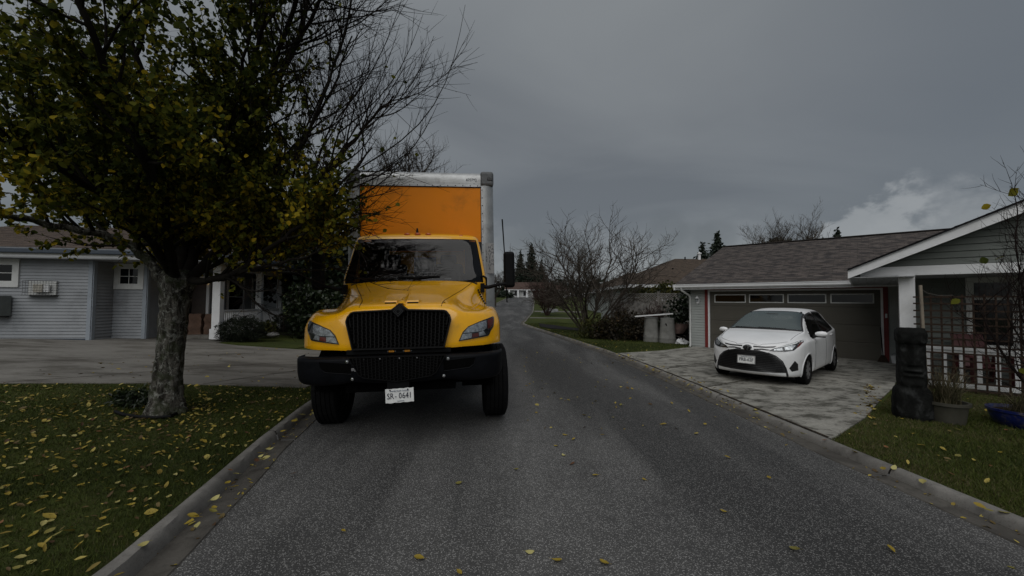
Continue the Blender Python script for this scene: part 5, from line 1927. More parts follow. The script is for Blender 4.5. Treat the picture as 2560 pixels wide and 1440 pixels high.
# gabled wing over the porch
TA, TN, TZ, SL, HWD = .62, 4.86, 2.43, .465, 4.2
apa = TA - HWD; apz = TZ + HWD * SL
for (x0, x1, y0, y1) in ((TA, apa, TZ, apz), (apa - HWD, apa, TZ, apz)):
    p0, p1 = g3(x0, TN, y0), g3(x1, TN, y1)
    L_ = [g3(x0, TN, y0 - .035), g3(x1, TN, y1 - .035), g3(x1, TN, y1 - .24), g3(x0, TN, y0 - .20)]
    MB().prism(L_, tuple(N3 * -.035)).build('bargeboard', M['white'], rh)
    w0 = [g3(x0, TN + .03, y0), g3(x1, TN + .03, y1), g3(x1, -4.0, y1), g3(x0, -4.0, y0)]
    shingled('roof', [w0[0], w0[3], w0[2], w0[1]], M['roof_brown'], rh, .04)
    MB().prism([g3(x0, TN + .04, y0 + .008), g3(x1, TN + .04, y1 + .008), g3(x1, TN + .04, y1 - .03), g3(x0, TN + .04, y0 - .03)], tuple(N3 * -.03)).build('drip_edge', M['blk'], rh)
# eave soffit under the left edge of the wing, boarded
so = MB()
for k in range(7):
    a0 = TA - .02 - k * .145
    slab3(so, a0, a0 - .14, .5, TN - .04, 2.245 + .0, 2.262)
so.build('soffit', M['soffit'], rh)
slab3(MB(), TA + .0, TA - .03, .62, TN - .036, TZ - .19, TZ - .04).build('eave_fascia', M['white'], rh)
slab3(MB(), -.45, -8, WN, 4.44, 2.30, 2.32).build('porch_ceiling', M['soffit'], rh)
BN = 4.44
slab3(MB(), .42, -8.0, BN - .06, BN + .05, 2.285, 2.475).build('porch_beam', M['white'], rh, bevel=.004)
gs = MB()
def clip(z):
    # limits along the wall measured from a=.18 towards the right
    run = (z - (TZ - .20)) / SL
    left = TA - run - .02
    s0 = .18 - left
    return (max(0, s0), max(0, s0, 8.18 - 0 if False else (.18 - (apa * 2 - left))))
siding(gs, gp(.18, BN - .03), gp(-8.0, BN - .03), 2.475, apz - .24, nn, .125, .02, clip=clip)
gs.build('gable_wall', M['siding_green'], rh)
MB().prism([g3(TA - .42, BN - .10, 2.42), g3(apa * 2 - TA + .42, BN - .10, 2.42), g3(apa, BN - .10, apz - .2)], tuple(N3 * .06)).build('gable_backing', M['siding_green'], rh)
# porch post, railing, deck
slab3(MB(), -.18, -.42, BN - .12, BN + .12, z0r, 2.285).build('porch_post', M['white'], rh, bevel=.006)
slab3(MB(), -3.9, -4.14, BN - .12, BN + .12, z0r, 2.285).build('porch_post', M['white'], rh, bevel=.006)
rl = MB()
slab3(rl, -.42, -3.9, BN - .05, BN + .05, .80, .87); slab3(rl, -.42, -3.9, BN - .025, BN + .025, .74, .80); slab3(rl, -.42, -3.9, BN - .03, BN + .03, .08, .16)
rail_ = rl.build('railing', M['white'], rh)
for k in range(15):
    a = -.55 - k * .228
    slab3(MB(), a, a - .062, BN - .02, BN + .02, .16, .74).build('baluster', M['white'], rail_)
slab3(MB(), -.42, -8, WN, BN + .02, z0r - .05, .06).build('porch_deck', M['wood_grey'], rh)
# paired windows with transom lights in the porch wall
for ac in (-1.72, -2.50, -3.28):
    window(rh, tuple(g3(ac, WN + .012, 1.50)), tuple(-E3), (nn.x, nn.y, 0), .60, 1.42, .085, M['trim_grey'], 1, 1)
slab3(MB(), -1.32, -3.68, WN + .02, WN + .075, 1.80, 1.87).build('window_transom', M['trim_grey'], rh)
# red porch chairs
def red_chair(a, n, rz, lab):
    c = thing('porch_chair', lab, 'chair', tuple(g3(a, n, .06)), rrot + rz, 'red wooden chairs on the porch')
    bk = None
    for k in range(5):
        MB().box((-.22 + k * .11, .28, .62), (.10, .022, .78), rx=R(-18)).build('back_slat', M['red_paint'], c, bevel=.004)
    for k in range(4):
        MB().box((0, -.25 + k * .13, .36 - k * .015), (.56, .115, .022)).build('seat_slat', M['red_paint'], c, bevel=.004)
    for s_ in (-1, 1):
        MB().box((s_ * .33, -.02, .56), (.12, .62, .025)).build('armrest', M['red_paint'], c, bevel=.004)
        MB().box((s_ * .31, -.27, .28), (.04, .09, .56)).build('leg', M['red_paint'], c)
        MB().box((s_ * .31, .22, .26), (.04, .09, .56), rx=R(14)).build('leg', M['red_paint'], c)
red_chair(-1.45, 3.35, R(24), 'red wooden slat chair behind the porch railing nearest the post')
red_chair(-2.35, 3.55, R(-18), 'red wooden slat chair behind the porch railing farther along the porch')

# trellis leaning on the railing
tr = thing('trellis', 'brown wooden lattice trellis standing in front of the white porch railing', 'trellis', tuple(g3(-.44, 4.74, .0)), rrot)
tz = [.08 + k * .135 for k in range(14)]
for z in tz:
    MB().box((.66, -.008 + rng.uniform(-.003, .003), z), (1.46, .016, .030), ry=R(rng.uniform(-.6, .6))).build('slat', M['wood_brown'], tr)
for k in range(10):
    MB().box((.04 + k * .138, .006, .95), (.028, .014, 1.86), ry=R(rng.uniform(-.4, .4))).build('upright', M['wood_brown'], tr)
sk = thing('garden_stake', 'tall pale wooden stake standing in the tan flowerpot before the trellis', 'stake', (6.05, 5.86, .1))
MB().bar((.0, 0, 0), (-.04, .02, 1.86), .035, .030).build('stick', plain('pale_stake', (.20, .17, .13), .8, var=.25), sk)
MB().tube([(-.04, .02, 1.80), (.05, .0, 1.74), (.18, -.02, 1.71), (.42, .0, 1.715)], .005, 4).build('twine', M['wood_grey'], sk)

# carved stone head
hd = thing('stone_head', 'black weathered carved stone head statue standing on the lawn edge', 'statue', (5.74, 5.78, terrain(5.74, 5.78) - .0), R(-34))
hd.scale = (.70, .66, 1.0)
M['basalt'] = plain('dark_stone', (.0085, .009, .0085), .85, var=.5, scale=9, bumpy=.8, bscale=28, spec=.08, dirt=(.055, .058, .058), dirt_amt=.55, dirt_scale=5)
HZ = [0, .04, .12, .25, .36, .42, .46, .52, .60, .64, .67, .70, .76, .85, .95, 1.02, 1.06, 1.09, 1.13, 1.18, 1.23, 1.27, 1.285]
def gauss(x, s): return math.exp(-(x / s) ** 2)
def head_w(z): return cr([0, .05, .2, .36, .42, .46, .6, .8, 1.05, 1.12, 1.22, 1.285], [.285, .30, .30, .285, .26, .215, .222, .215, .212, .235, .232, .20], z)
def head_d(z): return cr([0, .05, .2, .36, .42, .46, .6, .8, 1.05, 1.12, 1.22, 1.285], [.24, .26, .26, .24, .22, .20, .21, .20, .20, .225, .22, .18], z)
def relief(x, z):
    r = 0
    nose = gauss(x, .052 + .03 * max(0, min(1, (1.0 - z) / .3))) * max(0, min(1, (1.09 - z) / .04)) * max(0, min(1, (z - .745) / .02)) * lerp(.10, .045, max(0, min(1, (z - .75) / .3)))
    r += nose
    r += -.055 * gauss(abs(x) - .105, .075) * gauss(z - 1.0, .055)          # eye hollows
    r += .035 * max(0, min(1, (z - 1.055) / .02))                             # brow block
    r += .040 * gauss(z - .685, .022) * max(0, 1 - (abs(x) / .16) ** 4)      # upper lip
    r += -.05 * gauss(z - .652, .016) * max(0, 1 - (abs(x) / .15) ** 4)      # mouth
    r += .038 * gauss(z - .615, .024) * max(0, 1 - (abs(x) / .16) ** 4)      # lower lip
    r += .050 * gauss(z - .50, .045) * max(0, 1 - (abs(x) / .2) ** 2)        # chin shelf
    r += .012 * math.sin(x * 31 + z * 17) * math.sin(z * 23) * .4
    return r
rows = []
zs = [lerp(0, 1.285, i / 110) for i in range(111)]
for z in zs:
    w, d = head_w(z), head_d(z)
    ring_ = []
    for k in range(72):
        t = 2 * math.pi * k / 72
        cx_, sy_ = math.cos(t), math.sin(t)
        x = w * math.copysign(abs(cx_) ** .55, cx_); y = d * math.copysign(abs(sy_) ** .6, sy_)
        if sy_ < -.05:
            y -= relief(x, z) * min(1, (-sy_ - .05) * 2.2)
        ring_.append((x + .004 * math.sin(z * 40 + k), y, z))
    rows.append(ring_)
m = MB().grid(rows, close=True)
m.f.append([110 * 72 + k for k in range(72)]); m.mi.append(0)
o = m.build('head_carving', M['basalt'], hd, smooth=60)
lip = thing('garden_ornament', 'small orange red ornament showing beside the stone head', 'ornament', (6.02, 5.98, .08))
MB().lathe([(.05, 0), (.06, .15), (.045, .28), (.02, .50), (.001, .52)], 14, (0, 0, .0)).build('ornament_body', plain('orange_red', (.40, .035, .015), .5), lip, smooth=60)
MB().lathe([(.075, 0), (.075, .03), (.05, .04)], 14).build('ornament_foot', M['blk'], lip)

# flowerpots
def pot(name, lab, x, y, r0, r1, h, mat, soil=True):
    t = thing(name, lab, 'flowerpot', (x, y, terrain(x, y) - .005))
    MB().lathe([(r0, 0), (lerp(r0, r1, .3), h * .3), (lerp(r0, r1, .75), h * .75), (r1, h * .86), (r1 + .02, h * .87), (r1 + .02, h), (r1 - .015, h), (r1 - .03, h * .84)], 36).build('pot', mat, t, smooth=40)
    MB().lathe([(.001, h * .84), (r1 - .03, h * .85)], 24).build('pot_soil', M['soil'], t)
    return t
pot('flowerpot', 'tan plastic flowerpot of dried grass beside the stone head', 6.05, 5.62, .185, .225, .29, plain('tan_pot', (.040, .038, .027), .7, var=.2))
M['blue_glaze'] = plain('blue_glaze', (.006, .012, .085), .3, var=.35, scale=5, coat=.3, dirt=(.12, .10, .07), dirt_amt=.85, dirt_scale=7)
pb = thing('glazed_bowl', 'blue glazed low planter bowl at the right edge of the lawn', 'flowerpot', (6.86, 5.42, terrain(6.8, 5.4) - .005))
pb.scale = (.88, .88, .9)
MB().lathe([(.24, 0), (.30, .06), (.345, .16), (.355, .22), (.375, .235), (.375, .27), (.345, .27), (.33, .22)], 40).build('pot', M['blue_glaze'], pb, smooth=40)
MB().lathe([(.001, .22), (.335, .225)], 24).build('pot_soil', M['soil'], pb)
# bucket and broom by the door
bu = thing('white_bucket', 'small white bucket at the right foot of the garage door', 'bucket', tuple(g3(-.30, .22, .0)))
MB().lathe([(.10, 0), (.125, .22), (.13, .23), (.118, .23), (.095, .02)], 20).build('pail', M['white'], bu, smooth=40)
MB().tube([(.12 * math.cos(R(a)), .02, .22 + .08 * math.sin(R(a))) for a in range(0, 181, 20)], .004, 4).build('handle', M['dark_metal'], bu)
bo = thing('broom', 'dark broom leaning against the right jamb of the garage door', 'broom', tuple(g3(-.02, .20, .0)), rrot)
MB().tube([(0, 0, .18), (-.04, .14, 1.02)], .013, 8).build('handle', M['blk'], bo)
MB().prism([(-.14, -.03, 0), (.14, -.03, 0), (.04, .0, .22), (-.04, .0, .22)], (0, .05, 0)).build('bristles', M['wood_brown'], bo)
# ------------------------------------------------------------------ vegetation helpers
def ray(u, v):
    """direction of a point of the photograph (2560 x 1440)"""
    r = (u - 1280) / 1000; p = (720 - v) / 1000
    r0 = r * math.cos(ROLL) - p * math.sin(ROLL); p0 = r * math.sin(ROLL) + p * math.cos(ROLL)
    return Vector((r0, math.cos(PITCH) - p0 * math.sin(PITCH), math.sin(PITCH) + p0 * math.cos(PITCH)))


def at(u, v, Y):
    d = ray(u, v)
    return Vector((0, 0, EYE)) + d * (Y / d.y)


def barkmat(name, a, b, moss=None, scale=12, bs_=0.9):
    m, t, bs = newmat(name)
    co = obj_coord(t)
    st = t.mapping(co, (1, 1, .22))
    n1 = t.noise(st, scale, 6, .7, .8)
    n2 = t.noise(co, scale * .35, 4, .6)
    n3 = t.noise(co, scale * 3, 4, .7)
    c = t.mix(t.smooth(n1, .38, .62), a, b)
    c = t.mix(t.math('MULTIPLY', t.smooth(t.noise(co, scale * .8, 6, .75, .6), .50, .61), .8), c, (.29, .295, .265))
    c = t.mix(t.math('MULTIPLY', t.smooth(n3, .5, .7), .7), c, (.010, .009, .008))
    if moss:
        c = t.mix(t.math('MULTIPLY', t.smooth(n2, .48, .62), .75), c, moss)
    t.put(bs.inputs['Base Color'], c)
    bs.inputs['Roughness'].default_value = .95
    bs.inputs['Specular IOR Level'].default_value = .12
    bump(t, bs, t.math('ADD', n1, t.math('MULTIPLY', n3, .4)), bs_, .03)
    return m


M['bark'] = barkmat('tree_bark', (.018, .016, .013), (.125, .118, .102), (.038, .044, .024), 19)
M['limb'] = plain('limb_bark', (.014, .012, .010), .95, var=.4, scale=9, spec=.1, dirt=(.035, .036, .024), dirt_amt=.5, dirt_scale=5)
M['twig'] = plain('twig_bark', (.014, .010, .009), .9, var=.3, spec=.1)
M['twig_grey'] = plain('twig_lichen', (.050, .042, .034), .9, var=.4, spec=.1)
M['twig_red'] = plain('twig_reddish', (.045, .028, .024), .9, var=.3, spec=.1)
GRN = [(0, (.016, .025, .006)), (.35, (.050, .064, .010)), (.58, (.118, .120, .015)), (.78, (.26, .205, .016)), (1, (.38, .265, .018))]
M['tree_leaf'] = leafmat('street_tree_leaf', GRN, .75, .4)
M['tree_leaf'].node_tree.nodes['Principled BSDF'].inputs['Specular IOR Level'].default_value = .08
M['evergreen'] = leafmat('evergreen_leaf', [(0, (.004, .008, .004)), (.6, (.010, .018, .007)), (1, (.026, .038, .014))], .4, .1)
M['box_leaf'] = leafmat('clipped_leaf', [(0, (.004, .0075, .003)), (1, (.014, .021, .008))], .5, .1)
M['conifer'] = leafmat('conifer_needles', [(0, (.008, .014, .009)), (1, (.020, .032, .018))], .6, .1)
M['russet'] = leafmat('russet_foliage', [(0, (.012, .010, .006)), (.5, (.030, .022, .010)), (1, (.075, .042, .014))], .7, .2)
M['straw'] = leafmat('dry_grass', [(0, (.030, .030, .012)), (.5, (.085, .075, .040)), (1, (.17, .14, .085))], .8, .2)
M['olive'] = leafmat('olive_leaf', [(0, (.016, .022, .006)), (.6, (.050, .055, .012)), (1, (.12, .105, .018))], .6, .25)


class Bundle:
    """branches gathered for one mesh"""
    def __init__(s):
        s.mb = MB()
        s.tips = []

    def tube(s, pts, r0, r1, n):
        k = len(pts)
        s.mb.tube(pts, [lerp(r0, r1, i / (k - 1)) for i in range(k)], n, cap=False)


def rand_dir():
    while True:
        v = Vector((rng.uniform(-1, 1), rng.uniform(-1, 1), rng.uniform(-1, 1)))
        if .05 < v.length < 1:
            return v.normalized()


def shoot(p, d, L, n, wob, up):
    pts = [p.copy()]
    d = d.normalized()
    for i in range(n):
        d = (d + rand_dir() * wob + Vector((0, 0, up))).normalized()
        p = p + d * (L / n)
        pts.append(p.copy())
    return pts


def along(pts, t):
    f = t * (len(pts) - 1)
    i = min(int(f), len(pts) - 2)
    return pts[i].lerp(pts[i + 1], f - i), (pts[i + 1] - pts[i]).normalized()


def side_dir(d, ang, bias=None):
    o = rand_dir()
    o = (o - d * o.dot(d))
    if bias is not None:
        o = o.normalized() + bias
        o = o - d * o.dot(d)
    if o.length < 1e-4: o = d.orthogonal()
    o.normalize()
    return (d * math.cos(ang) + o * math.sin(ang)).normalized()


LEAF_T = np.array([(0, 0, 0), (-.30, .22, .07), (-.40, .52, .06), (-.20, .84, -.02), (0, 1, -.10), (.20, .84, -.02), (.40, .52, .06), (.30, .22, .07), (0, .5, -.02)])
LEAF_F = np.array([(8, 0, 1), (8, 1, 2), (8, 2, 3), (8, 3, 4), (8, 4, 5), (8, 5, 6), (8, 6, 7), (8, 7, 0)])
LEAF_Q = np.array([(0, 0, 0), (-.38, .45, .05), (0, 1, -.08), (.38, .45, .05)])
LEAF_QF = np.array([(0, 2, 1), (0, 3, 2)])


def leaves(name, pts, size, tint, mat, parent, hang=.5, tmpl=(LEAF_T, LEAF_F), aspect=1.0, nr=NR):
    """leaf blades at pts, random facing, drooping by hang"""
    pts = np.asarray(pts, dtype=np.float64)
    n = len(pts)
    T, Fc = tmpl
    d = nr.normal(size=(n, 3)); d[:, 2] -= hang * 1.6
    d /= np.linalg.norm(d, axis=1)[:, None]
    q = nr.normal(size=(n, 3)); q[:, 2] += .8
    q -= d * (q * d).sum(1)[:, None]
    q /= np.linalg.norm(q, axis=1)[:, None] + 1e-9
    s = np.cross(d, q)
    sz = np.asarray(size) if hasattr(size, '__len__') else np.full(n, size)
    V = pts[:, None, :] + sz[:, None, None] * (T[None, :, 0, None] * aspect * s[:, None, :] + T[None, :, 1, None] * d[:, None, :] + T[None, :, 2, None] * q[:, None, :])
    F = (Fc[None] + (np.arange(n) * len(T))[:, None, None]).reshape(-1, 3)
    return tri_mesh(name, V.reshape(-1, 3), F, mat, np.repeat(np.asarray(tint), len(T)), parent)


# ------------------------------------------------------------------ street tree on the left lawn
tb = Vector((-4.54, 5.32, terrain(-4.54, 5.32)))
tree = thing('street_tree', 'large street tree with rough trunk and half bare yellow green crown on the left lawn', 'tree', tuple(tb))
def lp(L): return [at(u, v, Y) - tb for u, v, Y in L]
trunk_px = [(414, 1032, 5.32), (416, 1012, 5.32), (418, 985, 5.32), (421, 940, 5.32), (427, 880, 5.32), (432, 820, 5.32), (436, 770, 5.32), (440, 730, 5.32), (443, 700, 5.32), (445, 675, 5.33)]
tr_pts = lp(trunk_px)
tr_r = [.21, .190, .168, .154, .148, .146, .152, .175, .195, .14]
tm = MB()
rows = []
dense = []
for i in range(60):
    t = i / 59 * (len(tr_pts) - 1)
    k = min(int(t), len(tr_pts) - 2)
    p = tr_pts[k].lerp(tr_pts[k + 1], t - k); r = cr(list(range(len(tr_r))), tr_r, t)
    ring_ = []
    for j in range(40):
        a = 2 * math.pi * j / 40
        root_ = .10 * max(0, 1 - i / 9) * (.5 + .5 * math.sin(a * 5 + 1)) 
        burl = 1 + .06 * math.sin(a * 3 + i * .12) + .045 * math.sin(a * 7 - i * .2 + 2) + .03 * math.sin(a * 13 + i * .5) + .025 * math.sin(i * .9 + a * 2)
        burl += .05 * rng.uniform(-1, 1) * .5
        ring_.append(p + Vector((math.cos(a), math.sin(a), 0)) * (r * burl + root_ * r * 2))
    rows.append(ring_)
tm.grid(rows, close=True)
tm.f.append([59 * 40 + j for j in range(40)]); tm.mi.append(0)
tm.build('trunk', M['bark'], tree, smooth=180)
limbs = [
    ([(408, 700, 5.25), (382, 668, 5.2), (352, 636, 5.15), (318, 608, 5.05), (270, 590, 4.95), (215, 580, 4.8), (150, 566, 4.65), (80, 552, 4.45), (0, 533, 4.2), (-110, 505, 3.9)], .105, .035),
    ([(414, 690, 5.4), (411, 640, 5.42), (409, 595, 5.42), (404, 540, 5.4), (385, 470, 5.3), (340, 380, 5.1), (300, 290, 4.9)], .068, .02),
    ([(448, 690, 5.35), (455, 610, 5.5), (448, 520, 5.6), (430, 420, 5.6), (395, 300, 5.5), (350, 170, 5.3), (310, 40, 5.1), (280, -110, 4.9)], .15, .03),
    ([(465, 690, 5.35), (490, 600, 5.6), (525, 500, 5.7), (580, 400, 5.7), (640, 300, 5.6), (700, 190, 5.5), (750, 70, 5.3), (790, -80, 5.1)], .13, .02),
    ([(478, 695, 5.3), (540, 625, 5.5), (620, 565, 5.6), (710, 505, 5.6), (800, 440, 5.5), (870, 370, 5.35), (930, 300, 5.2), (985, 240, 5.0)], .105, .012),
    ([(480, 700, 5.2), (530, 700, 4.95), (590, 685, 4.8), (650, 640, 4.75), (730, 580, 4.7), (800, 520, 4.65), (870, 440, 4.6), (930, 370, 4.5)], .08, .011),
    ([(436, 690, 5.2), (420, 590, 4.7), (390, 470, 4.2), (340, 340, 3.7), (280, 200, 3.3), (210, 40, 3.0), (150, -120, 2.8)], .10, .02),
    ([(430, 690, 5.35), (385, 600, 5.4), (310, 510, 5.4), (220, 420, 5.3), (120, 320, 5.1), (10, 210, 4.9), (-90, 110, 4.7)], .10, .02),
    ([(425, 680, 5.15), (370, 590, 4.6), (270, 500, 4.1), (140, 420, 3.6), (0, 350, 3.2), (-160, 280, 2.9)], .085, .02),
    ([(450, 690, 5.5), (505, 590, 6.2), (570, 510, 6.9), (640, 450, 7.4), (720, 380, 7.8)], .10, .02),
    ([(440, 690, 5.5), (420, 590, 6.2), (360, 500, 6.9), (280, 420, 7.4), (180, 340, 7.8)], .09, .02),
    ([(470, 660, 5.5), (560, 560, 5.9), (660, 450, 6.1), (760, 340, 6.1), (830, 220, 5.9), (880, 90, 5.7)], .075, .012),
    ([(640, 280, 5.6), (700, 120, 5.0), (770, -80, 4.4), (850, -330, 3.8), (930, -620, 3.2)], .06, .012),
    ([(700, 190, 5.5), (800, 0, 4.9), (900, -220, 4.2), (1010, -500, 3.5)], .05, .010),
    ([(580, 400, 5.7), (640, 160, 4.9), (690, -120, 4.1), (740, -480, 3.3)], .06, .012),
    ([(600, 570, 5.3), (690, 470, 5.2), (760, 350, 5.0), (810, 230, 4.8), (860, 90, 4.6), (890, -60, 4.4)], .045, .012),
    ([(478, 690, 5.4), (560, 655, 5.7), (650, 625, 6.0), (750, 605, 6.2), (850, 585, 6.3)], .06, .008),
    ([(590, 685, 4.8), (680, 660, 4.75), (770, 640, 4.75), (850, 600, 4.8)], .04, .006),
    ([(540, 620, 5.5), (640, 590, 5.2), (740, 560, 5.0), (830, 520, 4.9)], .045, .006),
    ([(500, 560, 5.4), (540, 430, 5.1), (580, 300, 4.8), (610, 150, 4.5), (630, -20, 4.2)], .06, .015),
]
def leafy(p):
    """share of twigs still in leaf: the low and western side keeps its leaves, the top and the street side is bare"""
    w = p + tb
    d = w - Vector((0, 0, EYE))
    fx = w.x / max(.5, w.y); fz = (w.z - EYE) / max(.5, w.y)
    k = max(0, min(1, (-.42 - fx) / .26))
    k = max(k, max(0, min(1, (.30 - fz) / .12)) * max(0, min(1, (-.395 - fx) / .09)))
    k *= max(.30, min(1, (.92 - fz) / .42))
    if fx > -.41: k *= .03
    k *= max(0, min(1, (fz - .075) / .05)) if fx > -.80 else 1
    if fx > -.56 and fz < .16: k *= .45
    if fx > -.62: k *= max(.12, min(1, (.44 - fz) / .25))
    return k
B2, B3 = Bundle(), Bundle()
tw_leaf, whips = [], []
for li, (L, r0, r1) in enumerate(limbs):
    pts = lp(L)
    # smooth the limb
    sm_ = []
    n = len(pts)
    for i in range(n * 4 - 3):
        t = i / 4
        sm_.append(Vector([cr(list(range(n)), [q[k] for q in pts], t) for k in range(3)]))
    jit = [q + rand_dir() * (.018 if 0 < i < len(sm_) - 1 else 0) for i, q in enumerate(sm_)]
    r0 *= .62; r1 *= .8
    lm = MB().tube(jit, [lerp(r0, r1, (i / (len(jit) - 1)) ** .8) * (1 + .07 * math.sin(i * 1.3)) for i in range(len(jit))], 10, cap=False)
    lm.build('limb', M['bark'] if li == 0 else M['limb'], tree, smooth=180)
    total = sum((b - a).length for a, b in zip(jit, jit[1:]))
    ns = int(total * (6.9 if li else 4.2))
    for s in range(ns):
        t = lerp(.22 if li == 0 else .07, 1.0, (s + rng.random()) / ns)
        p, d = along(jit, t)
        east = max(0, min(1, ((p + tb).x + 3.2) / 1.6))
        L2 = lerp(1.25, .65, t) * rng.uniform(.7, 1.25) * (1 + .25 * east)
        d2 = side_dir(d, R(rng.uniform(28, 62)), Vector((.25 * east, 0, .55)))
        q2 = shoot(p, d2, L2, 7, .13, .05)
        B2.tube(q2, lerp(r0, r1, t) * .42 + .003, .003, 5)
        n3 = int(L2 * 10)
        for k in range(n3):
            t3 = lerp(.15, 1.0, (k + rng.random()) / n3)
            p3, dd = along(q2, t3)
            L3 = rng.uniform(.20, .62) * (1 + .5 * east)
            q3 = shoot(p3, side_dir(dd, R(rng.uniform(22, 58)), Vector((0, 0, .5))), L3, 4, .14, .05)
            B3.tube(q3, .0042, .0014, 3)
            lf = leafy(p3)
            for a in range(int(L3 * 78)):
                pp, _ = along(q3, rng.random())
                if rng.random() < lf: tw_leaf.append(pp)
            for z in range(rng.choice((1, 2, 3))):
                p4, d4 = along(q3, rng.uniform(.2, .9))
                q4 = shoot(p4, side_dir(d4, R(rng.uniform(25, 60)), Vector((0, 0, .4))), rng.uniform(.10, .32), 3, .15, .05)
                B3.tube(q4, .0026, .0011, 3)
                if rng.random() < lf * 1.2:
                    for z2 in range(4): tw_leaf.append(along(q4, rng.uniform(.1, 1))[0] + rand_dir() * .03)
# long whips reaching over the truck towards the open sky
for (u0, v0, u1, v1, Y0, Y1, bend) in ((900, 420, 1163, 12, 5.0, 4.6, 95), (860, 460, 1095, 258, 5.0, 4.6, 60), (850, 330, 1058, 35, 5.2, 4.9, 45), (880, 470, 1075, 300, 4.9, 4.7, 40), (880, 500, 1045, 350, 4.9, 4.7, 25), (820, 420, 1000, 60, 5.1, 4.8, 30),
                                      (800, 380, 960, 20, 5.2, 5.0, 25), (840, 300, 1010, -20, 5.1, 4.8, 30), (760, 330, 900, -30, 5.4, 5.2, 15), (870, 360, 1040, 130, 5.1, 4.9, 35), (900, 330, 1085, 90, 5.1, 4.8, 40), (720, 300, 820, -40, 5.4, 5.2, 10), (690, 280, 760, -40, 5.4, 5.2, 10),
                                      (860, 500, 1000, 470, 4.7, 4.6, 10), (880, 540, 985, 545, 4.6, 4.5, -20), (840, 560, 960, 600, 4.7, 4.6, -25), (900, 440, 1010, 420, 4.7, 4.5, 12), (860, 600, 930, 655, 4.7, 4.6, -20)):
    pts = []
    for i in range(9):
        t = i / 8
        pts.append(at(lerp(u0, u1, t) + bend * math.sin(math.pi * t) * .55, lerp(v0, v1, t) + bend * math.sin(math.pi * t) * .5, lerp(Y0, Y1, t)) - tb)
    B2.tube(pts, .010, .0022, 5)
    for k in range(9):
        p3, dd = along(pts, rng.uniform(.1, .8))
        q3 = shoot(p3, side_dir(dd, R(rng.uniform(18, 45)), Vector((0, 0, .4))), rng.uniform(.2, .55), 4, .1, .05)
        B3.tube(q3, .004, .0014, 3)
        for z in range(2):
            p4, d4 = along(q3, rng.uniform(.2, .9))
            B3.tube(shoot(p4, side_dir(d4, R(40)), rng.uniform(.08, .25), 3, .15, .05), .0025, .0011, 3)
        if rng.random() < .10: tw_leaf.append(q3[-1])
B2.mb.build('branches', M['limb'], tree, smooth=180, fix=False)['kind'] = 'stuff'
B3.mb.build('twigs', M['twig'], tree, smooth=None, fix=False)['kind'] = 'stuff'
# ragged leaf masses: clumps keep their leaves together
tw = np.array([tuple(p) for p in tw_leaf])
keepn = 74000
if len(tw) > keepn: tw = tw[NR.permutation(len(tw))[:keepn]]
wx = tw[:, 0] + tb.x; wz = tw[:, 2] + tb.z; wy = tw[:, 1] + tb.y
clump = np.sin(wx * 2.3 + 1) * np.sin(wy * 2.1) * np.sin(wz * 2.6 + .5)
tint = np.clip(.40 + .22 * clump + NR.normal(size=len(tw)) * .20 - .06 * (wz - 3.2) + .12 * (wz < 2.9), 0, 1)
leaves('foliage', tw, NR.uniform(.040, .070, len(tw)), tint, M['tree_leaf'], tree, .45)['kind'] = 'stuff'



# ------------------------------------------------------------------ shrubs and other trees
def bare_shrub(name, lab, base, stems, hgt, spread, r0, mat, mat2, lvl=3, seed=1, cat='shrub', up=.06, dens=1.0, lean=(0, 0), group=None, tw=1.0, trunk=None):
    global rng
    keep = rng
    rng = random.Random(seed)
    root = thing(name, lab, cat, tuple(base), 0, group)
    s1, s2 = Bundle(), Bundle()
    def rec(p, d, L, r, lv):
        pts = shoot(p, d, L, 6 if lv < 2 else 4, .16, up)
        (s1 if lv < 2 else s2).tube(pts, r, r * .35, 6 if lv == 0 else (4 if lv == 1 else 3))
        if lv >= lvl: return
        n = int((4 + L * 2.2 / max(.3, hgt / 4)) * dens)
        for k in range(n):
            t = lerp(.25, 1, (k + rng.random()) / n)
            q, dd = along(pts, t)
            rec(q, side_dir(dd, R(rng.uniform(25, 58)), Vector((0, 0, .45))), L * rng.uniform(.30, .55), max(r * .42, .003 * tw), lv + 1)
    if trunk:
        s1.tube([Vector((0, 0, -.1)), Vector((0, 0, trunk * .5)), Vector((.05, 0, trunk))], r0 * 2.2, r0 * 1.6, 8)
    for k in range(stems):
        a = 2 * math.pi * (k + rng.random() * .6) / stems
        tl = R(rng.uniform(.35, 1.0) * spread)
        d = Vector((math.cos(a) * math.sin(tl) + lean[0], math.sin(a) * math.sin(tl) + lean[1], math.cos(tl)))
        rec(Vector((math.cos(a) * .1, math.sin(a) * .1, (trunk or 0) - .05)), d, hgt * rng.uniform(.7, 1.0), r0, 0)
    s1.mb.build('branches', mat, root, smooth=180, fix=False)['kind'] = 'stuff'
    s2.mb.build('twigs', mat2, root, fix=False)['kind'] = 'stuff'
    rng = keep
    return root


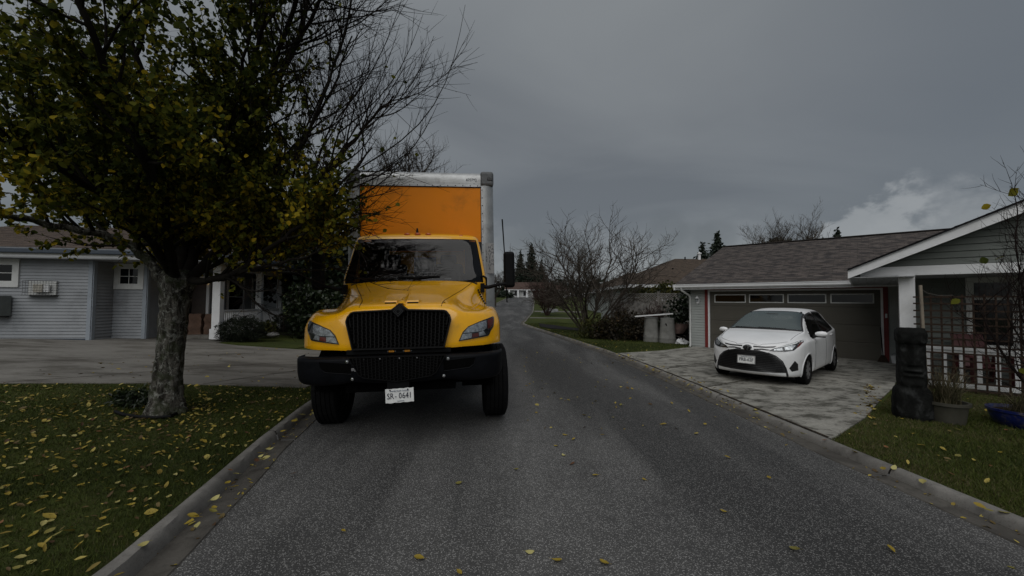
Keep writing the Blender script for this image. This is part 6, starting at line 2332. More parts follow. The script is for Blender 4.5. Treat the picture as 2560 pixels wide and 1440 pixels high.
def bush(name, lab, base, blobs, n, size, mat, cat='shrub', seed=3, shell=.55, hang=.1, trunk=None, group=None, clump=.35, aspect=1.0, tbias=.0):
    """leafy mass: leaves through a set of lumpy ellipsoids (cx, cy, cz, rx, ry, rz)"""
    nr = np.random.RandomState(seed)
    root = thing(name, lab, cat, tuple(base), 0, group)
    vol = np.array([b[3] * b[4] * b[5] for b in blobs]) ** .7
    P_, T_ = [], []
    for b, v in zip(blobs, vol):
        k = int(n * v / vol.sum())
        d = nr.normal(size=(k, 3)); d /= np.linalg.norm(d, axis=1)[:, None]
        lump = 1 + .16 * np.sin(d[:, 0] * 5 + b[0] * 7) * np.sin(d[:, 1] * 6 + b[1]) + .12 * np.sin(d[:, 2] * 7 + b[2] * 3 + d[:, 0] * 4) + .07 * np.sin(d[:, 0] * 13 + d[:, 2] * 11)
        r = (1 - shell * nr.rand(k) ** 1.6) * lump
        p = d * r[:, None] * np.array(b[3:6]) + np.array(b[:3])
        P_.append(p)
        T_.append(.45 + clump * np.sin(p[:, 0] * 5.1 + seed) * np.sin(p[:, 1] * 4.7) * np.sin(p[:, 2] * 5.3) + nr.normal(size=k) * .2 + tbias)
    P_ = np.concatenate(P_); T_ = np.clip(np.concatenate(T_), 0, 1)
    ok = P_[:, 2] > .01
    P_, T_ = P_[ok], T_[ok]
    if trunk:
        tb_ = MB()
        for (x0, y0, z0, x1, y1, z1, r) in trunk:
            tb_.tube([(x0, y0, z0), ((x0 + x1) / 2 + .03, (y0 + y1) / 2, (z0 + z1) / 2), (x1, y1, z1)], [r, r * .85, r * .5], 8)
        tb_.build('trunk', M['limb'], root, smooth=60)
    leaves('foliage', P_, nr.uniform(size * .7, size * 1.3, len(P_)), T_, mat, root, hang, (LEAF_Q, LEAF_QF), aspect, nr)['kind'] = 'stuff'
    return root


def gpt(u, v, z=0.0):
    d = ray(u, v)
    for _ in range(60):
        p = Vector((0, 0, EYE)) + d * ((z - EYE) / d.z)
        z = lerp(z, terrain(p.x, p.y), .3)
    return Vector((p.x, p.y, terrain(p.x, p.y)))


def conifer(name, lab, base, h, r, n=30, seed=1, group=None, lean=0):
    """spruce: whorls of drooping boughs with needle sprays"""
    nr = np.random.RandomState(seed); rr = random.Random(seed)
    root = thing(name, lab, 'tree', tuple(base), 0, group)
    MB().tube([(0, 0, -.3), (lean * .5, 0, h * .5), (lean, 0, h)], [h * .018, h * .012, .03], 8).build('trunk', M['limb'], root)
    P_ = []
    z = h * .10
    while z < h * .99:
        f = 1 - z / h
        rad = r * f ** .85 * rr.uniform(.8, 1.1)
        k = max(4, int(n * f ** .5))
        for i in range(k):
            a = rr.uniform(0, 2 * math.pi); L = rad * rr.uniform(.55, 1.12)
            m_ = max(3, int(L * 7 / (h / 12)))
            for q in range(m_):
                t = (q + rr.random()) / m_
                w = .14 * L * (1 - t * .6)
                P_.append((lean * z / h + math.cos(a) * L * t + rr.uniform(-w, w), math.sin(a) * L * t + rr.uniform(-w, w), z - .22 * L * t * t + .10 * L * t ** 4 + rr.uniform(-.05, .05) * h / 12))
        z += h * .028 * rr.uniform(.7, 1.3)
    P_ = np.array(P_)
    leaves('foliage', P_, nr.uniform(.3, .62, len(P_)) * h / 12, np.clip(nr.normal(.45, .25, len(P_)), 0, 1), M['conifer'], root, .35, (LEAF_Q, LEAF_QF), .75, nr)['kind'] = 'stuff'
    return root


# the spreading bare shrub at the bend
sb = gpt(1472, 836)
bare_shrub('bare_shrub', 'big spreading leafless shrub with many stems on the lawn beyond the driveway', sb, 10, 5.0, 54, .065, M['twig_grey'], M['twig_grey'], 3, 5, 'shrub', .035, 1.12, tw=2.6)
bare_shrub('bare_shrub', 'reddish brown leafless thicket beyond the big spreading shrub', Vector((3.6, 41, terrain(3.6, 41))), 13, 3.1, 46, .05, M['twig_red'], M['twig_red'], 3, 9, 'shrub', .06, 1.2, tw=4.0)
bare_shrub('bare_shrub', 'low reddish leafless thicket in front of the weathered fence', gpt(1600, 838), 9, 1.5, 50, .02, M['twig_red'], M['twig_red'], 3, 14, 'shrub', .05, 1.1, tw=2.2)
bush('low_shrub', 'dark russet low shrub beside the grey compost bins', gpt(1560, 850), [(0, 0, .55, 1.1, .8, .75), (.9, .2, .45, .8, .7, .6), (-.9, .3, .35, .6, .6, .45)], 4200, .11, M['russet'], seed=4, tbias=-.2)
bush('grass_clump', 'straw green grassy clump at the foot of the spreading shrub', gpt(1490, 846), [(0, 0, .3, .9, .6, .6), (.7, 0, .25, .6, .5, .45)], 1600, .22, M['olive'], 'grass clump', seed=5, hang=-.7, aspect=.25)
bush('juniper', 'dark overhanging juniper between the fence and the garage corner', (8.35, 18.0, .0), [(0, 0, 1.1, 1.2, 1.2, 1.35), (.9, -.3, 1.5, 1.1, 1.0, 1.1), (-.7, -.3, .6, .9, .8, .7), (.6, -.8, .5, 1.0, .8, .6)], 8200, .16, M['evergreen'], seed=6, hang=.5)
bush('climbing_plant', 'olive yellow climber spilling over the top of the fence', (8.6, 22.0, 1.6), [(0, 0, .75, .9, .4, .55), (-1.4, 0, .55, .9, .4, .45)], 1500, .14, M['olive'], 'climber', seed=7, tbias=.1)
# left: clipped shrubs, evergreen behind the porch
bush('clipped_shrub', 'clipped dark rounded shrub nearest the wide white porch post', hp(3.95, .62, terrain(-8.95, 13.2) - hz0), [(0, 0, .42, .62, .5, .42), (.2, 0, .36, .50, .48, .38), (-.22, 0, .36, .48, .48, .38)], 20000, .030, M['box_leaf'], seed=8, shell=.12, clump=.15, group='clipped shrubs by the porch')
bush('clipped_shrub', 'clipped dark rounded shrub farther along by the numbered porch post', hp(4.35, 3.4, .02), [(0, 0, .40, .60, .5, .40), (.25, 0, .36, .5, .48, .38)], 16000, .030, M['box_leaf'], seed=9, shell=.12, clump=.15, group='clipped shrubs by the porch')
bush('small_shrub', 'small light green leafy plant between the two clipped shrubs', hp(4.25, 1.75, .0), [(0, 0, .28, .30, .28, .26)], 500, .10, M['olive'], seed=10, tbias=-.1)
MB().lathe([(.001, 0), (.16, .0), (.20, .06), (.15, .13), (.001, .16)], 12, (0, 0, 0)).build('garden_rock', plain('rock_grey', (.10, .10, .095), .9, var=.4, bumpy=.6, bscale=12), smooth=60)
o = bpy.data.objects['garden_rock']; o.location = hp(4.85, .85, .05); tag(o, 'grey rock at the bed edge by the clipped shrub', 'rock')
ev_ = at(740, 700, 18)
bush('evergreen_tree', 'dark broadleaf evergreen tree filling the garden behind the porch and truck', (-10.3, 19.2, terrain(-10.3, 19.2)), [(0, 0, 3.4, 2.6, 2.0, 2.0), (-1.6, -.5, 3.9, 1.8, 1.6, 1.4), (1.8, -.6, 3.0, 2.0, 1.8, 1.9), (3.3, -.5, 2.4, 1.8, 1.6, 1.9), (.6, -1.2, 4.6, 1.9, 1.6, 1.2), (2.4, -1.6, 1.2, 1.8, 1.2, 1.2)], 17000, .24, M['evergreen'], 'tree', seed=12, shell=.7, trunk=[(0, 0, -.1, .2, 0, 3.0, .18), (.3, 0, -.1, 1.6, -.3, 3, .12), (.2, 0, .3, -1.3, -.2, 3.4, .12)])
bush('evergreen_shrub', 'mid green loose shrub beside the porch corner left of the truck', (-7.55, 15.2, terrain(-7.5, 15.2)), [(0, 0, .95, .85, .8, 1.05), (.9, .3, .8, .9, .8, .9), (-.5, .2, 1.5, .6, .6, .6)], 5200, .15, M['evergreen'], seed=13, tbias=.22)
bush('evergreen_shrub', 'low dark shrub tucked at the left flank of the truck', (-5.9, 14.0, terrain(-5.9, 14)), [(0, 0, .6, .9, .7, .7), (.9, .4, .5, .9, .7, .6)], 3600, .13, M['evergreen'], seed=15)
# bare trees and conifers beyond
bare_shrub('bare_tree', 'bare treetop showing above the silver rail of the cargo box', (-8.6, 31, .6), 6, 6.5, 30, .12, M['twig_grey'], M['twig_grey'], 3, 21, 'tree', .10, 1.1, tw=3.2, trunk=5.0)
bare_shrub('bare_tree', 'fan shaped bare tree behind the brown garage roof ridge', (28.3, 41, .5), 11, 6.2, 44, .07, M['twig_grey'], M['twig_grey'], 3, 23, 'tree', .09, 1.1, tw=3.6, trunk=3.0)
bare_shrub('bare_tree', 'small bare street tree far down the road left of the mirror', (-2.6, 62, 1.0), 7, 4.5, 45, .08, M['twig_grey'], M['twig_grey'], 3, 25, 'tree', .06, 1.0, tw=5, trunk=1.5)
conifer('spruce', 'tall dark spruce with a pointed top right of the truck mirror, taller of the pair', (6.7, 140, 3.7), 19.2, 5.6, 30, 31, 'dark spruces down the road')
conifer('spruce', 'shorter dark spruce half hidden behind the truck mirror', (2.9, 140, 3.7), 16.6, 5.0, 30, 32, 'dark spruces down the road')
conifer('spruce', 'low dark spruce on the right slope of the far pair', (10.4, 143, 3.7), 13.5, 5.2, 30, 36, 'dark spruces down the road')
conifer('fir', 'dark fir behind the neighbouring roof, taller of the two by the white flue', (24.7, 48, .6), 9.9, 3.5, 40, 33, 'dark firs behind the roofs')
conifer('fir', 'dark fir behind the neighbouring roof, leftmost and shorter by the white flue', (22.9, 48, .6), 8.6, 3.2, 40, 34, 'dark firs behind the roofs')
conifer('fir', 'tiny fir tip peeping over the brown garage roof ridge', (40.8, 50, .5), 10.9, 3.0, 24, 35, 'dark firs behind the roofs')
bush('treetop', 'dark leafy treetop left under the bare tree behind the roof ridge', (33, 50, 6.5), [(0, 0, 2.6, 1.3, 1, .8), (1.6, 0, 2.6, 1.2, 1, .6), (4.6, 0, 2.9, 1.6, 1, .5)], 1500, .4, M['conifer'], 'tree', seed=17)
# foreground shrub leaning in from the right edge
fb = bare_shrub('bare_shrub', 'twiggy leafless shrub leaning in at the right edge before the porch', (7.15, 5.0, terrain(7.2, 5)), 9, 2.5, 38, .022, M['twig'], M['twig'], 3, 41, 'shrub', .08, .9, (-.22, 0), tw=.9)
lv = [at(u, v, 4.9) - Vector((7.15, 5.0, terrain(7.2, 5))) for u, v in ((2478, 512), (2520, 490), (2546, 470), (2400, 748), (2465, 660), (2548, 930), (2512, 640))]
leaves('last_leaf', [tuple(p) for p in lv], .10, [.8, .62, .7, .55, .3, .5, .6], M['tree_leaf'], fb, -.1)['kind'] = 'stuff'
# dried plants in the pots
def dry_plant(name, lab, x, y, z, n, h, spread, seed, mat):
    r_ = random.Random(seed)
    V, F, T = [], [], []
    for k in range(n):
        a = r_.uniform(0, 2 * math.pi); L = h * r_.uniform(.4, 1.1); out = spread * r_.uniform(.2, 1.0)
        bx, by = r_.uniform(-.11, .11), r_.uniform(-.11, .11)
        prev = None; w = r_.uniform(.003, .007); tt = r_.random()
        for i in range(6):
            t = i / 5
            p = Vector((bx + math.cos(a) * out * t ** 1.6, by + math.sin(a) * out * t ** 1.6, L * (t - .38 * t ** 3 * (out / spread))))
            s = Vector((-math.sin(a), math.cos(a), .3)) * w * (1 - .8 * t)
            V += [tuple(p - s), tuple(p + s)]; T += [tt, tt]
            if i:
                q = len(V) - 4
                F += [(q, q + 1, q + 3), (q, q + 3, q + 2)]
    root = thing(name, lab, 'plant', (x, y, z))
    tri_mesh('foliage', V, F, mat, T, root)['kind'] = 'stuff'
    return root
zp = terrain(6.05, 5.62)
dry_plant('dried_plant', 'dried straw coloured grasses drooping from the tan flowerpot', 6.05, 5.62, zp + .22, 260, .62, .42, 1, M['straw'])
dry_plant('dried_plant', 'dry tangled stems trailing over the blue glazed bowl', 6.86, 5.42, zp + .18, 120, .42, .42, 2, M['straw'])
# creeping plant and edging at the foot of the tree
bush('weed', 'low feathery green weed at the left foot of the tree trunk', gpt(345, 1018, .2), [(0, 0, .10, .32, .16, .15), (-.25, .1, .08, .2, .15, .12)], 900, .07, M['evergreen'], 'weed', seed=19, tbias=.3, aspect=.5)
# ------------------------------------------------------------------ beyond: fence, bins, neighbours
fence = thing('fence', 'weathered grey board fence with lattice top behind the compost bins', 'fence', (0, 0, 0))
FA, FB = Vector((5.4, 21.6)), Vector((9.9, 20.2))
fd = (FB - FA).normalized(); fl = (FB - FA).length; fn = Vector((fd.y, -fd.x))
frot = math.atan2(fd.y, fd.x)
M['fence_wood'] = plain('fence_boards', (.20, .19, .175), .9, var=.45, scale=5, spec=.1, dirt=(.035, .035, .03), dirt_amt=.65, dirt_scale=2.5)
def fpt(s, o, z): p = FA + fd * s + fn * o; return Vector((p.x, p.y, z))
zb_ = terrain(7.5, 21) - .03
nb = 2
for k in range(3):
    s = fl * k / 2
    q = MB().box(fpt(s, 0, zb_ + 1.12), (.11, .11, 2.28), frot)
    q.box(fpt(s, 0, zb_ + 2.28), (.15, .15, .05), frot)
    q.build('post', M['fence_wood'], fence)
for k in range(2):
    s0, s1 = fl * k / 2 + .06, fl * (k + 1) / 2 - .06
    q = MB(); n = int((s1 - s0) / .145)
    for i in range(n):
        a = lerp(s0, s1, (i + .5) / n)
        q.box(fpt(a, rng.uniform(-.008, .008), zb_ + .88 + rng.uniform(-.01, .01)), (.135, .02, 1.72), frot, ry=R(rng.uniform(-.5, .5)))
    q.bar(fpt(s0, 0, zb_ + 1.76), fpt(s1, 0, zb_ + 1.76), .06, .05); q.bar(fpt(s0, 0, zb_ + .2), fpt(s1, 0, zb_ + .2), .06, .05)
    q.build('board_panel', M['fence_wood'], fence)['kind'] = 'stuff'
    q = MB()
    q.bar(fpt(s0, 0, zb_ + 2.19), fpt(s1, 0, zb_ + 2.19), .06, .05)
    a = s0 - .4
    while a < s1:
        for d in (1, -1):
            x0, x1 = (a, a + .40) if d > 0 else (a + .40, a)
            t0 = max(0, (s0 - min(x0, x1)) / .4); t1 = min(1, (s1 - min(x0, x1)) / .4)
            if t1 > t0:
                def L(t): return (lerp(a, a + .4, t), lerp(1.80, 2.17, t) if d > 0 else lerp(2.17, 1.80, t))
                (xa, za), (xb, zb2) = L(t0), L(t1)
                q.bar(fpt(xa, .012 * d, zb_ + za), fpt(xb, .012 * d, zb_ + zb2), .012, .038, tuple(Vector((fn.x, fn.y, 0)).cross(Vector((fd.x, fd.y, 0)))))
        a += .13
    q.build('lattice', M['fence_wood'], fence)['kind'] = 'stuff'

# compost bins
M['bin_grey'] = plain('bin_grey', (.150, .150, .140), .7, var=.15, scale=6, dirt=(.07, .07, .06), dirt_amt=.5, dirt_scale=4)
def compost(lab, x, y, latch):
    t = thing('compost_bin', lab, 'bin', (x, y, terrain(x, y) - .01), R(-20), 'grey plastic compost bins')
    rr = []
    for i, (w, z) in enumerate(((.335, 0), (.335, .10), (.325, .105), (.325, .20), (.33, .205), (.322, .22), (.30, .55), (.275, .90), (.27, 1.0), (.25, 1.01))):
        ring_ = []
        for k in range(40):
            a = 2 * math.pi * k / 40
            c, s_ = math.cos(a), math.sin(a)
            rib = 1 - .012 * (k % 4 == 0) * (z > .21)
            ring_.append((w * rib * math.copysign(abs(c) ** .6, c), w * rib * math.copysign(abs(s_) ** .6, s_), z))
        rr.append(ring_)
    MB().grid(rr, close=True).build('bin_body', M['bin_grey'], t, smooth=40)
    MB().lathe([(.29, 1.0), (.30, 1.03), (.05, 1.06), (.001, 1.06)], 8, a0=R(22.5)).build('lid', M['bin_grey'], t, smooth=30)
    if latch: MB().box((-.06, -.275, .80), (.05, .05, .05)).bar((-.06, -.29, .80), (-.03, -.30, .74), .03, .03).build('latch', M['blk'], t)
compost('grey plastic compost bin, left one of the pair on the grass', 5.98, 17.2, False)
compost('grey plastic compost bin with black latch, right one of the pair', 6.50, 16.75, True)
pk = thing('plank', 'long white plank lying across the tops of the compost bins', 'plank', (6.10, 16.95, terrain(6.3, 16.7) + 1.07))
MB().bar((-.85, .15, .0), (.62, -.22, .14), .20, .045).build('board', M['white'], pk)
wb = thing('wheelbarrow', 'faded pink wheelbarrow tipped up behind the compost bins', 'wheelbarrow', (7.0, 17.1, terrain(7.2, 17)), R(20))
rr = []
for (w, d, z) in ((.20, .30, .38), (.30, .44, .62), (.34, .50, .78), (.36, .52, .80), (.33, .49, .78)):
    rr.append([(w * math.copysign(abs(math.cos(a)) ** .6, math.cos(a)) + .25 * (z - .38), d * math.copysign(abs(math.sin(a)) ** .6, math.sin(a)), z) for a in [2 * math.pi * k / 28 for k in range(28)]])
M['pink'] = plain('faded_pink', (.20, .135, .12), .6, var=.2)
tub = MB().grid(rr, close=True)
tub.f.append(list(range(28))); tub.mi.append(0)
tub.build('tub', M['pink'], wb, smooth=50)
for s_ in (-1, 1):
    MB().tube([(s_ * .22, -.75, .20), (s_ * .22, .2, .36), (s_ * .26, .95, .50)], .018, 8).build('handle', M['wood_grey'], wb)
    MB().tube([(s_ * .22, .3, .38), (s_ * .24, .4, .0)], .016, 8).build('leg', M['dark_metal'], wb)
MB().lathe([(.08, -.04), (.18, -.045), (.20, 0), (.18, .045), (.08, .04)], 24, (0, -.75, .20), 'X').build('wheel', M['rubber'], wb, smooth=50)
sc = thing('plastic_bag', 'crumpled white plastic bag on the ground right of the compost bins', 'bag', (6.95, 16.4, terrain(7.0, 16.4)))
rws = []
for i in range(8):
    t = i / 7
    rws.append([((.30 - .2 * t) * math.cos(a) * (1 + .25 * math.sin(a * 3 + i)), .18 * (1 - t * .6) * math.sin(a) * (1 + .3 * math.sin(a * 4 + i * 2)), .20 * t + .03 * math.sin(a * 5 + i)) for a in [2 * math.pi * k / 24 for k in range(24)]])
MB().grid(rws, close=True).build('bag_film', M['white'], sc, smooth=60)
wbn = thing('wheelie_bin', 'tall grey rubbish bin against the siding left of the garage door', 'bin', tuple(g3(5.78, -1.85, terrain(7.9, 17.0))), rrot)
rr = []
for (w, d, z) in ((.20, .22, .0), (.205, .225, .05), (.27, .28, .82), (.285, .295, .83), (.285, .295, .87)):
    rr.append([(w * math.copysign(abs(math.cos(a)) ** .45, math.cos(a)), d * math.copysign(abs(math.sin(a)) ** .45, math.sin(a)), z) for a in [2 * math.pi * k / 32 for k in range(32)]])
MB().grid(rr, close=True).build('bin_body', M['bin_grey'], wbn, smooth=40)
MB().box((0, .0, .89), (.60, .62, .05)).build('lid', M['bin_grey'], wbn, bevel=.02)
for s_ in (-1, 1):
    MB().lathe([(.03, -.03), (.12, -.035), (.125, 0), (.12, .035), (.03, .03)], 20, (s_ * .22 + .08, .22, .12), 'X').build('wheel', M['rubber'], wbn, smooth=50)
# grey rocks at the bend
for k, (u, v, r_, lab) in enumerate(((1374, 781, .55, 'large grey rock of the cluster at the bend in the road'), (1361, 782, .34, 'small grey rock left in the cluster at the bend'), (1388, 780, .42, 'grey rock right in the cluster at the bend, partly behind twigs'))):
    p = gpt(u, v)
    m = MB()
    rws = []
    for i in range(9):
        t = i / 8
        rws.append([(r_ * math.sin(math.pi * (.02 + .5 * t)) * math.cos(a) * (1 + .15 * math.sin(a * 3 + k + i * .4)), r_ * .8 * math.sin(math.pi * (.02 + .5 * t)) * math.sin(a) * (1 + .15 * math.sin(a * 4 + k)), r_ * .85 * math.cos(math.pi * .5 * t) * (1 + .1 * math.sin(a * 2 + k))) for a in [2 * math.pi * q / 20 for q in range(20)]])
    o = m.grid(rws, close=True).build('rock', M['rock'] if 'rock' in M else M.setdefault('rock', plain('pale_rock', (.16, .165, .165), .9, var=.5, scale=3, bumpy=.6, bscale=8)), smooth=50)
    o.location = p
    tag(o, lab, 'rock', 'rocks at the bend')


# simple neighbours, still real houses
def neighbour(name, lab, x0, x1, y0, y1, zb0, ze, zr, over, wall, roofm, hip=5.0, rz=0.0, pv=None, hipped=(True, True)):
    h = thing(name, lab, 'house', (pv or (0, 0))[0:2] + (0,) if pv else (0, 0, 0), rz)
    px, py = pv or (0, 0)
    def W_(x, y, z): return (x - px, y - py, z)
    MB().prism([W_(x0, y0, zb0), W_(x1, y0, zb0), W_(x1, y1, zb0), W_(x0, y1, zb0)], (0, 0, ze - zb0)).build('wall', wall, h)
    X0, X1, Y0, Y1 = x0 - over, x1 + over, y0 - over, y1 + over
    ym = (Y0 + Y1) / 2
    r0 = X0 + (hip if hipped[0] else 0); r1 = X1 - (hip if hipped[1] else 0)
    a, b, c, d = W_(X0, Y0, ze), W_(X1, Y0, ze), W_(X1, Y1, ze), W_(X0, Y1, ze)
    p, q = W_(r0, ym, zr), W_(r1, ym, zr)
    shingled('roof', [a, b, q, p], roofm, h, .12, .3)
    shingled('roof', [c, d, p, q], roofm, h, .12, .3)
    shingled('roof', [d, a, p, (p[0], p[1] + .01, p[2])], roofm, h, .12, .3)
    shingled('roof', [b, c, (q[0], q[1] + .01, q[2]), q], roofm, h, .12, .3)
    g = MB()
    for A_, B_ in ((a, b), (b, c), (c, d), (d, a)):
        A2, B2_ = Vector(A_), Vector(B_)
        g.bar(A2 + Vector((0, 0, -.12)), B2_ + Vector((0, 0, -.12)), .10, .16)
    g.build('roof_gutter', M['white'], h)
    return h, W_
nb1, W1 = neighbour('brown_roofed_house', 'brown hip roofed bungalow behind the fence left of the garage', 7.6, 19, 25.0, 34, -.1, 2.85, 5.0, .55, M['siding_pale'], M['roof_far'])
MB().tube([(16.2 * 0 + 10.95, 27.2, 3.6), (10.95, 27.2, 4.1)], .06, 8).build('vent_pipe', M['blk'], nb1)
MB().box((10.97, 27.2, 3.68), (.5, .35, .06), ry=0).build('vent_flashing', M['blk'], nb1)
MB().box((11.6, 27.6, 4.05), (.45, .4, .10), rx=R(23)).build('roof_vent', M['blk'], nb1, bevel=.02)
MB().tube([(12.7, 29.3, 4.9), (12.7, 29.3, 5.12)], .05, 8).build('vent_pipe', M['blk'], nb1)
fl_ = MB().lathe([(.10, 0), (.10, .50), (.16, .50), (.16, .58), (.10, .60), (.001, .66)], 12, (13.8, 29.4, 4.85)).build('flue', M['white'], nb1, smooth=40)
window(nb1, (9.3, 24.98, 1.3), (1, 0, 0), (0, -1, 0), 1.4, 1.1, .10, M['white'], 2, 1)
nb2, W2 = neighbour('low_house', 'low brown roofed house farther off behind the bare spreading shrub', 10.5, 26, 47, 56, 0, 3.1, 5.6, .6, M['siding_pale'], M['roof_far'])
nb3, W3 = neighbour('far_house', 'far white house with reddish roof and porch columns at the end of the road', -1.0, 16, 119, 129, 3.0, 5.55, 8.0, 1.2, M['trim_grey'], roofmat('roof_rust', (.085, .055, .045), (.105, .07, .058), (.065, .045, .04)), hipped=(False, True))
for k in range(3):
    MB().box((-.8 + k * 2.6, 118.0, 4.25), (.45, .45, 2.5)).build('porch_column', M['white'], nb3)
for k in range(2):
    window(nb3, (1.4 + k * 2.6, 118.95, 4.4), (1, 0, 0), (0, -1, 0), 1.3, 1.5, .15, M['white'], 2, 1)
MB().box((10.5, 118.9, 4.2), (5.0, .12, 2.2)).build('garage_door', M['siding_pale'], nb3, bevel=.02)
MB().box((6.8, 118.9, 4.1), (1.0, .12, 2.1)).build('front_door', M['wood_door'], nb3)
nb4, W4 = neighbour('grey_roofed_house', 'grey house mostly hidden far down the left side of the road', -16, -5.5, 74, 84, 2.0, 4.6, 6.8, .6, M['siding_blue'], M['roof_far'])
window(nb4, (-7.5, 73.95, 3.4), (1, 0, 0), (0, -1, 0), 1.6, 1.3, .15, M['white'], 2, 1)
bush('low_shrub', 'dark round shrub before the far white house, left of its columns', (-3.2, 108, 3.0), [(0, 0, .7, 1.6, 1.2, .9), (2.6, 0, .6, 1.1, 1, .8)], 900, .4, M['evergreen'], seed=51)
bush('treeline', 'far band of dark trees along the horizon beyond the houses', (0, 170, 4), [(x, (x % 7) * 3, 3.2 + 1.6 * math.sin(x * .37) + 1.2 * math.sin(x * 1.1), 7, 4, 3.6 + 2.2 * abs(math.sin(x * .53))) for x in range(-150, 190, 6)], 16000, 1.5, M['conifer'], 'trees', seed=52, shell=.8)['kind'] = 'stuff'
bush('hedge', 'dark garden hedge behind the compost bins and junipers', (6.3, 19.6, .0), [(-.4, .2, .35, 1.0, .6, .55), (1.0, -.6, .35, 1.2, .6, .5), (1.9, -1.2, .3, 1.0, .7, .45)], 5200, .13, M['evergreen'], seed=53)
# ------------------------------------------------------------------ grass and fallen leaves
GRASS = leafmat('grass_blades', [(0, (.013, .018, .005)), (.4, (.030, .043, .007)), (.7, (.066, .085, .011)), (.88, (.075, .068, .026)), (1, (.12, .10, .05))], .8, .25)


def pip(poly, x, y):
    c = np.zeros(len(x), bool)
    n = len(poly)
    for i in range(n):
        ax, ay = poly[i]; bx, by = poly[i - 1]
        t = ((ay > y) != (by > y)) & (x < (bx - ax) * (y - ay) / ((by - ay) if by != ay else 1e-9) + ax)
        c ^= t
    return c


def grass(name, poly, n, hgt, wid, near=True, seed=1, base=.45):
    nr = np.random.RandomState(seed)
    xs = [p[0] for p in poly]; ys = [p[1] for p in poly]
    X = nr.uniform(min(xs), max(xs), n * 4); Y = nr.uniform(min(ys), max(ys), n * 4)
    ok = pip(poly, X, Y)
    if near:
        # thin out with distance: blades there are smaller than a pixel
        D = np.sqrt(X ** 2 + Y ** 2)
        ok &= nr.rand(len(X)) < np.clip((3.6 / np.maximum(D, .5)) ** 1.3, .12, 1)
    X, Y = X[ok][:n], Y[ok][:n]
    Z = np.array([terrain(x, y) for x, y in zip(X, Y)])
    k = len(X)
    D = np.sqrt(X ** 2 + Y ** 2)
    gsc = np.clip(D / 4.0, 1, 2.2) if near else np.ones(k)
    patch = .9 * np.sin(X * .83 + 2 * np.sin(Y * .7)) * np.sin(Y * .9 + 1.1) + np.sin(X * 1.7 + 1.3 * np.sin(Y * 1.1)) * np.sin(Y * 1.9 + .7 * np.sin(X * 2.3)) + .5 * np.sin(X * 5.3 + Y * 3.1) * np.sin(Y * 4.7)
    h = hgt * nr.uniform(.45, 1.25, k) * (1 + .30 * patch)
    w = wid * nr.uniform(.7, 1.3, k) * gsc
    a = nr.uniform(0, 2 * np.pi, k); b = nr.uniform(0, 2 * np.pi, k); l = h * np.abs(nr.normal(.75, .45, k))
    V = np.zeros((k, 3, 3))
    V[:, 0] = np.stack([X - np.cos(a) * w, Y - np.sin(a) * w, Z - .006], 1)
    V[:, 1] = np.stack([X + np.cos(a) * w, Y + np.sin(a) * w, Z - .006], 1)
    V[:, 2] = np.stack([X + np.cos(b) * l, Y + np.sin(b) * l, Z + h], 1)
    tint = np.clip(base - .13 * patch + nr.normal(0, .17, k), 0, 1)
    F = np.arange(k * 3).reshape(-1, 3)
    o = tri_mesh(name, V.reshape(-1, 3), F, GRASS, np.repeat(tint, 3))
    return tag(o, kind='stuff')


LG_ = [(xl(.6) - .315, .6)] + [(xl(y) - .315, y) for y in (1.5, 2.5, 3.5, 4.5, 5.8, 6.9)] + [(-3.6, 7.02), (-6.1, 6.92), (-8.3, 6.47), (-12, 6.25), (-12, 4), (-6, 1.2), (-3, .4)]
RG_ = [(xr(y) + .318, y) for y in (2.3, 2.8, 3.6, 4.45, 4.75)] + [(5.05, 5.70), (6.32, 6.83), (7.72, 8.05), (8.1, 8.4), (9.6, 7.0), (9.6, 5.0), (5.4, 2.3)]
FG_ = [(xr(y) + .318, y) for y in (12.75, 14, 16, 18, 21, 24, 27, 30)] + [(3.5, 33), (9, 22), (8.9, 18), (7.2, 15.6), (6.9, 15.1), (5.0, 13.65)]
grass('grass', LG_, 170000, .034, .0026, True, 1, .53)
grass('grass', RG_, 90000, .034, .0028, True, 2, .76)
grass('grass', FG_, 60000, .045, .006, False, 3, .50)

# fallen leaves
LEAFCOL = {'yellow': [(0, (.20, .14, .014)), (1, (.36, .27, .035))], 'pale': [(0, (.30, .26, .085)), (1, (.42, .38, .15))], 'brown': [(0, (.10, .045, .020)), (1, (.19, .085, .030))], 'olive': [(0, (.15, .135, .030)), (1, (.22, .19, .05))]}
FM = {k: leafmat('fallen_' + k, v, .6, .1) for k, v in LEAFCOL.items()}
def fallen_template(kind, seed):
    r_ = random.Random(seed)
    m = MB()
    n = 8
    curl, fold = r_.uniform(.05, .5), r_.uniform(.02, .40)
    tw = r_.uniform(-.5, .5)
    rows = []
    for i in range(n + 1):
        t = i / n
        w = .36 * math.sin(math.pi * min(1, t * .96 + .02)) ** .75 * (1 - .28 * t) + .004
        y = t - .5
        z = curl * (y ** 2) * 1.2 + .02
        c, s_ = math.cos(tw * y), math.sin(tw * y)
        rows.append([(x * c, y, z + x * s_ + abs(x) * fold + .015 * math.sin(i * 2.2 + j)) for j, x in enumerate((-w, -w * .5, 0, w * .5, w))])
    m.grid(rows)
    m.bar((0, .5, rows[-1][2][2]), (r_.uniform(-.08, .08), .78, rows[-1][2][2] + .06), .018, .018)
    me = m.mesh('fallen_leaf', False)
    me.materials.append(FM[kind])
    a = me.attributes.new('tint', 'FLOAT', 'POINT')
    a.data.foreach_set('value', [r_.random()] * len(me.vertices))
    me.polygons.foreach_set('use_smooth', [True] * len(me.polygons))
    return me
TPL = {k: [fallen_template(k, i * 7 + hash_) for i in range(4)] for hash_, k in enumerate(('yellow', 'pale', 'brown', 'olive'))}
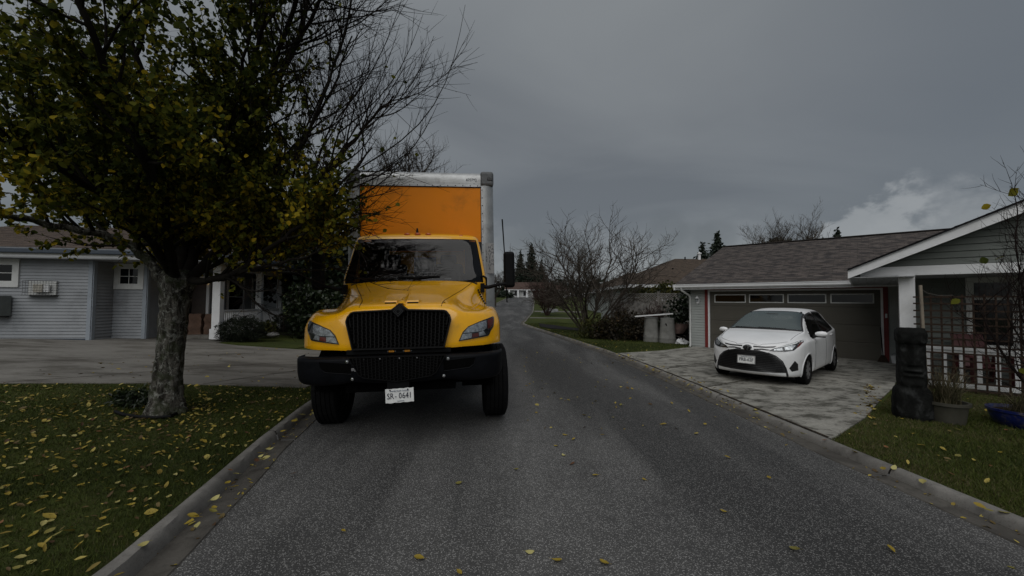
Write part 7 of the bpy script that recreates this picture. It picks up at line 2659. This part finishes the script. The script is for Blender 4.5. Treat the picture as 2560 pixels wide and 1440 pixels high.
PLACES = {
    'lawn': ('lying on the grass of the left lawn', 'leaves fallen on the left lawn'),
    'lgut': ('lying in the left gutter', 'leaves fallen in the left gutter'),
    'road': ('lying on the open asphalt', 'leaves fallen on the road'),
    'rgut': ('lying in the right gutter', 'leaves fallen in the right gutter'),
    'rlawn': ('lying on the grass of the right lawn', 'leaves fallen on the right lawn'),
}
KW_ = {'yellow': 'yellow fallen leaf', 'pale': 'pale cream yellow fallen leaf', 'brown': 'brown fallen leaf', 'olive': 'olive green fallen leaf'}
lr = random.Random(77)
def inpoly(poly, x, y): return bool(pip(poly, np.array([x]), np.array([y]))[0])
def visible(x, y):
    d = Vector((x, y, terrain(x, y) - EYE))
    f = d.y * math.cos(PITCH) + d.z * math.sin(PITCH)
    return f > .3 and abs(d.x / f) < 1.30 and (d.z * math.cos(PITCH) - d.y * math.sin(PITCH)) / f > -.735
def pick_kind(): return lr.choices(('yellow', 'pale', 'brown', 'olive'), (50, 27, 11, 12))[0]
def drop(x, y, place, size, kind=None, lift=.0):
    k = kind or pick_kind()
    o = bpy.data.objects.new('fallen_leaf', lr.choice(TPL[k]))
    COL.objects.link(o)
    o.location = (x, y, terrain(x, y) + lift)
    o.rotation_euler = (lr.uniform(-.35, .35), lr.uniform(-.35, .35), lr.uniform(0, 6.28))
    o.scale = (size * lr.uniform(.8, 1.15), size, size)
    tag(o, KW_[k] + ' ' + PLACES[place][0], 'leaf', PLACES[place][1])
spots = []
for t in range(6000):
    y = lr.uniform(1.2, 5.6); x = lr.uniform(-7, -2)
    if inpoly(LG_, x, y) and visible(x, y): spots.append((x * x + y * y, x, y))
spots = sorted(lr.sample(spots, 175))
for _, x, y in spots: drop(x, y, 'lawn', lr.uniform(.034, .060), None, .020)
n = 0
while n < 42:
    y = 1.6 + 8 * lr.random() ** 1.5; x = xl(y) - abs(lr.gauss(.14, .09))
    if visible(x, y) and xl(y) - x < .27: drop(x, y, 'lgut', lr.uniform(.045, .08), None, .012); n += 1
n = 0
while n < 40:
    y = 1.9 + 7.5 * lr.random() ** 1.3; x = lerp(xl(y), xr(y), lr.random() ** 1.25)
    if visible(x, y) and not (-2.7 < x < .2 and y > 4.2): drop(x, y, 'road', lr.uniform(.04, .075), None, .032); n += 1
n = 0
while n < 44:
    y = 2.6 + 11 * lr.random() ** 1.6; x = xr(y) + abs(lr.gauss(.20, .06))
    if visible(x, y) and x - xr(y) < .27: drop(x, y, 'rgut', lr.uniform(.04, .08), None, .012); n += 1
n = 0
while n < 14:
    x = lr.uniform(3.9, 6.6); y = lr.uniform(2.7, 6)
    if inpoly(RG_, x, y) and visible(x, y): drop(x, y, 'rlawn', lr.uniform(.04, .065), None, .03); n += 1


def litter(name, pts, size, mats, seed):
    """the small far leaves, one object"""
    nr = np.random.RandomState(seed)
    P_ = np.array(pts)
    return tag(leaves(name, P_, nr.uniform(size * .7, size * 1.25, len(P_)), nr.rand(len(P_)), mats, None, -.0, (LEAF_Q, LEAF_QF), 1.0, nr), kind='stuff')
LIT = leafmat('leaf_litter', [(0, (.06, .032, .014)), (.3, (.13, .095, .03)), (.6, (.26, .19, .024)), (1, (.40, .33, .09))], .6, .1)
def flat_leaves(name, pts, size, seed):
    nr = np.random.RandomState(seed)
    P_ = np.array(pts); k = len(P_)
    a = nr.uniform(0, 6.28, k); tl = nr.normal(0, .35, (k, 2)); s = nr.uniform(size * .7, size * 1.3, k)
    T = np.array([(0, -.5, .05), (-.22, -.32, .09), (-.31, -.02, .13), (-.2, .3, .08), (0, .52, .10), (.2, .3, .10), (.31, -.02, .12), (.22, -.32, .07), (0, 0, .0)])
    F = np.array([(8, i, (i + 1) % 8) for i in range(8)])
    V = np.zeros((k, 9, 3))
    s = s * np.clip(nr.lognormal(0, .28, k), .5, 1.7); asp = nr.uniform(.55, 1.1, k)
    for i, (x, y, z) in enumerate(T):
        X = (x * asp * np.cos(a) - y * np.sin(a)) * s; Y = (x * asp * np.sin(a) + y * np.cos(a)) * s
        V[:, i, 0] = P_[:, 0] + X; V[:, i, 1] = P_[:, 1] + Y
        V[:, i, 2] = P_[:, 2] - .006 + z * s + tl[:, 0] * X + tl[:, 1] * Y
    FF = (F[None] + (np.arange(k) * 9)[:, None, None]).reshape(-1, 3)
    return tag(tri_mesh(name, V.reshape(-1, 3), FF, LIT, np.repeat(nr.rand(k), 9)), kind='stuff')
pts = []
while len(pts) < 1250:
    x, y = lr.uniform(-11, -2.3), lr.uniform(1.3, 7.0)
    if inpoly(LG_, x, y) and visible(x, y) and lr.random() < (.35 + .65 * math.exp(-((x + 4.5) ** 2 + (y - 5) ** 2) / 9)):
        pts.append((x, y, terrain(x, y) + .026))
for _ in range(170):
    a = lr.uniform(0, 6.28); r = .26 + abs(lr.gauss(0, .28)); x = -4.54 + r * math.cos(a); y = 5.32 + r * math.sin(a)
    pts.append((x, y, terrain(x, y) + .024))
flat_leaves('leaf_litter', pts, .041, 1)
pts = []
while len(pts) < 420:
    y = 6 + 26 * lr.random() ** 1.2; x = xr(y) + lr.gauss(.22, .10)
    if xr(y) + .02 < x < xr(y) + .42: pts.append((x, y, terrain(x, y) + (.02 if x - xr(y) < .26 else .09)))
while len(pts) < 560:
    x, y = lr.uniform(2, 8), lr.uniform(12.8, 22)
    if inpoly(FG_, x, y): pts.append((x, y, terrain(x, y) + .035))
while len(pts) < 640:
    x, y = lr.uniform(3.9, 8), lr.uniform(2.6, 8)
    if inpoly(RG_, x, y): pts.append((x, y, terrain(x, y) + .03))
while len(pts) < 760:
    a = lr.random(); p = Vector((5.05, 5.68)).lerp(Vector((7.3, 8.2)), a) + Vector((lr.gauss(0, .07), lr.gauss(0, .07)))
    pts.append((p.x, p.y, terrain(p.x, p.y) + .022))
while len(pts) < 900:
    x, y = lr.uniform(-9, -3.8), lr.uniform(7.2, 12)
    pts.append((x, y, terrain(x, y) + .02))
while len(pts) < 1010:
    y = 5 + 9 * lr.random(); x = lerp(xl(y), xr(y), lr.random())
    if x > .2: pts.append((x, y, terrain(x, y) + .032))
flat_leaves('leaf_litter', pts, .05, 2)
pts = []
while len(pts) < 330:
    s = lr.choice((-1, 1)); f = xl if s < 0 else xr
    y = 2 + 8 * lr.random(); x = f(y) + s * abs(lr.choice((lr.gauss(.185, .03), lr.gauss(.0, .03))))
    pts.append((x, y, terrain(f(y), y) + .016))
flat_leaves('leaf_litter', pts, .030, 3)
# black plastic edging round the foot of the tree
ed = MB()
q = gpt(350, 1042, .2)
ed.tube([gpt(u, v, .2) + Vector((0, 0, .03)) for u, v in ((288, 1035), (310, 1043), (345, 1048), (385, 1050), (425, 1047), (440, 1040))], .022, 6)
tag(ed.build('edging_strip', M['blk'], smooth=60), 'black plastic edging strip lying at the foot of the tree trunk', 'edging')
